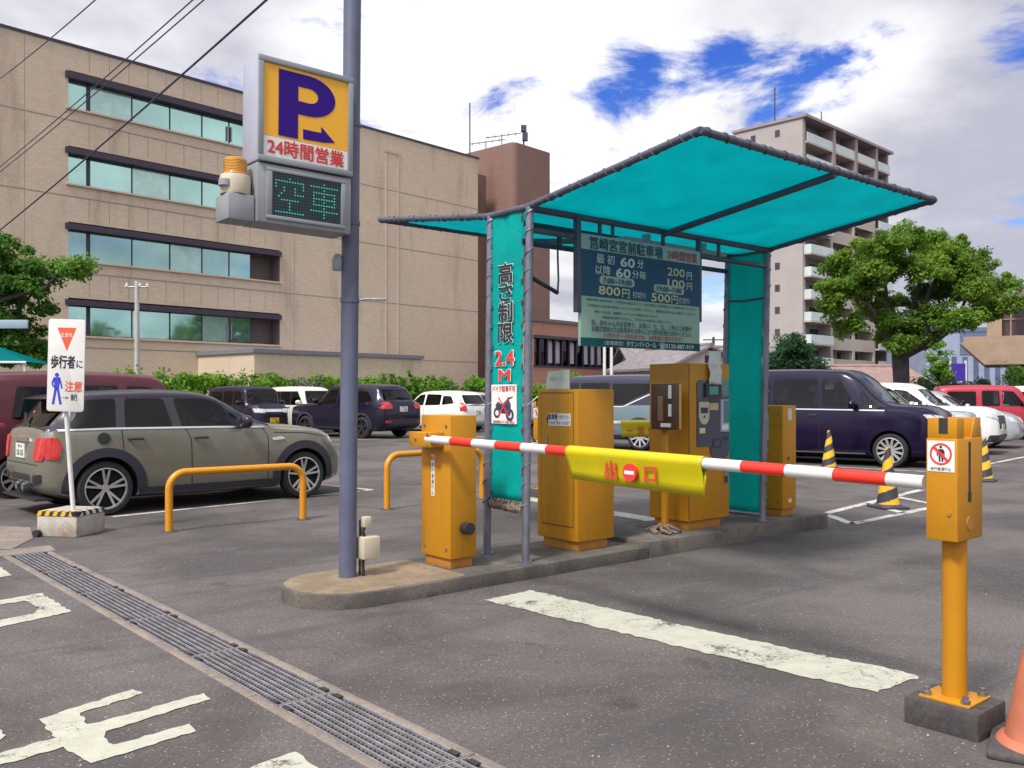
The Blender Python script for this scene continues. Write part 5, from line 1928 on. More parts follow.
    if cfg.get('pillar'):
        for ax in 'LR':
            for pts in cfg['pillar']:
                P('pillar_trim', B.patch(MB(), pts, ax, .003), M_blackp)
    if 'wind' in cfg:
        P('windshield', B.patch(MB(), rpoly(cfg['wind'], .07), 'F', .004), gl)
    if 'rearw' in cfg:
        P('rear_window', B.patch(MB(), rpoly(cfg['rearw'], .07), 'B', .004), M_privacy)
    # panel gaps on both sides
    for ax in 'LR':
        mbs = MB()
        for pts in cfg.get('seams', []):
            B.line(mbs, pts, ax, .009, .003)
        if mbs.v: P('panel_gap', mbs, M_seam)
    # arches and sill
    cl = cfg.get('clad')
    for ax in 'LR':
        if cl:
            for x in (fx, rx):
                mb = MB()
                pts = [(x + r * 1.15 * math.cos(R(a)), r + r * 1.15 * math.sin(R(a))) for a in range(-8, 189, 7)]
                pts2 = [(x + (r * 1.15 + cl) * math.cos(R(a)), r + (r * 1.15 + cl) * math.sin(R(a))) for a in range(-8, 189, 7)]
                for i in range(len(pts) - 1):
                    B.patch(mb, [pts[i], pts[i + 1], pts2[i + 1], pts2[i]], ax, .014, .2)
                P('arch_cladding', mb, M_cladding)
            zb_ = cfg['bot'][len(cfg['bot']) // 2][1]
            mb = B.patch(MB(), [(rx + r * 1.2, zb_ + .045), (fx - r * 1.2, zb_ + .045), (fx - r * 1.2, zb_ + .13), (rx + r * 1.2, zb_ + .13)], ax, .012)
            P('sill_cladding', mb, M_cladding)
    for nm_, pts, ax, m, off in cfg.get('decals', []):
        for a in ax:
            poly = pts
            if a == 'm':
                continue
            P(nm_, B.patch(MB(), rpoly(poly, .02, 3), a, off, .06), m)
    for nm_, pts, ax, m, off in cfg.get('pairs', []):        # mirrored left and right on the front or the back
        for sgn in (1, -1):
            P(nm_, B.patch(MB(), rpoly([(p[0] * sgn, p[1]) for p in (pts if sgn > 0 else pts[::-1])], .025, 3), ax, off, .05), m)
    for pts, ax, m, wd in cfg.get('lines', []):
        for a in ax:
            P('trim_strip', B.line(MB(), pts, a, wd, .008), m)
    for (x, z) in cfg.get('handles', []):
        for ax in (1, -1):
            p, _ = B.hit((x, z), 'L' if ax > 0 else 'R')
            mb = MB(); mb.tube([p + Vector((-.09, -.01 * ax, 0)), p + Vector((-.07, .028 * ax, 0)), p + Vector((.07, .028 * ax, 0)), p + Vector((.09, -.01 * ax, 0))], .013, 8)
            P('door_handle', mb, cfg.get('handle_m', M_blackp))
    if 'mirror' in cfg:
        x, z = cfg['mirror']
        for ax in (1, -1):
            p, _ = B.hit((x, z), 'L' if ax > 0 else 'R')
            mb = MB()
            c = p + Vector((.0, .15 * ax, .05))
            vs = []
            k1, k2 = 12, 8
            for i in range(k2 + 1):
                th = math.pi * i / k2
                for j in range(k1):
                    ph = 2 * math.pi * j / k1
                    sx = math.copysign(abs(math.sin(th) * math.cos(ph)) ** .75, math.sin(th) * math.cos(ph)); sz = math.copysign(abs(math.sin(th) * math.sin(ph)) ** .75, math.sin(th) * math.sin(ph))
                    vs.append(c + Vector((sx * .065, math.cos(th) * .115, sz * .085)))
            mb.add(vs, [(i * k1 + j, i * k1 + (j + 1) % k1, (i + 1) * k1 + (j + 1) % k1, (i + 1) * k1 + j) for i in range(k2) for j in range(k1)])
            mb.tube([p + Vector((.02, -.03 * ax, -.02)), c + Vector((0, -.03 * ax, -.03))], .025, 8)
            P('wing_mirror', mb, cfg.get('mirror_m', cfg['paint']), car)
    for x, s in ((fx, 1), (fx, -1), (rx, 1), (rx, -1)):
        make_wheel(car, x, s * (hwm - .105), r, s, cfg.get('spokes', 10), cfg.get('wstyle', 'single'))
    for ax, z, m in cfg.get('plates', []):
        p, _ = B.hit((0, z), ax)
        s = 1 if ax == 'F' else -1
        mb = MB(); mb.obox(p + X * s * .012, X * .008, Y * .165, Z * .0825)
        pl = P('number_plate', mb, m, car)
        mb = MB(); mb.text(cfg.get('num', '・・88'), p + Vector((s * .021, 0, -.02)), Y * s, Z, .085, .25, .02, d=.001)
        mb.text(cfg.get('num2', '福岡 500'), p + Vector((s * .021, 0, .052)), Y * s, Z, .035, .17, .01, d=.001)
        P('plate_lettering', mb, mat('plate green ink', (.02, .12, .06), .6, 0, 0), pl)
    return car, body, B


def hatch_cfg(Lh, W, H, fx, rx, r, paint, cowl, ws_top, roof_end, hood_f, hood_c, belt0, belt1, bot=.20, tail=.10, wroof=.80, **kw):
    """profile of an ordinary car: Lh half length; hood heights at nose and cowl; belt heights rear and front"""
    c = dict(r=r, fx=fx, rx=rx, paint=paint, wroof=wroof)
    hw = W / 2
    c['top'] = [(-Lh, .72), (-Lh + tail * .35, belt0 + .02), (-Lh + tail, belt0 + .12), (roof_end, H - .055), (roof_end + .35, H - .02), ((roof_end + ws_top) / 2, H), (ws_top + .0, H - .03), (ws_top + .18, H - .10), (cowl, hood_c),
                (cowl + .12, hood_c - .015), ((cowl + Lh) / 2 + .1, (hood_f + hood_c) / 2 + .03), (Lh - .16, hood_f), (Lh - .04, hood_f - .13), (Lh, hood_f - .30)]
    c['belt'] = [(-Lh, .70), (-Lh + tail * .4, belt0), (0, (belt0 + belt1) / 2), (cowl, belt1), (Lh, belt1 - .1)]
    c['wid'] = [(-Lh, hw * .78), (-Lh + .07, hw * .90), (-Lh + .30, hw * .975), (rx + .2, hw), (0, hw), (fx - .1, hw), (Lh - .40, hw * .965), (Lh - .14, hw * .86), (Lh, hw * .66)]
    c['bot'] = [(-Lh, .42), (-Lh + .12, bot + .10), (-Lh + .4, bot), (0, bot - .01), (Lh - .45, bot), (Lh - .12, bot + .04), (Lh, bot + .14)]
    c.update(kw)
    return c


# ---- the grey green hatchback in front
pm_ = car_paint('grey green car paint', (0.215, 0.205, 0.165), .35, .27)
roofp = car_paint('dark roof paint', (0.020, 0.016, 0.030), .1, .22, .2)
mini = dict(r=.315, fx=1.235, rx=-1.335, paint=pm_, roof=roofp, roof_x=(-1.92, .78), wroof=.755, ridge=.025,
            top=[(-2.0, .62), (-1.985, .80), (-1.95, .955), (-1.90, 1.02), (-1.74, 1.22), (-1.62, 1.36), (-1.45, 1.400), (-1.1, 1.42), (-.6, 1.435), (-.22, 1.425), (.02, 1.39), (.20, 1.315), (.70, 1.03), (.84, .995), (1.35, .950), (1.70, .885), (1.88, .78), (1.96, .66), (2.0, .50)],
            belt=[(-2.0, .60), (-1.93, .985), (-1.5, 1.000), (0, .985), (.72, .97), (1.4, .90), (2.0, .50)],
            wid=[(-2.0, .60), (-1.96, .70), (-1.86, .785), (-1.6, .845), (-1.2, .865), (0, .86), (1.1, .865), (1.5, .845), (1.75, .76), (1.90, .64), (2.0, .42)],
            bot=[(-2.0, .40), (-1.9, .27), (-1.6, .20), (0, .17), (1.5, .18), (1.85, .22), (2.0, .30)],
            side_glass=[[(-1.12, 1.005), (-.55, 1.0), (-.60, 1.345), (-1.06, 1.345)], [(-.44, .995), (.50, .995), (.10, 1.29), (-.06, 1.345), (-.48, 1.345)], [(-1.72, 1.02), (-1.22, 1.01), (-1.16, 1.345), (-1.50, 1.335)]],
            pillar=[[(-1.22, 1.00), (-1.10, 1.0), (-1.05, 1.36), (-1.17, 1.36)], [(-.58, .995), (-.42, .99), (-.47, 1.36), (-.62, 1.36)]],
            wind=[(-.62, 1.02), (.62, 1.02), (.55, 1.36), (-.55, 1.36)], rearw=[(-.53, 1.03), (.53, 1.03), (.47, 1.32), (-.47, 1.32)],
            seams=[[(-1.16, 1.0), (-1.14, .75)], [(-.40, .99), (-.33, .85), (-.32, .27)], [(.62, .97), (.70, .85), (.70, .29)], [(-.86, .265), (.70, .275)], [(.78, .90), (1.25, .88), (1.70, .80)]],
            clad=.105, handles=[(-1.0, .875), (-.20, .865)], mirror=(.34, 1.00), mirror_m=roofp, spokes=5, wstyle='double',
            lines=[([(-1.90, .992), (-1.3, 1.002), (0, .99), (.66, .975)], 'LR', M_chrome, .020), ([(-.95, .205), (.85, .205)], 'LR', M_chrome, .018)],
            decals=[('fuel_cap', [(-1.36 + .07 * math.cos(R(a)), .89 + .07 * math.sin(R(a))) for a in range(0, 360, 20)], 'R', M_blackp, .012),
                    ('side_scuttle', [(.74, .83), (.90, .845), (.95, .81), (.77, .795)], 'LR', M_chrome, .012),
                    ('exhaust_panel', [(-.38, .34), (.38, .34), (.34, .48), (-.34, .48)], 'B', M_blackp, .006),
                    ('boot_handle', [(-.26, .855), (.26, .855), (.22, .90), (-.22, .90)], 'B', M_chrome, .03),
                    ('boot_seam', [(-.60, .598), (.60, .598), (.60, .606), (-.60, .606)], 'B', M_seam, .003),
                    ('grille', [(-.42, .42), (.42, .42), (.38, .62), (-.38, .62)], 'F', M_blackp, .006),
                    ('tail_lamp', [(-1.955, .67), (-1.83, .67), (-1.80, .80), (-1.84, .91), (-1.95, .91)], 'LR', M_lampred, .02)],
            pairs=[('tail_lamp', [(.50, .655), (.71, .655), (.745, .80), (.71, .91), (.52, .91)], 'B', M_lampred, .02), ('headlamp', [(.46 + .13 * math.cos(R(a)), .715 + .13 * math.sin(R(a))) for a in range(0, 360, 24)], 'F', M_lampclr, .012),
                   ('bumper_vent', [(.45, .36), (.66, .40), (.68, .50), (.46, .48)], 'B', M_blackp, .008)],
            plates=[('B', .745, M_platew)], num='33-55')
MH = 43.5
pr_ = Vector((-4.72, 10.40, 0)); hv = Vector((math.cos(R(MH)), math.sin(R(MH)), 0)); lv = Vector((-hv.y, hv.x, 0))
mp = pr_ - hv * (-1.335) + lv * .76
mcar, mbody, MBd = make_car('grey green compact hatchback with black roof and black wheel arches behind the hoop rail', mp, MH, mini)
mb = MB()
for s in (-.24, -.12, .12, .24):
    if abs(s) < .2:
        mb.tube([(-1.85, s * 1.0, .33), (-2.02, s * 1.0, .33)], .055, 16, caps=False); mb.tube([(-2.02, s, .33), (-1.90, s, .33)], .046, 16)
mb.build('exhaust_pipe', M_chrome, mcar)
mb = MB(); mb.add([(-1.60, -.56, 1.36), (-1.60, .56, 1.36), (-1.86, .50, 1.335), (-1.86, -.50, 1.335), (-1.60, -.56, 1.395), (-1.60, .56, 1.395), (-1.87, .50, 1.35), (-1.87, -.50, 1.35)],
                  [(0, 1, 2, 3), (4, 7, 6, 5), (0, 4, 5, 1), (1, 5, 6, 2), (2, 6, 7, 3), (3, 7, 4, 0)]); mb.build('roof_spoiler', roofp, mcar, bevel=.008)
mb = MB(); mb.tube([(-1.92, -.05, 1.02), (-1.90, .18, 1.10), (-1.86, .32, 1.17)], .014, 6); mb.build('rear_wiper', M_blackp, mcar)
mb = MB(); mb.obox((-1.93, 0, .21), X * .10, Y * .62, Z * .012); mb.build('rear_diffuser', M_blackp, mcar)


def box_cfg(Lh, W, H, r, fx, rx, paint, **kw):
    """tall small van with a short nose and an upright tail"""
    cw = kw.pop('cowl', Lh - .75); wt = kw.pop('ws_top', Lh - 1.45); bl = kw.pop('belt', .98); hf = kw.pop('hood', .92); hc = kw.pop('hood_c', 1.03)
    c = hatch_cfg(Lh, W, H, fx, rx, r, paint, cw, wt, -Lh + .20, hf, hc, bl, bl - .03, tail=.07, wroof=.86, **kw)
    return c


# ---- maroon tall wagon behind it
mar = car_paint('maroon car paint', (0.085, 0.017, 0.027), .2, .3, .2)
cf = box_cfg(1.70, 1.475, 1.70, .28, 1.23, -1.20, mar, belt=1.02, hood=.98, hood_c=1.08, cowl=1.05, ws_top=.62,
             side_glass=[[(-1.28, 1.06), (-.55, 1.05), (-.55, 1.50), (-1.20, 1.50)], [(-.42, 1.05), (.16, 1.05), (.12, 1.52), (-.42, 1.52)], [(.26, 1.05), (.90, 1.05), (.58, 1.50), (.24, 1.52)]],
             wind=[(-.58, 1.10), (.58, 1.10), (.53, 1.56), (-.53, 1.56)], rearw=[(-.58, 1.08), (.58, 1.08), (.54, 1.52), (-.54, 1.52)],
             seams=[[(-.48, 1.03), (-.48, .3)], [(.20, 1.03), (.20, .3)]], pairs=[('tail_lamp', [(.54, .72), (.70, .72), (.70, 1.02), (.58, 1.02)], 'B', M_lampred, .015)],
             plates=[('B', .75, M_platey)], mirror=(.80, 1.08), handles=[(-.62, .95), (.05, .95)])
p = mp + lv * 2.45 - hv * .02
make_car('maroon tall wagon parked behind the grey green hatchback', p + hv * -.35, MH, cf)

# ---- row in front of the hedge
navy = car_paint('black blue car paint', (0.009, 0.007, 0.022), .1, .2, .12)
cf = hatch_cfg(2.31, 1.815, 1.71, 1.36, -1.31, .345, navy, 1.05, .25, -1.72, .98, 1.10, 1.08, 1.04, bot=.24, tail=.20, wroof=.76,
               side_glass=[[(-1.70, 1.20), (-1.05, 1.10), (-1.02, 1.50), (-1.45, 1.46)], [(-.95, 1.10), (-.18, 1.08), (-.16, 1.56), (-.92, 1.54)], [(-.08, 1.08), (.85, 1.08), (.30, 1.52), (-.06, 1.56)]],
               wind=[(-.66, 1.13), (.66, 1.13), (.56, 1.55), (-.56, 1.55)], rearw=[(-.60, 1.16), (.60, 1.16), (.54, 1.52), (-.54, 1.52)],
               clad=.07, plates=[('B', .93, M_platew)], pairs=[('tail_lamp', [(.50, .94), (.86, .94), (.88, 1.10), (.62, 1.16), (.50, 1.06)], 'B', M_lampred, .02), ('reflector', [(.58, .50), (.78, .50), (.78, .58), (.58, .58)], 'B', M_lampred, .012),
                                                               ('headlamp', [(.50, .84), (.82, .86), (.80, .98), (.55, .96)], 'F', M_lampclr, .012)],
               decals=[('rear_bumper_trim', [(-.72, .40), (.72, .40), (.70, .62), (-.70, .62)], 'B', M_cladding, .01), ('grille', [(-.40, .62), (.40, .62), (.40, .9), (-.40, .9)], 'F', M_blackp, .008)],
               mirror=(.80, 1.12), handles=[(-.75, .98), (.12, .98)], spokes=5, wstyle='dark', seams=[[(-.12, 1.08), (-.12, .4)], [(-.98, 1.08), (-.85, .5)]])
q = G(363.5, 438.6); hh_ = R(143)
h2 = Vector((math.cos(hh_), math.sin(hh_), 0)); l2 = Vector((-h2.y, h2.x, 0))
make_car('black sport utility car seen from behind beside the sign pole', q + h2 * 1.31 - l2 * .80, 143, cf)
wht = car_paint('white car paint', (0.70, 0.71, 0.70), .0, .3)
whc = car_paint('cream white car paint', (0.62, 0.62, 0.56), .0, .3)
slv = car_paint('silver car paint', (0.48, 0.50, 0.53), .5, .3)
blk = car_paint('black car paint', (0.016, 0.012, 0.028), .1, .25, .12)

kei = box_cfg(1.70, 1.475, 1.66, .275, 1.2, -1.22, blk, belt=1.0, hood=.98, hood_c=1.06, cowl=1.05, ws_top=.70,
              side_glass=[[(-1.35, 1.05), (-.50, 1.03), (-.50, 1.48), (-1.30, 1.48)], [(-.40, 1.03), (.20, 1.03), (.18, 1.50), (-.40, 1.50)], [(.28, 1.03), (.92, 1.03), (.64, 1.48), (.26, 1.50)]],
              wind=[(-.60, 1.08), (.60, 1.08), (.56, 1.54), (-.56, 1.54)], rearw=[(-.58, 1.06), (.58, 1.06), (.54, 1.5), (-.54, 1.5)],
              pairs=[('headlamp', [(.36, .76), (.66, .78), (.67, .92), (.36, .90)], 'F', M_lampclr, .012)], decals=[('chrome_grille', [(-.36, .80), (.36, .80), (.36, .90), (-.36, .90)], 'F', M_chrome, .01), ('lower_grille', [(-.5, .38), (.5, .38), (.5, .6), (-.5, .6)], 'F', M_blackp, .006)],
              plates=[('F', .52, M_platey)], mirror=(.86, 1.06), glass=M_glass_g)
make_car('small black box shaped car with yellow number plate facing the camera', W(247, 400, 31.5) * 1.0 - Z * W(247, 400, 31.5).z, -42, kei)
van = box_cfg(1.70, 1.475, 1.66, .275, 1.2, -1.22, whc, belt=.98, hood=.96, hood_c=1.04, cowl=1.05, ws_top=.60,
              side_glass=[[(-1.38, 1.03), (-.50, 1.01), (-.50, 1.46), (-1.30, 1.46)], [(-.44, 1.01), (.16, 1.01), (.14, 1.48), (-.44, 1.48)], [(.22, 1.01), (.92, 1.01), (.58, 1.46), (.20, 1.48)]],
              wind=[(-.60, 1.06), (.60, 1.06), (.54, 1.52), (-.54, 1.52)], pairs=[('headlamp', [(.40, .72), (.66, .74), (.66, .90), (.42, .88)], 'F', M_lampclr, .012)], mirror=(.84, 1.05), handles=[(-.6, .92), (.05, .92)],
              seams=[[(-.47, 1.0), (-.47, .3)], [(.18, 1.0), (.18, .3)]], pillar=[[(-1.36, 1.0), (.9, 1.0), (.55, 1.5), (-1.28, 1.5)]], glass=M_glass_g)
make_car('cream white small van facing right between the black cars', Vector(((303 - 512) / 900 * 33.5, 33.5, 0)), -40, van)
ht = hatch_cfg(2.0, 1.69, 1.50, 1.27, -1.28, .30, wht, .95, .15, -1.55, .82, .98, .98, .95, bot=.2, tail=.16, wroof=.78,
               side_glass=[[(-1.5, 1.06), (-.95, 1.0), (-.92, 1.34), (-1.3, 1.32)], [(-.86, 1.0), (-.12, .98), (-.12, 1.40), (-.84, 1.38)], [(-.04, .98), (.78, .98), (.22, 1.37), (-.04, 1.40)]],
               rearw=[(-.60, .98), (.60, .98), (.52, 1.36), (-.52, 1.36)], wind=[(-.6, 1.0), (.6, 1.0), (.5, 1.38), (-.5, 1.38)], plates=[('B', .72, M_platew)],
               pairs=[('tail_lamp', [(.60, .78), (.80, .78), (.78, 1.22), (.66, 1.22)], 'B', M_lampred, .02)], seams=[[(-.08, 1.0), (-.08, .3)]], mirror=(.7, 1.0))
make_car('white hatchback seen from behind with red tail lamps beside the black sport utility car', Vector(((437 - 512) / 900 * 34.0, 34.0, 0)), 143, ht)
wg = hatch_cfg(2.15, 1.695, 1.48, 1.35, -1.25, .30, slv, .95, .1, -1.7, .80, .98, .96, .94, bot=.18, tail=.25, wroof=.77,
               side_glass=[[(-1.7, 1.02), (-.85, .98), (-.85, 1.36), (-1.45, 1.30)], [(-.78, .98), (0, .97), (0, 1.39), (-.78, 1.37)], [(.08, .97), (.8, .97), (.2, 1.36), (.08, 1.39)]],
               wind=[(-.6, 1.0), (.6, 1.0), (.5, 1.36), (-.5, 1.36)], pairs=[('headlamp', [(.42, .64), (.74, .70), (.74, .82), (.44, .76)], 'F', M_lampclr, .012)], mirror=(.72, 1.0))
make_car('silver white wagon half hidden by the left leg of the teal banner', Vector(((474 - 512) / 900 * 37.0, 37.0, 0)), -42, wg)
wg2 = dict(wg); wg2['paint'] = blk
make_car('black low car far back by the hedge behind the teal banner', Vector(((497 - 512) / 900 * 43.0, 43.0, 0)), -42, wg2)
wg3 = dict(ht); wg3['paint'] = whc
make_car('white car showing between the teal banner and the square orange cabinet', Vector(((553 - 512) / 900 * 40.0, 40.0, 0)), 143, wg3)
# ---- tall blue grey van behind the machines
bl2 = car_paint('blue grey car paint', (0.16, 0.22, 0.25), .35, .28)
dv_ = hatch_cfg(2.35, 1.795, 1.87, 1.50, -1.35, .35, bl2, 1.35, .75, -2.05, 1.08, 1.22, 1.12, 1.12, bot=.26, tail=.16, wroof=.83,
                side_glass=[[(-1.75, 1.50), (-1.2, 1.30), (-.95, 1.14), (-.55, 1.12), (-.55, 1.66), (-1.7, 1.66)], [(-.47, 1.12), (.36, 1.12), (.36, 1.68), (-.47, 1.68)], [(.45, 1.12), (1.20, 1.14), (.85, 1.66), (.43, 1.68)]],
                pillar=[[(-1.8, 1.46), (-1.2, 1.24), (-.9, 1.1), (1.2, 1.1), (.84, 1.70), (-1.76, 1.70)]],
                wind=[(-.70, 1.26), (.70, 1.26), (.64, 1.70), (-.64, 1.70)], roof=car_paint('dark grey roof paint', (0.03, 0.03, 0.06), .1, .3, .12), roof_x=(-2.3, 1.2), clad=.07, wstyle='single', spokes=10,
                seams=[[(-.5, 1.1), (-.5, .4)], [(.40, 1.1), (.40, .4)]], lines=[([(-1.85, 1.50), (-1.2, 1.22), (-.9, 1.085), (1.2, 1.075)], 'LR', M_chrome, .03)], mirror=(1.05, 1.2), handles=[(-.35, 1.0), (.3, 1.0)])
q = G(641, 450.5); hd = 146
h2 = Vector((math.cos(R(hd)), math.sin(R(hd)), 0)); l2 = Vector((-h2.y, h2.x, 0))
make_car('tall blue grey van with dark roof behind the square orange cabinet', q + h2 * 1.35 - l2 * .80, hd, dv_)
# ---- dark violet minivan on the right
vio = car_paint('dark violet car paint', (0.006, 0.002, 0.022), .1, .18, .08)
vx = hatch_cfg(2.36, 1.73, 1.89, 1.45, -1.40, .325, vio, 1.42, .50, -2.05, 1.05, 1.19, 1.10, 1.08, bot=.19, tail=.13, wroof=.83,
               side_glass=[[(-1.95, 1.16), (-.92, 1.13), (-.92, 1.68), (-1.90, 1.66)], [(-.84, 1.13), (.08, 1.12), (.06, 1.70), (-.84, 1.69)], [(.16, 1.12), (.86, 1.12), (.50, 1.66), (.14, 1.70)], [(.94, 1.12), (1.32, 1.12), (.86, 1.45)]],
               wind=[(-.70, 1.24), (.70, 1.24), (.60, 1.74), (-.60, 1.74)], spokes=12, wstyle='single', mirror=(.78, 1.15),
               seams=[[(-.88, 1.1), (-.88, .3)], [(.12, 1.1), (.12, .3)], [(.98, 1.1), (1.02, .72)], [(-.88, .95), (-2.0, .95)]], handles=[(-.70, .98), (.0, .98)],
               lines=[([(-2.1, 1.115), (-.9, 1.10), (.2, 1.095), (1.35, 1.085)], 'LR', M_chrome, .022), ([(-.95, .25), (1.0, .25)], 'LR', M_chrome, .03)],
               pairs=[('headlamp', [(.40, .86), (.78, .90), (.80, 1.02), (.45, .98)], 'F', M_lampclr, .015), ('chrome_corner', [(.62, .34), (.74, .36), (.78, .66), (.70, .70)], 'F', M_chrome, .015)],
               decals=[('chrome_grille', [(-.5, .55), (.5, .55), (.5, .85), (-.5, .85)], 'F', M_chrome, .012)], plates=[('F', .45, M_platew)])
q = G(891, 467.5); hd = -37
h2 = Vector((math.cos(R(hd)), math.sin(R(hd)), 0)); l2 = Vector((-h2.y, h2.x, 0))
vpos = q - h2 * 1.45 + l2 * .76
make_car('dark violet minivan parked behind the striped cones', vpos, hd, vx)
sv = hatch_cfg(2.2, 1.80, 1.66, 1.35, -1.3, .34, wht, 1.0, .2, -1.6, 1.00, 1.10, 1.05, 1.02, bot=.22, tail=.2, wroof=.77,
               side_glass=[[(-1.5, 1.12), (-.95, 1.08), (-.92, 1.46), (-1.3, 1.44)], [(-.86, 1.06), (-.12, 1.05), (-.12, 1.52), (-.84, 1.50)], [(-.04, 1.05), (.85, 1.05), (.26, 1.48), (-.04, 1.52)]],
               wind=[(-.68, 1.12), (.68, 1.12), (.56, 1.52), (-.56, 1.52)], clad=.07, pairs=[('headlamp', [(.46, .80), (.80, .86), (.80, 1.0), (.48, .93)], 'F', M_lampclr, .015)],
               decals=[('grille', [(-.42, .60), (.42, .60), (.44, .90), (-.44, .90)], 'F', M_blackp, .01), ('lower_bumper', [(-.8, .26), (.8, .26), (.78, .46), (-.78, .46)], 'F', M_cladding, .01)],
               plates=[('F', .62, M_platew)], mirror=(.72, 1.1), seams=[[(-.08, 1.05), (-.08, .3)]])
sv2 = dict(sv); sv2['paint'] = slv; sv2['top'] = [(x, z - .06 if z > 1.0 else z) for x, z in sv['top']]
def place(u, v, hd_, Lh):
    """nose of the car seen at (u, v) on the ground"""
    q = G(u, v); h = Vector((math.cos(R(hd_)), math.sin(R(hd_)), 0))
    return q - h * Lh
def nose(x, y, hd_, Lh):
    return Vector((x, y, 0)) - Vector((math.cos(R(hd_)), math.sin(R(hd_)), 0)) * Lh


make_car('silver grey car whose bonnet shows just behind the dark violet minivan', nose(9.75, 18.9, -37, 2.2), -37, sv2)
make_car('white sport utility car with its nose just right of the arm receiver head', nose(11.45, 21.0, -37, 2.2), -37, sv)
sv3 = dict(wg); sv3['paint'] = slv
make_car('silver car between the white sport utility car and the red car', nose(13.2, 23.3, -37, 2.15), -37, sv3)
redp = car_paint('red car paint', (0.38, 0.022, 0.045), .2, .28)
rd = box_cfg(1.70, 1.475, 1.66, .28, 1.2, -1.22, redp, belt=1.0, hood=.96, hood_c=1.06, cowl=1.0, ws_top=.55,
             side_glass=[[(-1.38, 1.05), (-.50, 1.03), (-.50, 1.48), (-1.30, 1.48)], [(-.34, 1.03), (.16, 1.03), (.14, 1.50), (-.34, 1.50)], [(.24, 1.03), (.88, 1.03), (.54, 1.48), (.22, 1.50)]],
             wind=[(-.60, 1.08), (.60, 1.08), (.54, 1.52), (-.54, 1.52)], mirror=(.82, 1.06), pairs=[('headlamp', [(.40, .72), (.66, .74), (.66, .92), (.42, .88)], 'F', M_lampclr, .012)], handles=[(-.6, .92), (.05, .92)])
make_car('red box shaped small car behind the silver and white cars', Vector((15.0, 28.3, 0)), -16, rd)
rd2 = dict(rd); rd2['paint'] = whc
make_car('pale car whose windscreen shows behind the red car', Vector((18.7, 31.6, 0)), -20, rd2)
rd3 = dict(kei); rd3['paint'] = navy
make_car('black car farthest back below the concrete hall', Vector((21.6, 35.5, 0)), -20, rd3)

# ================================================================== OFFICE BUILDING
BA = Vector((-21.0, 42.6, 0)); BE = Vector((math.cos(R(48)), math.sin(R(48)), 0)); BNN = Vector((BE.y, -BE.x, 0))   # along the front / out of the front


def Bp(t, p, z):
    """building coordinates: t along the front, p metres out of it, height z"""
    return BA + BE * t + BNN * p + Z * z


M_tile = tile_wall('beige tile wall', (0.55, 0.445, 0.335), (0.62, 0.51, 0.385), (0.48, 0.39, 0.30), .23, .08, R(48), (0.27, 0.195, 0.15), .5)
M_tile2 = tile_wall('brown tile tower', (0.20, 0.115, 0.095), (0.225, 0.13, 0.105), (0.16, 0.10, 0.085), .23, .08, R(48), (0.14, 0.09, 0.08), .4)
M_brick = tile_wall('red brown brick wall', (0.40, 0.19, 0.135), (0.46, 0.225, 0.16), (0.32, 0.19, 0.15), .23, .075, R(49), (0.28, 0.14, 0.1), .35)
M_dark = mat('dark window trim', (0.035, 0.026, 0.048), .5, 0, .1)
M_reveal = mat('window reveal', (0.14, 0.11, 0.11), .7, 0, .1)
M_joint = mat('wall joint', (0.29, 0.23, 0.19), .9, 0, .1)
M_rib = mat('pale wall rib', (0.50, 0.40, 0.31), .8, 0, .1)


def mirror_glass(name, tint, rough=.04):
    m = bpy.data.materials.new(name); m.use_nodes = True
    t = NT(m.node_tree); b = t.n['Principled BSDF']
    pos = t.node('ShaderNodeNewGeometry').outputs['Position']
    t.l.new(t.mix(t.ramp(t.noise(pos, .25, 3, .5), .3, .7), tuple(c * .72 for c in tint), tint), b.inputs['Base Color'])
    b.inputs['Metallic'].default_value = .85; b.inputs['Roughness'].default_value = rough
    bn = t.node('ShaderNodeBump'); bn.inputs['Strength'].default_value = .02
    t.l.new(t.noise(pos, .5, 2, .5), bn.inputs['Height']); t.l.new(bn.outputs[0], b.inputs['Normal'])
    return m


M_bglass = mirror_glass('green tinted window glass', (0.44, 0.70, 0.66))
M_blind = mat('drawn blind behind glass', (0.40, 0.60, 0.56), .10, .45, .1, 2, coat=.6)
ob = thing('office_building', 'large beige tiled office block with four rows of green ribbon windows', 'building', BA, 0)
OB = BA
T_L, T_R, ROOF = -32.0, 27.8, 17.9
wins = [(15.0, 16.35, 16.75), (11.4, 12.8, 13.17), (7.79, 9.2, 9.57), (4.19, 5.6, 5.97)]
W0, W1, DEP = 0.0, 11.64, 1.0


def bbox(mb, t0, t1, p0, p1, za, zb):
    c = Bp((t0 + t1) / 2, (p0 + p1) / 2, (za + zb) / 2)
    mb.obox(c, BE * ((t1 - t0) / 2), BNN * ((p1 - p0) / 2), Z * ((zb - za) / 2))


mb = MB(OB)
bbox(mb, T_L, W0, -16, 0, 0, ROOF)
bbox(mb, W1, T_R, -16, 0, 0, ROOF)
bbox(mb, W0, W1, -16, -DEP - .02, 0, ROOF)
zs = [0] + [z for w_ in reversed(wins) for z in (w_[0], w_[2])] + [ROOF]
for i in range(0, len(zs), 2):
    bbox(mb, W0 + .001, W1 - .001, -DEP - .02, -.002, zs[i], zs[i + 1])
wall = mb.build('wall', M_tile, ob, smooth=False)
mb = MB(OB)
bbox(mb, T_L - .1, T_R + .12, -16, .05, ROOF, ROOF + .13)
mb.build('roof_edge', M_dark, ob, smooth=False)
mb = MB(OB)
for z in (14.38, 10.78, 7.18, 3.62):
    bbox(mb, T_L, W0 - .5, -.05, .004, z - .03, z + .03)
    bbox(mb, W0 - .5, W1 + .6, -.05, .004, z - .03, z + .03)
    bbox(mb, W1 + .6, T_R, -.05, .004, z - .03, z + .03)
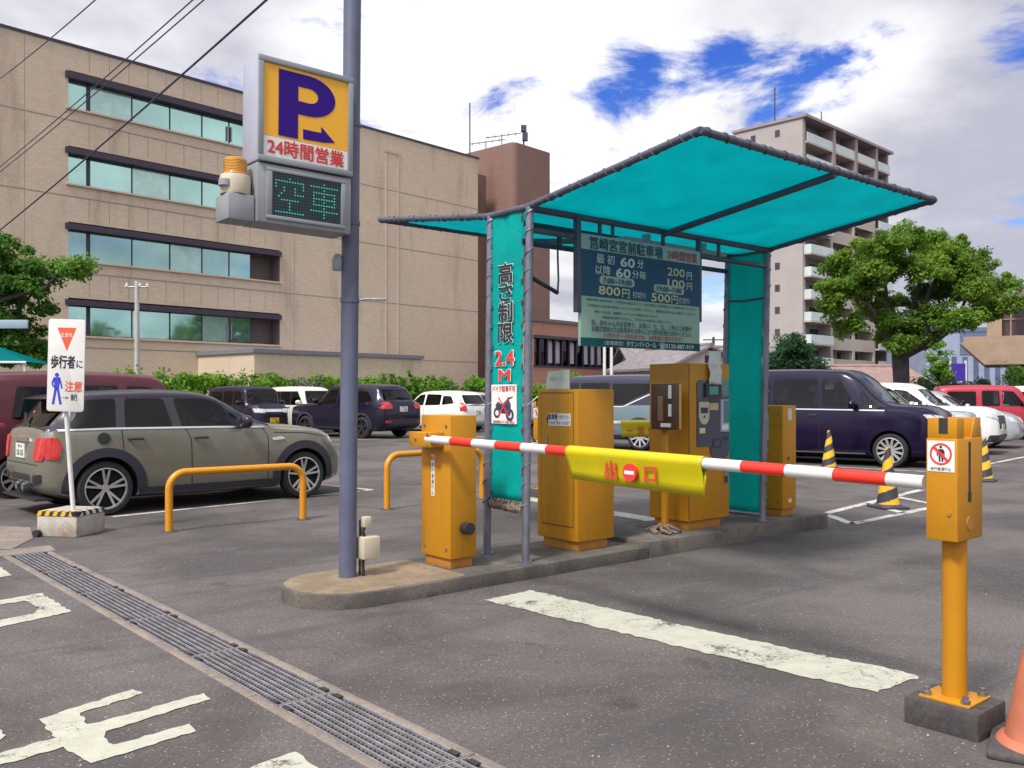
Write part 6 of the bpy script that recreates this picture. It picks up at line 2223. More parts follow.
for t in [k * 1.94 for k in range(-3, 0)] + [12.6, 16.2]:
    bbox(mb, t - .012, t + .012, -.05, .003, .3, ROOF - .1)
for (zb0, _, zt0) in wins:
    for k in range(1, 12):
        bbox(mb, k * .97 - .012, k * .97 + .012, -.05, .003, zt0 + .12, zt0 + 1.2)
mb.build('wall_joint', M_joint, ob, smooth=False)
mb = MB(OB)
for t in (19.45, 20.45):
    bbox(mb, t - .05, t + .05, -.02, .03, 0, 16.9)
bbox(mb, 19.3, 20.6, -.02, .04, 16.75, 16.95)
mb.build('wall_rib', M_rib, ob, smooth=False)
for r_i, (za, zg, zt) in enumerate(wins):
    mb = MB(OB)
    bbox(mb, W0 + .02, W1 - .9, -DEP, -.30, za + .001, za + .03)
    bbox(mb, W0 - .12, W1 + .05, -.02, .10, za - .10, za - .02)
    sill = mb.build('window_sill', M_rib, ob, smooth=False)
    mb = MB(OB)
    bbox(mb, W0 - .15, W1 + .03, -.45, .14, zg + .02, zt - .08)
    mb.build('window_hood', M_dark, ob, smooth=False)
    mb = MB(OB)
    bbox(mb, W1 - 1.75, W1 - .03, -DEP - .01, -DEP + .10, za, zg + .03)
    bbox(mb, W1 - .03, W1 - .003, -DEP, -.02, za, zg + .02)
    mb.build('window_reveal', M_reveal, ob, smooth=False)
    mb = MB(OB)
    cuts_ = [W0 + .01, 1.05, 3.2, 5.2, 7.0, 8.6, W1 - 1.7]
    for k, t in enumerate(cuts_):
        hw_ = .09 if k == 1 else .028
        bbox(mb, t - hw_, t + hw_, -.36, -.28, za, zg + .02)
    bbox(mb, W0 + .01, W1 - 1.7, -.37, -.28, za + .003, za + .04); bbox(mb, W0 + .01, W1 - 1.7, -.37, -.28, zg - .02, zg + .018)
    fr = mb.build('window_frame', M_dark, ob, smooth=False)
    for k in range(6):
        mb = MB(OB)
        bbox(mb, cuts_[k] + .02, cuts_[k + 1] - .02, -.35, -.31, za + .03, zg + .02)
        mb.build('pane', M_blind if (k * 7 + r_i * 3) % 5 == 2 else M_bglass, fr, smooth=False)
    if r_i in (0, 3):
        mb = MB(OB); bbox(mb, 8.45, 8.52, -.26, -.2, za + .2, za + 1.0); bbox(mb, 8.66, 8.74, -.26, -.2, za + .2, za + 1.0); mb.build('window_vent', M_steel, fr, smooth=False)
# low annex in front
mb = MB(OB)
bbox(mb, 6.6, 17.6, 0, 5.4, 0, 3.42)
an = mb.build('annex', M_tile, ob, smooth=False)
mb = MB(OB); bbox(mb, 6.5, 17.7, 0, 5.5, 3.42, 3.62); mb.build('annex_roof_edge', mat('blue grey coping', (.17, .17, .21), .6, 0, .1), an, smooth=False)
mb = MB(OB); bbox(mb, 8.5, 12.5, 5.38, 5.45, .2, 2.1); mb.build('annex_opening', M_dark, an, smooth=False)
# brown stair tower at the right corner
mb = MB(OB)
rr_ = .45
pts = []
for tt, pp, a0 in ((34.2 - rr_, 1.5 - rr_, 0), (29.9 + rr_, 1.5 - rr_, 90), (29.9 + rr_, -9 + rr_, 180), (34.2 - rr_, -9 + rr_, 270)):
    pts += [(tt + rr_ * math.cos(R(a0 + 9 * k)), pp + rr_ * math.sin(R(a0 + 9 * k))) for k in range(11)]
lo = [Bp(a, b, 0) for a, b in pts]; hi = [Bp(a, b, 19.3) for a, b in pts]
n_ = len(pts)
mb.add(lo + hi, [tuple(range(n_, 2 * n_))] + [(i, (i + 1) % n_, n_ + (i + 1) % n_, n_ + i) for i in range(n_)])
mb.build('stair_tower', M_tile2, ob, ang=30)
mb = MB(OB)
bbox(mb, 27.81, 29.95, -12, -1.2, 0, 17.3)
mb.build('corner_wall', M_tile2, ob, smooth=False)
M_mast = mat('dark mast', (.05, .05, .075), .5, .3, .1)
mb = MB(OB)
b0 = Bp(27.3, -.3, 18.1); mb.tube([b0, b0 + Z * 3.7], .05, 6)
b0 = Bp(32.0, .6, 19.3); mb.tube([b0, b0 + Z * 1.6], .06, 8); mb.obox(b0 + Z * 1.55, X * .20, Y * .2, Z * .22); mb.obox(b0 + Z * .95 + X * .1, X * .20, Y * .2, Z * .28)
for t, p, h in ((30.6, -.3, .9), (30.5, -1.8, .7)):
    b0 = Bp(t, p, 19.3); mb.tube([b0, b0 + Z * h], .035, 6)
    mb.tube([b0 + Z * h - X * 1.2 - Z * .15, b0 + Z * h + X * 1.4 + Z * .2], .03, 6)
    for k in range(5):
        c = b0 + Z * h + (X * .5 + Z * .07) * (k - 2); mb.tube([c - Y * .4, c + Y * .4], .02, 5)
mb.build('roof_antenna', M_mast, ob)
b0 = None

# ================================================================== BRICK HALL behind the machines
ax_ = Vector((1.2, 58.9, 0)); ae = Vector((math.cos(R(49.5)), math.sin(R(49.5)), 0)); an_ = Vector((ae.y, -ae.x, 0))
br = thing('brick_hall', 'low red brown brick hall with a long dark window band behind the machines', 'building', ax_, 0)


def bx2(mb, o, e, n, t0, t1, p0, p1, za, zb):
    mb.obox(o + e * ((t0 + t1) / 2) + n * ((p0 + p1) / 2) + Z * ((za + zb) / 2), e * ((t1 - t0) / 2), n * ((p1 - p0) / 2), Z * ((zb - za) / 2))


mb = MB(ax_)
bx2(mb, ax_, ae, an_, 0, 13.0, -1.4, -.4, 0, 6.2); bx2(mb, ax_, ae, an_, 0, 13.0, -.4, 0, 0, 3.3); bx2(mb, ax_, ae, an_, 0, 13.0, -.4, 0, 5.1, 6.2); bx2(mb, ax_, ae, an_, 0, .4, -.4, 0, 3.3, 5.1); bx2(mb, ax_, ae, an_, 11.4, 13.0, -.4, 0, 3.3, 5.1)
mb.build('wall', M_brick, br, smooth=False)
mb = MB(ax_); bx2(mb, ax_, ae, an_, -.1, 13.1, -1.5, .12, 6.2, 6.42); mb.build('roof_edge', M_reveal, br, smooth=False)
mb = MB(ax_); bx2(mb, ax_, ae, an_, .4, 11.4, -.39, -.30, 3.3, 5.1); wn = mb.build('window_band', M_glass, br, smooth=False)
mb = MB(ax_)
for k in range(14):
    bx2(mb, ax_, ae, an_, .4 + k * .82 - .05, .4 + k * .82 + .05, -.30, -.16, 3.3, 5.1)
bx2(mb, ax_, ae, an_, .3, 11.5, -.30, .10, 5.1, 5.3)
bx2(mb, ax_, ae, an_, .3, 11.5, -.30, .06, 3.2, 3.3)
mb.build('window_frame', M_dark, wn, smooth=False)
M_curt = mat('pale curtain', (.40, .38, .44), .7, 0, .15)
for k in (2, 3, 5, 7, 8, 9):
    mb = MB(ax_); bx2(mb, ax_, ae, an_, .55 + k * .82, .4 + (k + .8) * .82, -.298, -.29, 3.5, 4.95); mb.build('pale_blind', M_curt, wn, smooth=False)
for i, (u, lb) in enumerate(((604.5, 'slim white flagpole in front of the brick hall, left of the pair'), (611.5, 'slim white flagpole in front of the brick hall, right of the pair'))):
    p = Vector(((u - 512) / 900 * 56, 56, 0))
    fp_ = thing('flagpole', lb, 'flagpole', p, 0, 'white flagpoles')
    mb = MB(); mb.tube([(0, 0, 0), (0, 0, 6.4)], .10, 10, rs=[.11, .085]); mb.build('pole', M_white, fp_)
    mb = MB(); mb.lathe([(0, .35), (.3, .3), (.36, 0)], seg=16); mb.build('footing', M_kerb, fp_)
    mb = MB(); mb.lathe([(0, 6.56), (.10, 6.5), (.13, 6.44), (.08, 6.4), (0, 6.4)], seg=12); mb.build('finial', M_chrome, fp_)

# ================================================================== HOUSES WITH TILED ROOFS
M_rooft = mat('grey tile roof', (.19, .17, .18), .7, 0, .25, 3, bump=.4, bscale=12)
M_roofb = mat('brown tile roof', (.25, .165, .145), .7, 0, .2, 3, bump=.4, bscale=10)
M_plas = mat('pale plaster', (.50, .47, .47), .8, 0, .1, 2)


def house(name, label, o, rot, w_, d_, eave, ridge, over, roof_m, wall_m):
    t = thing(name, label, 'house', o, R(rot))
    mb = MB()
    mb.box((-w_ / 2, -d_ / 2, 0), (w_ / 2, d_ / 2, eave))
    mb.add([(-w_ / 2, -d_ / 2, eave), (-w_ / 2, d_ / 2, eave), (-w_ / 2, 0, ridge - .12), (w_ / 2, -d_ / 2, eave), (w_ / 2, d_ / 2, eave), (w_ / 2, 0, ridge - .12)], [(0, 1, 2), (3, 5, 4)])
    mb.build('wall', wall_m, t, smooth=False)
    mb = MB()
    k = (ridge - eave) / (d_ / 2)
    for s in (-1, 1):
        a = [(-w_ / 2 - over, s * (d_ / 2 + over), eave - k * over), (w_ / 2 + over, s * (d_ / 2 + over), eave - k * over), (w_ / 2 + over, 0, ridge), (-w_ / 2 - over, 0, ridge)]
        b = [(x, y, z + .16) for x, y, z in a]
        mb.add(a + b, [(0, 1, 2, 3), (7, 6, 5, 4), (0, 4, 5, 1), (1, 5, 6, 2), (2, 6, 7, 3), (3, 7, 4, 0)])
    rf = mb.build('roof', roof_m, t, smooth=False)
    mb = MB(); mb.tube([(-w_ / 2 - over, 0, ridge + .15), (w_ / 2 + over, 0, ridge + .15)], .14, 8); mb.build('ridge_cap', roof_m, rf)
    for x in (-w_ * .3, 0, w_ * .3):
        mb = MB(); mb.box((x - .5, -d_ / 2 - .03, eave * .35), (x + .5, -d_ / 2 + .02, eave * .8)); mb.build('window', M_dark, t, smooth=False)
    for s in (-1, 1):
        mb = MB(); mb.box((s * w_ / 2 - .03, -.18, (eave + ridge) / 2 - .35), (s * w_ / 2 + .03, .18, (eave + ridge) / 2 + .1)); mb.build('gable_window', M_dark, t, smooth=False)
    return t


house('tiled_house', 'small grey roofed house with pale gable behind the payment machine', Vector((11.0, 60, 0)), -68, 7, 5.6, 3.1, 4.35, .5, M_rooft, M_plas)
house('tiled_house', 'long grey roofed house to the right of the pale gable behind the payment machine', Vector((14.2, 66, 0)), 10, 12, 6, 3.0, 4.7, .6, M_rooft, M_plas)
house('tiled_house', 'low brown roofed house in front of the tall apartment tower', Vector((17.6, 55, 0)), 5, 12, 7.2, 1.75, 2.95, .8, M_roofb, M_plas)

# ================================================================== APARTMENT TOWER
AO = Vector((37.6, 116.4, 0)); AE = Vector((math.cos(R(44.2)), math.sin(R(44.2)), 0)); AN_ = Vector((AE.y, -AE.x, 0))
apt = thing('apartment_tower', 'tall pale apartment tower with white balconies behind the canopy', 'building', AO, 0)
M_aptw = mat('apartment wall', (.35, .315, .305), .8, 0, .05, .3)
M_aptb = mat('apartment beige wall', (.43, .37, .325), .8, 0, .05, .3)
M_aptp = mat('apartment brown pillar', (.28, .225, .225), .8, 0, .05, .3)
M_rl = mat('white balcony rail', (.50, .57, .56), .4, 0, .05, .5)
M_ag = mat('apartment window', (.035, .035, .05), .1, 0, .3, .4, coat=.4)
FH, TOPZ, LEN = 2.92, 37.2, 26.0
mb = MB(AO); bx2(mb, AO, AE, AN_, 0, LEN, -10.2, -1.8, 0, TOPZ); bx2(mb, AO, AE, AN_, 0, .7, -1.8, 0, 0, TOPZ)
mb.build('wall', M_aptw, apt, smooth=False)
mb = MB(AO); bx2(mb, AO, AE, AN_, -.2, LEN + .5, -10.4, .6, TOPZ, TOPZ + .35); mb.build('roof_slab', M_aptp, apt, smooth=False)
nf = 12


def ap(name, m, *bs):
    q = MB(AO)
    for b_ in bs:
        bx2(q, AO, AE, AN_, *b_)
    return q.build(name, m, apt, smooth=False)


for k in range(nf):
    z = TOPZ - (k + 1) * FH
    top = k < 2
    slab = [(.7, LEN, -1.8, .3 if top else 0, z - .25, z)]
    if top:
        edges = [.7, 8.0 - .36, 8.0 + .36, 14.6 - .36, 14.6 + .36, 21.2 - .36, 21.2 + .36, LEN]
        for i in range(0, 8, 2):
            ap('balcony_rail', M_rl, (edges[i], edges[i + 1], .2, .28, z, z + 1.15))
    else:
        ap('balcony_rail', M_rl, (.4, 6.6, .9, .98, z, z + 1.1), (.4, .48, 0, .898, z, z + 1.1), (6.52, 6.6, 0, .898, z, z + 1.1))
        slab += [(.35, 6.65, .002, 1.0, z - .22, z - .003), (21.5, LEN + .3, .002, .6, z - .22, z - .003)]
        ap('spandrel_wall', M_aptb, (8.3, 21.5, -.2, .003, z + .002, z + 1.1)); ap('spandrel_wall', M_aptb, (8.3, 21.5, -.2, .003, z + 2.35, z + FH - .255))
        ap('balcony_rail', M_rl, (21.5, LEN + .3, .5, .58, z, z + 1.1))
    ap('floor_slab', M_aptb, *slab)
    for t in range(2, 26, 4):
        ap('window', M_ag, (t - .8, t + 1.6, -1.82, -1.76, z + .1, z + 2.2))
    for p in (-3.6, -7.2):
        ap('side_window', M_ag, (-.04, .02, p - .35, p + .35, z + 1.1, z + 2.0))
for t in (8.0, 14.6, 21.2):
    ap('pillar', M_aptp, (t - .35, t + .35, -1.8, .42, TOPZ - 2 * FH, TOPZ))
    ap('party_wall', M_aptb, (t - .3, t + .3, -1.8, .02, 0, TOPZ - 2 * FH - .252))
ap('pillar', M_aptp, (LEN - .6, LEN, -1.8, .02, 0, TOPZ))
mb = MB(AO)
b0 = AO - AN_ * 4 + Z * (TOPZ + .3); mb.tube([b0, b0 + Z * 4.5], .10, 6)
b0 = AO + AE * 11 - AN_ * 3 + Z * (TOPZ + .3); mb.tube([b0, b0 + Z * 3.5], .07, 6)
b0 = AO + AE * 3.5 - AN_ * 3 + Z * (TOPZ + .3); mb.tube([b0, b0 + Z * 1.2], .07, 6); mb.tube([b0 + Z * 1.2 - X * .9, b0 + Z * 1.2 + X * .9], .05, 6)
mb.build('roof_antenna', M_mast, apt)

# ================================================================== GLASS BUILDING AND CONCRETE HALL AT THE RIGHT
go = Vector((54.5, 118, 0))
gb = thing('glass_office', 'pale blue building with vertical window strips behind the big tree', 'building', go, R(6))
mb = MB(); mb.box((-.2, 0, 0), (17, 10, 9.6)); mb.build('wall', mat('pale blue cladding', (.30, .35, .48), .5, .1, .08, 1), gb, smooth=False)
mb = MB(); mb.box((-.4, -.15, 9.6), (17.2, 10, 10.2)); mb.box((4.5, -.1, 6.6), (17, .02, 9.5)); mb.build('roof_band', mat('slate blue band', (.12, .16, .26), .5, .1, .1, 1), gb, smooth=False)
for k in range(11):
    mb = MB(); mb.box((.3 + k * 1.52, -.06, .6), (1.0 + k * 1.52, .03, 6.3)); mb.build('window_strip', mat('blue window strip', (.10, .12, .22), .15, .2, .2, 1, coat=.4), gb, smooth=False)
sgn = thing('violet_sign', 'small violet sign far off below the concrete hall', 'sign', W(957.5, 371, 62) * 1.0, 0)
sgn.location.z = 0
mb = MB(); mb.box((-.45, -.15, 2.3), (.45, .15, 3.5)); mb.build('sign_panel', mat('violet sign face', (.06, .03, .35), .4, 0, .1), sgn, smooth=False)
mb = MB(); mb.box((-.6, -.1, 0), (-.5, .1, 3.7)); mb.build('post', M_white, sgn, smooth=False); mb = MB(); mb.box((.5, -.1, 0), (.6, .1, 3.7)); mb.build('post', M_white, sgn, smooth=False)
co_ = Vector((26.5, 48.5, 0))
ch_ = thing('concrete_hall', 'tan concrete hall with deep overhanging balcony and dark windows behind the red car', 'building', co_, R(-28))
M_tanc = mat('tan concrete', (.36, .265, .19), .85, 0, .1, 1.2, dirt=(.2, .15, .12), dirt_amt=.4, dirt_scale=.8)
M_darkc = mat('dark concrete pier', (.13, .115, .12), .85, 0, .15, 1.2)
mb = MB()
mb.add([(-2.1, -1.6, 4.15), (14, -1.6, 4.15), (14, -1.6, 2.95), (-.9, -1.6, 2.95), (-2.1, 5, 4.15), (14, 5, 4.15), (14, 5, 2.95), (-.9, 5, 2.95)],
       [(0, 3, 2, 1), (4, 5, 6, 7), (0, 1, 5, 4), (3, 7, 6, 2), (0, 4, 7, 3), (1, 2, 6, 5)])
mb.box((-.8, -1.0, 4.152), (-.1, 5, 6.6)); mb.box((4.2, -1.0, 4.152), (4.9, 5, 6.6))
mb.build('balcony', M_tanc, ch_, smooth=False)
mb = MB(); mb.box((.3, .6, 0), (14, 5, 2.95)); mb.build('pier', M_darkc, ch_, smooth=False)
mb = MB(); mb.box((-.1, .2, 4.15), (14, 4.5, 6.6)); wn = mb.build('window_wall', mat('brown window wall', (.10, .065, .075), .3, 0, .2, 1, coat=.2), ch_, smooth=False)
mb = MB()
for k in range(7):
    mb.box((.3 + k * 1.4, .12, 4.3), (.37 + k * 1.4, .2, 6.5))
mb.box((-.1, .12, 5.4), (14, .2, 5.46)); mb.box((-1.9, -1.55, 4.153), (14, -1.45, 4.45)); mb.build('window_frame', M_tanc, wn, smooth=False)
mb = MB()
mb.add([(.4, -1.6, 6.5), (15, -1.6, 6.5), (15, 6, 6.5), (.4, 6, 6.5), (.6, -1.4, 6.85), (15, -1.4, 6.85), (15, 5, 9.0), (3.2, 3, 9.0)],
       [(0, 1, 2, 3), (0, 4, 5, 1), (4, 7, 6, 5), (0, 3, 7, 4), (3, 2, 6, 7), (1, 5, 6, 2)])
mb.build('roof', mat('dark brown roof', (.075, .055, .07), .7, 0, .15, 1), ch_, smooth=False)

# ================================================================== POLES, LAMP, WIRES, AWNING
def pole_thing(name, label, cat, u, vtop, d, r, m, extra=None, group=None):
    p = Vector(((u - 512) / F * d, d, 0)); h = EYE + (HOR - vtop) / F * d
    t = thing(name, label, cat, p, 0, group)
    mb = MB(); mb.tube([(0, 0, 0), (0, 0, h)], r, 12, rs=[r * 1.1, r * .85]); mb.build('pole', m, t)
    if extra: extra(t, h)
    return t


M_cpole = mat('concrete pole', (.42, .40, .39), .8, 0, .1, 2)


def ex1(t, h):
    mb = MB(); mb.tube([(-.5, 0, h - .25), (.5, 0, h - .25)], .035, 8); mb.build('crossarm', M_pipe, t)
    mb = MB()
    for x in (-.42, .42, .12):
        mb.lathe([(0, 0), (.05, .0), (.06, .06), (.035, .1), (.05, .13), (0, .16)], (x, 0, h - .22), seg=10)
    mb.build('insulator', M_white, t)


def ex2(t, h):
    mb = MB()
    for dz, w_ in ((.3, 1.1), (1.1, .8)):
        mb.box((-w_, -.06, h - dz - .06), (w_, .06, h - dz + .06))
    mb.build('crossarm', M_mast, t)
    mb = MB(); mb.cyl((.35, 0, h - 2.6), (.35, 0, h - 1.7), .28, .28, 14); mb.build('transformer', M_grey, t)


pole_thing('utility_pole', 'slim pale concrete utility pole in front of the ribbon windows', 'utility pole', 137, 281, 37, .105, M_cpole, ex1)
pole_thing('utility_pole', 'distant dark utility pole with crossarms between the price board and rear banner', 'utility pole', 713.5, 337, 95, .16, M_mast, ex2)


def ex3(t, h):
    mb = MB(); mb.tube([(0, 0, h), (.06, -.05, h + .5), (.35, -.1, h + .85), (.9, -.1, h + 1.0), (1.5, -.1, h + 1.02)], .045, 8); mb.build('curved_arm', M_pipe, t)
    mb = MB(); mb.obox((1.65, -.1, h + 1.0), X * .32, Y * .11, Z * .06); mb.build('lamp_head', M_grey, t, bevel=.03)


pole_thing('street_lamp', 'curved street lamp rising behind the parking sign pole', 'street lamp', 343, 322, 40, .075, M_pipe, ex3)


def wire(label, a, b, sag, r=.012):
    t = MB()
    a, b = Vector(a), Vector(b)
    pts = [a.lerp(b, i / 24) - Z * sag * 4 * (i / 24) * (1 - i / 24) for i in range(25)]
    t.tube(pts, r, 6)
    o = t.build('overhead_wire', M_mast)
    tag(o, label, 'overhead wire', 'overhead wires')


def ext(p, q, k0, k1):
    d = q - p
    return p - d * k0, q + d * k1


for lb, a, b, da, db, r, sg_ in (('thin overhead wire nearest the top left corner', (0, 78), (94, 0), 24, 15, .012, .05), ('upper of two parallel overhead wires crossing the beige office block', (0, 166), (191, 0), 24, 13, .011, .06),
                                 ('lower of two parallel overhead wires crossing the beige office block', (0, 171), (202, 0), 24, 13, .011, .06), ('thick twisted overhead wire ending above the P sign', (0, 229), (264, 0), 24, 12, .017, .08)):
    p, q = ext(W(a[0], a[1], da), W(b[0], b[1], db), .12, .12)
    wire(lb, p, q, sg_, r)
tw = W(0, 352, 26)
aw = thing('market_tent', 'teal pitched tent roof showing above the maroon wagon at the left edge', 'tent', Vector((tw.x - .6, 26, 0)), R(10))
mb = MB()
mb.add([(-2.2, -1.2, 2.30), (1.65, -1.2, 2.30), (1.65, 1.2, 2.30), (-2.2, 1.2, 2.30), (-2.0, 0, 3.05), (.5, 0, 2.78)], [(0, 1, 5, 4), (1, 2, 5), (2, 3, 4, 5), (3, 0, 4)])
mb.build('tent_roof', M_teal, aw, smooth=False)
mb = MB()
for x in (-2.1, 1.6):
    for y in (-1.15, 1.15):
        mb.tube([(x, y, 0), (x, y, 2.3)], .03, 8)
mb.tube([(-2.2, -1.2, 2.28), (1.65, -1.2, 2.28)], .035, 8)
mb.build('tent_pole', M_white, aw)
mb = MB(); mb.box((-.6, -1.22, 2.42), (.36, -1.16, 2.78)); mb.build('yellow_panel', M_tan, aw, smooth=False)
sx = W(6, 324, 22)
sb = thing('direction_sign', 'pale blue grey bar sign on a post before the leafy tree', 'sign', Vector((sx.x, 22, 0)), 0)
mb = MB(); mb.box((-1.2, -.03, sx.z - .11), (.54, .03, sx.z + .10)); mb.build('sign_bar', mat('pale blue sign', (.26, .34, .42), .5, 0, .05), sb, bevel=.01)
mb = MB(); mb.tube([(-.55, 0.06, 0), (-.55, 0.06, sx.z + .2)], .04, 10); mb.build('post', M_pipe, sb)

# ================================================================== TREES AND HEDGES
M_leafA = leaf_mat('broad tree leaves', (0.028, 0.11, 0.018), (0.19, 0.33, 0.032), .5)
M_leafB = leaf_mat('left tree leaves', (0.03, 0.125, 0.022), (0.13, 0.29, 0.035), .5)
M_leafD = leaf_mat('dark tree leaves', (0.012, 0.055, 0.030), (0.03, 0.10, 0.045))
M_leafH = leaf_mat('hedge leaves', (0.04, 0.15, 0.012), (0.17, 0.36, 0.025), .45)
M_leafH2 = leaf_mat('dull hedge leaves', (0.02, 0.06, 0.025), (0.06, 0.12, 0.04))
M_bark = mat('tree bark', (0.055, 0.045, 0.05), .9, 0, .3, 4, bump=.8, bscale=14)


def foliage(name, parent, m, clumps, per, size, org=(0, 0, 0), flat=.5, seed=1):
    """many small bent leaf faces gathered in clumps; clumps = [(x, y, z, radius)]"""
    g = np.random.default_rng(seed)
    cl = np.array(clumps, float)
    n = len(cl) * per
    c = np.repeat(cl, per, axis=0)
    d = g.normal(size=(n, 3)); d /= np.linalg.norm(d, axis=1)[:, None]
    rad = c[:, 3] * g.random(n) ** .45
    pos = c[:, :3] + d * rad[:, None] * np.array([1, 1, .72]) - np.array(org)
    nrm = d * .7 + g.normal(size=(n, 3)) * .6 + np.array([0, 0, flat])
    nrm /= np.linalg.norm(nrm, axis=1)[:, None]
    t = np.cross(nrm, g.normal(size=(n, 3))); t /= np.linalg.norm(t, axis=1)[:, None]
    b = np.cross(nrm, t)
    s = size * (.6 + .8 * g.random(n))[:, None]
    v = np.empty((n, 4, 3))
    v[:, 0] = pos - t * s; v[:, 1] = pos + b * s * .5 - nrm * s * .12; v[:, 2] = pos + t * s; v[:, 3] = pos - b * s * .5 - nrm * s * .12
    me = bpy.data.meshes.new(name)
    me.vertices.add(n * 4); me.vertices.foreach_set('co', v.reshape(-1))
    me.loops.add(n * 4); me.loops.foreach_set('vertex_index', np.arange(n * 4))
    me.polygons.add(n); me.polygons.foreach_set('loop_start', np.arange(n) * 4); me.polygons.foreach_set('loop_total', np.full(n, 4))
    me.materials.append(m); me.update(); me.validate()
    o = bpy.data.objects.new(name, me); C.objects.link(o)
    if parent: o.parent = parent
    return o


def crown_clumps(blobs, n, r, seed, inner=.35):
    g = np.random.default_rng(seed)
    out = []
    vol = np.array([b[3] * b[4] * b[5] for b in blobs]) ** .67
    for i, b in enumerate(blobs):
        k = max(3, int(n * vol[i] / vol.sum()))
        for _ in range(k):
            d = g.normal(size=3); d /= np.linalg.norm(d)
            q = .60 + .42 * g.random() if g.random() > inner else .2 + .5 * g.random()
            out.append((b[0] + d[0] * b[3] * q, b[1] + d[1] * b[4] * q, b[2] + d[2] * b[5] * q, r * (.6 + .8 * g.random())))
    return out


def limbs(mb, base, r0, forks, seed, r1=.06):
    g = np.random.default_rng(seed)
    for tip in forks:
        a, b = Vector(base), Vector(tip)
        mid = a.lerp(b, .5) + Vector(g.normal(size=3)) * (b - a).length * .10
        mb.tube([a, a.lerp(mid, .6), mid, mid.lerp(b, .6) + Vector(g.normal(size=3)) * .15, b], r0, 8, rs=[r0, r0 * .75, r0 * .55, r0 * .35, r1])


# the big tree
TD = 42.0
tb = Vector(((903 - 512) / F * TD, TD, 0))
big = thing('broadleaf_tree', 'large spreading broadleaf tree with a dark trunk beside the apartment tower', 'tree', tb, 0)


def rel(u, v, dd=0.0):
    q = W(u, v, TD + dd)
    return q - tb


bl_ = []
gt_ = np.random.default_rng(77)
for u, v, k in ((842, 264, 1.0), (864, 256, 1.05), (834, 290, .85), (860, 284, 1.0), (831, 311, .6), (850, 324, .75), (874, 304, .9), (886, 246, .95), (907, 237, .9), (928, 243, .9), (952, 247, .85),
                (895, 270, 1.1), (925, 268, 1.1), (956, 268, 1.1), (981, 264, .9), (914, 296, 1.0), (945, 291, 1.1), (975, 290, 1.0), (999, 286, .8), (1009, 303, .6), (986, 310, .85),
                (890, 321, .8), (915, 323, .9), (941, 317, .9), (903, 342, .6), (884, 340, .5), (962, 318, .8), (926, 338, .55), (870, 268, .8), (940, 256, .8)):
    q = rel(u, v, gt_.uniform(-1.8, 1.8))
    bl_.append((q.x, q.y, q.z, .98 * k, 1.25 * k, .66 * k))
cls = crown_clumps(bl_, 560, .42, 3, .25)
foliage('crown', big, M_leafA, cls, 135, .085, seed=5, flat=.8)
mb = MB()
fk = rel(900, 352)
mb.tube([(0, 0, -.1), (0, 0, .5), (-.05, 0, 1.5), (fk.x, fk.y, fk.z)], .6, 14, rs=[.60, .42, .36, .38])
limbs(mb, fk - Z * .2, .27, [rel(u, v, d) for u, v, d in ((858, 300, -1), (885, 280, 0), (912, 265, .5), (940, 270, 0), (968, 295, .3), (890, 300, 1.5), (935, 310, -1.5), (985, 305, 0), (905, 310, -1))], 4)
mb.build('trunk', M_bark, big, ang=60)
# small dark round tree
q0 = Vector(((796 - 512) / F * 46, 46, 0))
sm = thing('round_tree', 'small dark green rounded tree before the foot of the apartment tower', 'tree', q0, 0)
foliage('crown', sm, M_leafD, crown_clumps([(-.1, 0, 3.3, 1.1, 1.3, 1.15), (-.6, 0, 2.6, .95, .9, .9), (.6, 0, 2.5, 1.0, .9, .85)], 170, .42, 9), 110, .085, seed=6)
mb = MB(); mb.tube([(0, 0, 0), (0, 0, 2.4)], .14, 8); mb.build('trunk', M_bark, sm)
# slim conifer-like tree
q0 = Vector(((938 - 512) / F * 60, 60, 0))
sl = thing('slim_tree', 'slim bright green young tree before the pale blue building', 'tree', q0, 0)
foliage('crown', sl, M_leafH, crown_clumps([(0, 0, 3.4, .8, .8, 1.6), (0, 0, 2.2, .9, .9, .9)], 40, .4, 12), 70, .10, seed=7)
mb = MB(); mb.tube([(0, 0, 0), (0, 0, 3.0)], .1, 8); mb.build('trunk', M_bark, sl)
# left tree
LD = 27.0
lt0 = Vector(((-45 - 512) / F * LD, LD, 0))
lt = thing('broadleaf_tree', 'mid green leafy tree behind the pedestrian sign and pale blue bar sign', 'tree', lt0, 0)


def rl(u, v, dd=0.0):
    return W(u, v, LD + dd) - lt0


bl_ = []
for u, v, dd, rx, ry, rz in ((10, 268, 0, .95, 1.2, .75), (60, 268, -.3, .75, .8, .25), (30, 285, 0, 1.0, 1.0, .45), (-10, 300, .5, 1.2, 1.4, 1.0), (12, 330, .5, .85, 1.2, .8), (30, 345, .8, .6, .8, .4), (-40, 260, 0, 1.7, 1.7, 1.3), (-70, 300, 0, 1.7, 1.7, 1.5), (40, 310, .3, .42, .6, .22), (-5, 245, 0, .55, .7, .4), (20, 350, .2, .8, 1, .5), (-15, 345, .3, 1, 1, .8), (40, 275, .2, .7, .8, .4), (75, 264, -.2, .5, .6, .22)):
    q = rl(u, v, dd); bl_.append((q.x, q.y, q.z, rx, ry, rz))
foliage('crown', lt, M_leafB, crown_clumps(bl_, 330, .36, 21, .3), 120, .075, seed=8)
mb = MB(); mb.tube([(0, 0, 0), (0, 0, 1.6), (.1, 0, 2.8)], .3, 12, rs=[.36, .27, .24])
limbs(mb, (.1, 0, 2.6), .16, [rl(15, 270), rl(62, 270, -.3), rl(20, 320, .4), rl(-40, 250), rl(35, 290)], 5, .03)
mb.build('trunk', M_bark, lt, ang=60)


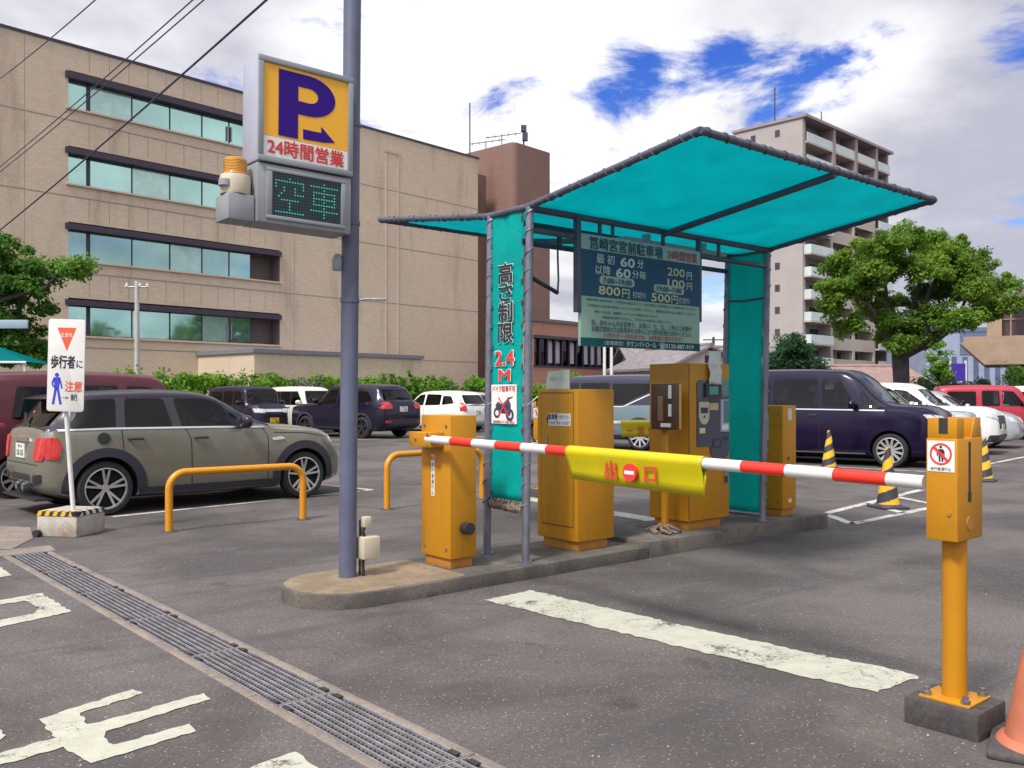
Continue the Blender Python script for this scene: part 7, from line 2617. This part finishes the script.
def hedge(name, label, cat, pts, h, wd, m, n, r, per, size, seed, jag=.12):
    """clipped hedge along a ground line"""
    g = np.random.default_rng(seed)
    P = [Vector(p) for p in pts]
    cl_ = []
    tot = sum((b - a).length for a, b in zip(P[:-1], P[1:]))
    for a, b in zip(P[:-1], P[1:]):
        k = int(n * (b - a).length / tot)
        d = (b - a).normalized(); nn = Vector((-d.y, d.x, 0))
        for _ in range(k):
            q = a.lerp(b, g.random()) + nn * (g.random() - .5) * wd
            z = (h - r * .5) * g.random() ** .6 + g.normal() * jag
            cl_.append((q.x, q.y, max(.15, z), r * (.7 + .6 * g.random())))
    o = foliage(name, None, m, cl_, per, size, org=P[0], seed=seed + 1)
    o.location = P[0]
    return tag(o, label, cat)


def gp(u, d):
    return Vector(((u - 512) / F * d, d, 0))


hedge('hedge', 'long clipped bright green hedge between the car park and the beige office block', 'hedge', [gp(120, 36), gp(260, 42.5), gp(350, 47)], 2.35, 1.5, M_leafH, 300, .42, 55, .10, 31)
hedge('hedge', 'low green hedge strip behind the black sport utility car', 'hedge', [gp(346, 47.5), gp(400, 50), gp(500, 56)], 2.45, 1.3, M_leafH, 200, .36, 55, .10, 33)
hedge('shrub', 'grey brown dry shrub in the gap of the hedge', 'shrub', [gp(300, 43), gp(322, 44)], 2.1, .8, mat('dry leaves', (.16, .13, .12), .9, 0, .3), 30, .32, 45, .07, 35)
# spiky bush
q0 = gp(420, 47)
pb_ = thing('spiky_shrub', 'spiky bright green shrub rising above the hedge behind the black car', 'shrub', q0, 0)
cl_ = []
g_ = np.random.default_rng(40)
for k in range(26):
    a = g_.random() * 6.28; up = .5 + g_.random() * .9
    for j in range(7):
        t = j / 6
        cl_.append((math.cos(a) * t * 1.25, math.sin(a) * t * 1.25, 1.0 + up * 1.55 * t - .55 * t * t, .20 - .12 * t))
foliage('foliage', pb_, M_leafH, cl_, 26, .10, seed=41)
mb = MB(); mb.tube([(0, 0, 0), (0, 0, 1.1)], .12, 8); mb.build('stem', M_bark, pb_)
q0 = gp(571, 42)
sb2 = thing('leafy_shrub', 'bright green leafy bush above the square orange cabinet', 'shrub', q0, 0)
foliage('foliage', sb2, M_leafH, crown_clumps([(0, 0, 1.9, .6, .6, .75), (.35, 0, 1.5, .5, .5, .6), (-.3, 0, 1.2, .6, .6, .6)], 46, .24, 42), 60, .065, seed=43)
mb = MB(); mb.tube([(0, 0, 0), (0, 0, 1.4)], .05, 8); mb.build('stem', M_bark, sb2)
hedge('hedge', 'dull dark green hedge below the concrete hall behind the red car', 'hedge', [gp(905, 46), gp(990, 47)], 2.15, 1.2, M_leafH2, 110, .36, 55, .09, 51, .1)
hedge('hedge', 'green shrubs under the roof at the far right edge', 'hedge', [gp(1006, 44), gp(1060, 45)], 2.9, 1.2, M_leafB, 70, .4, 50, .09, 53, .2)
hedge('hedge', 'thin strip of green shrubs before the brick hall', 'hedge', [gp(520, 53), gp(600, 55)], 2.0, 1.0, M_leafH, 100, .34, 50, .09, 55, .1)

# unseen trees: right-hand ones inferred from window reflections, rest added for car reflections
mt0 = None
for i, (x, y, k) in enumerate(((44, 22, 1.15), (52, 32, 1.3), (38, 10, 1.1), (60, 44, 1.25), (30, -6, 1.0), (18, -15, .95), (4, -19, 1.1), (-12, -17, 1.0), (-27, -12, 1.1))):
    if mt0 is None:
        mt0 = thing('broadleaf_tree', 'unseen green tree placed to mirror in the lowest office windows and the car windows', 'tree', (x, y, 0), 0, 'street trees mirrored in the glass')
        foliage('crown', mt0, M_leafB, crown_clumps([(0, 0, 6.0, 3.2, 3.2, 2.6), (1.5, .5, 4.5, 2.4, 2.4, 1.6), (-1.8, -.4, 4.6, 2.2, 2.4, 1.7)], 170, .75, 71), 70, .16, seed=72)
        mb = MB(); mb.tube([(0, 0, 0), (0, 0, 2.5), (.1, 0, 5)], .25, 10, rs=[.32, .24, .12]); mb.build('trunk', M_bark, mt0)
        t_ = mt0
    else:
        t_ = dup(mt0, (x, y, 0), i * 1.3)
    t_.scale = (k, k, k)
# loose grit on the asphalt in front
g_ = np.random.default_rng(90)
vs, fs = [], []
for i in range(900):
    d = 2.6 + 5.5 * g_.random() ** 1.5
    x = (g_.random() - .45) * 1.15 * d
    s_ = .002 + .0035 * g_.random() ** 3
    p = np.array([x, d, s_ * .4])
    q = p.dot(np.array([DN.x, DN.y, 0]))
    if 1.8 < q < 2.23 or abs(-SA * x + CA * d - 5.53) < .45:
        continue
    o8 = np.array([(1, 0, 0), (-1, 0, 0), (0, 1, 0), (0, -1, 0), (0, 0, 1), (0, 0, -1)]) * (s_ * (.6 + .8 * g_.random((6, 1))))
    b_ = len(vs)
    vs += [tuple(p + v) for v in o8]
    for a in (0, 1):
        for b in (2, 3):
            for c in (4, 5):
                fs.append((b_ + a, b_ + b, b_ + c))
mb = MB(); mb.add(vs, fs)
o = mb.build('loose_grit', mat('pale grit', (.34, .31, .28), .9, 0, .3, 60), smooth=False)
tag(o, 'small pale grit scattered over the asphalt near the camera', 'grit'); o['kind'] = 'stuff'
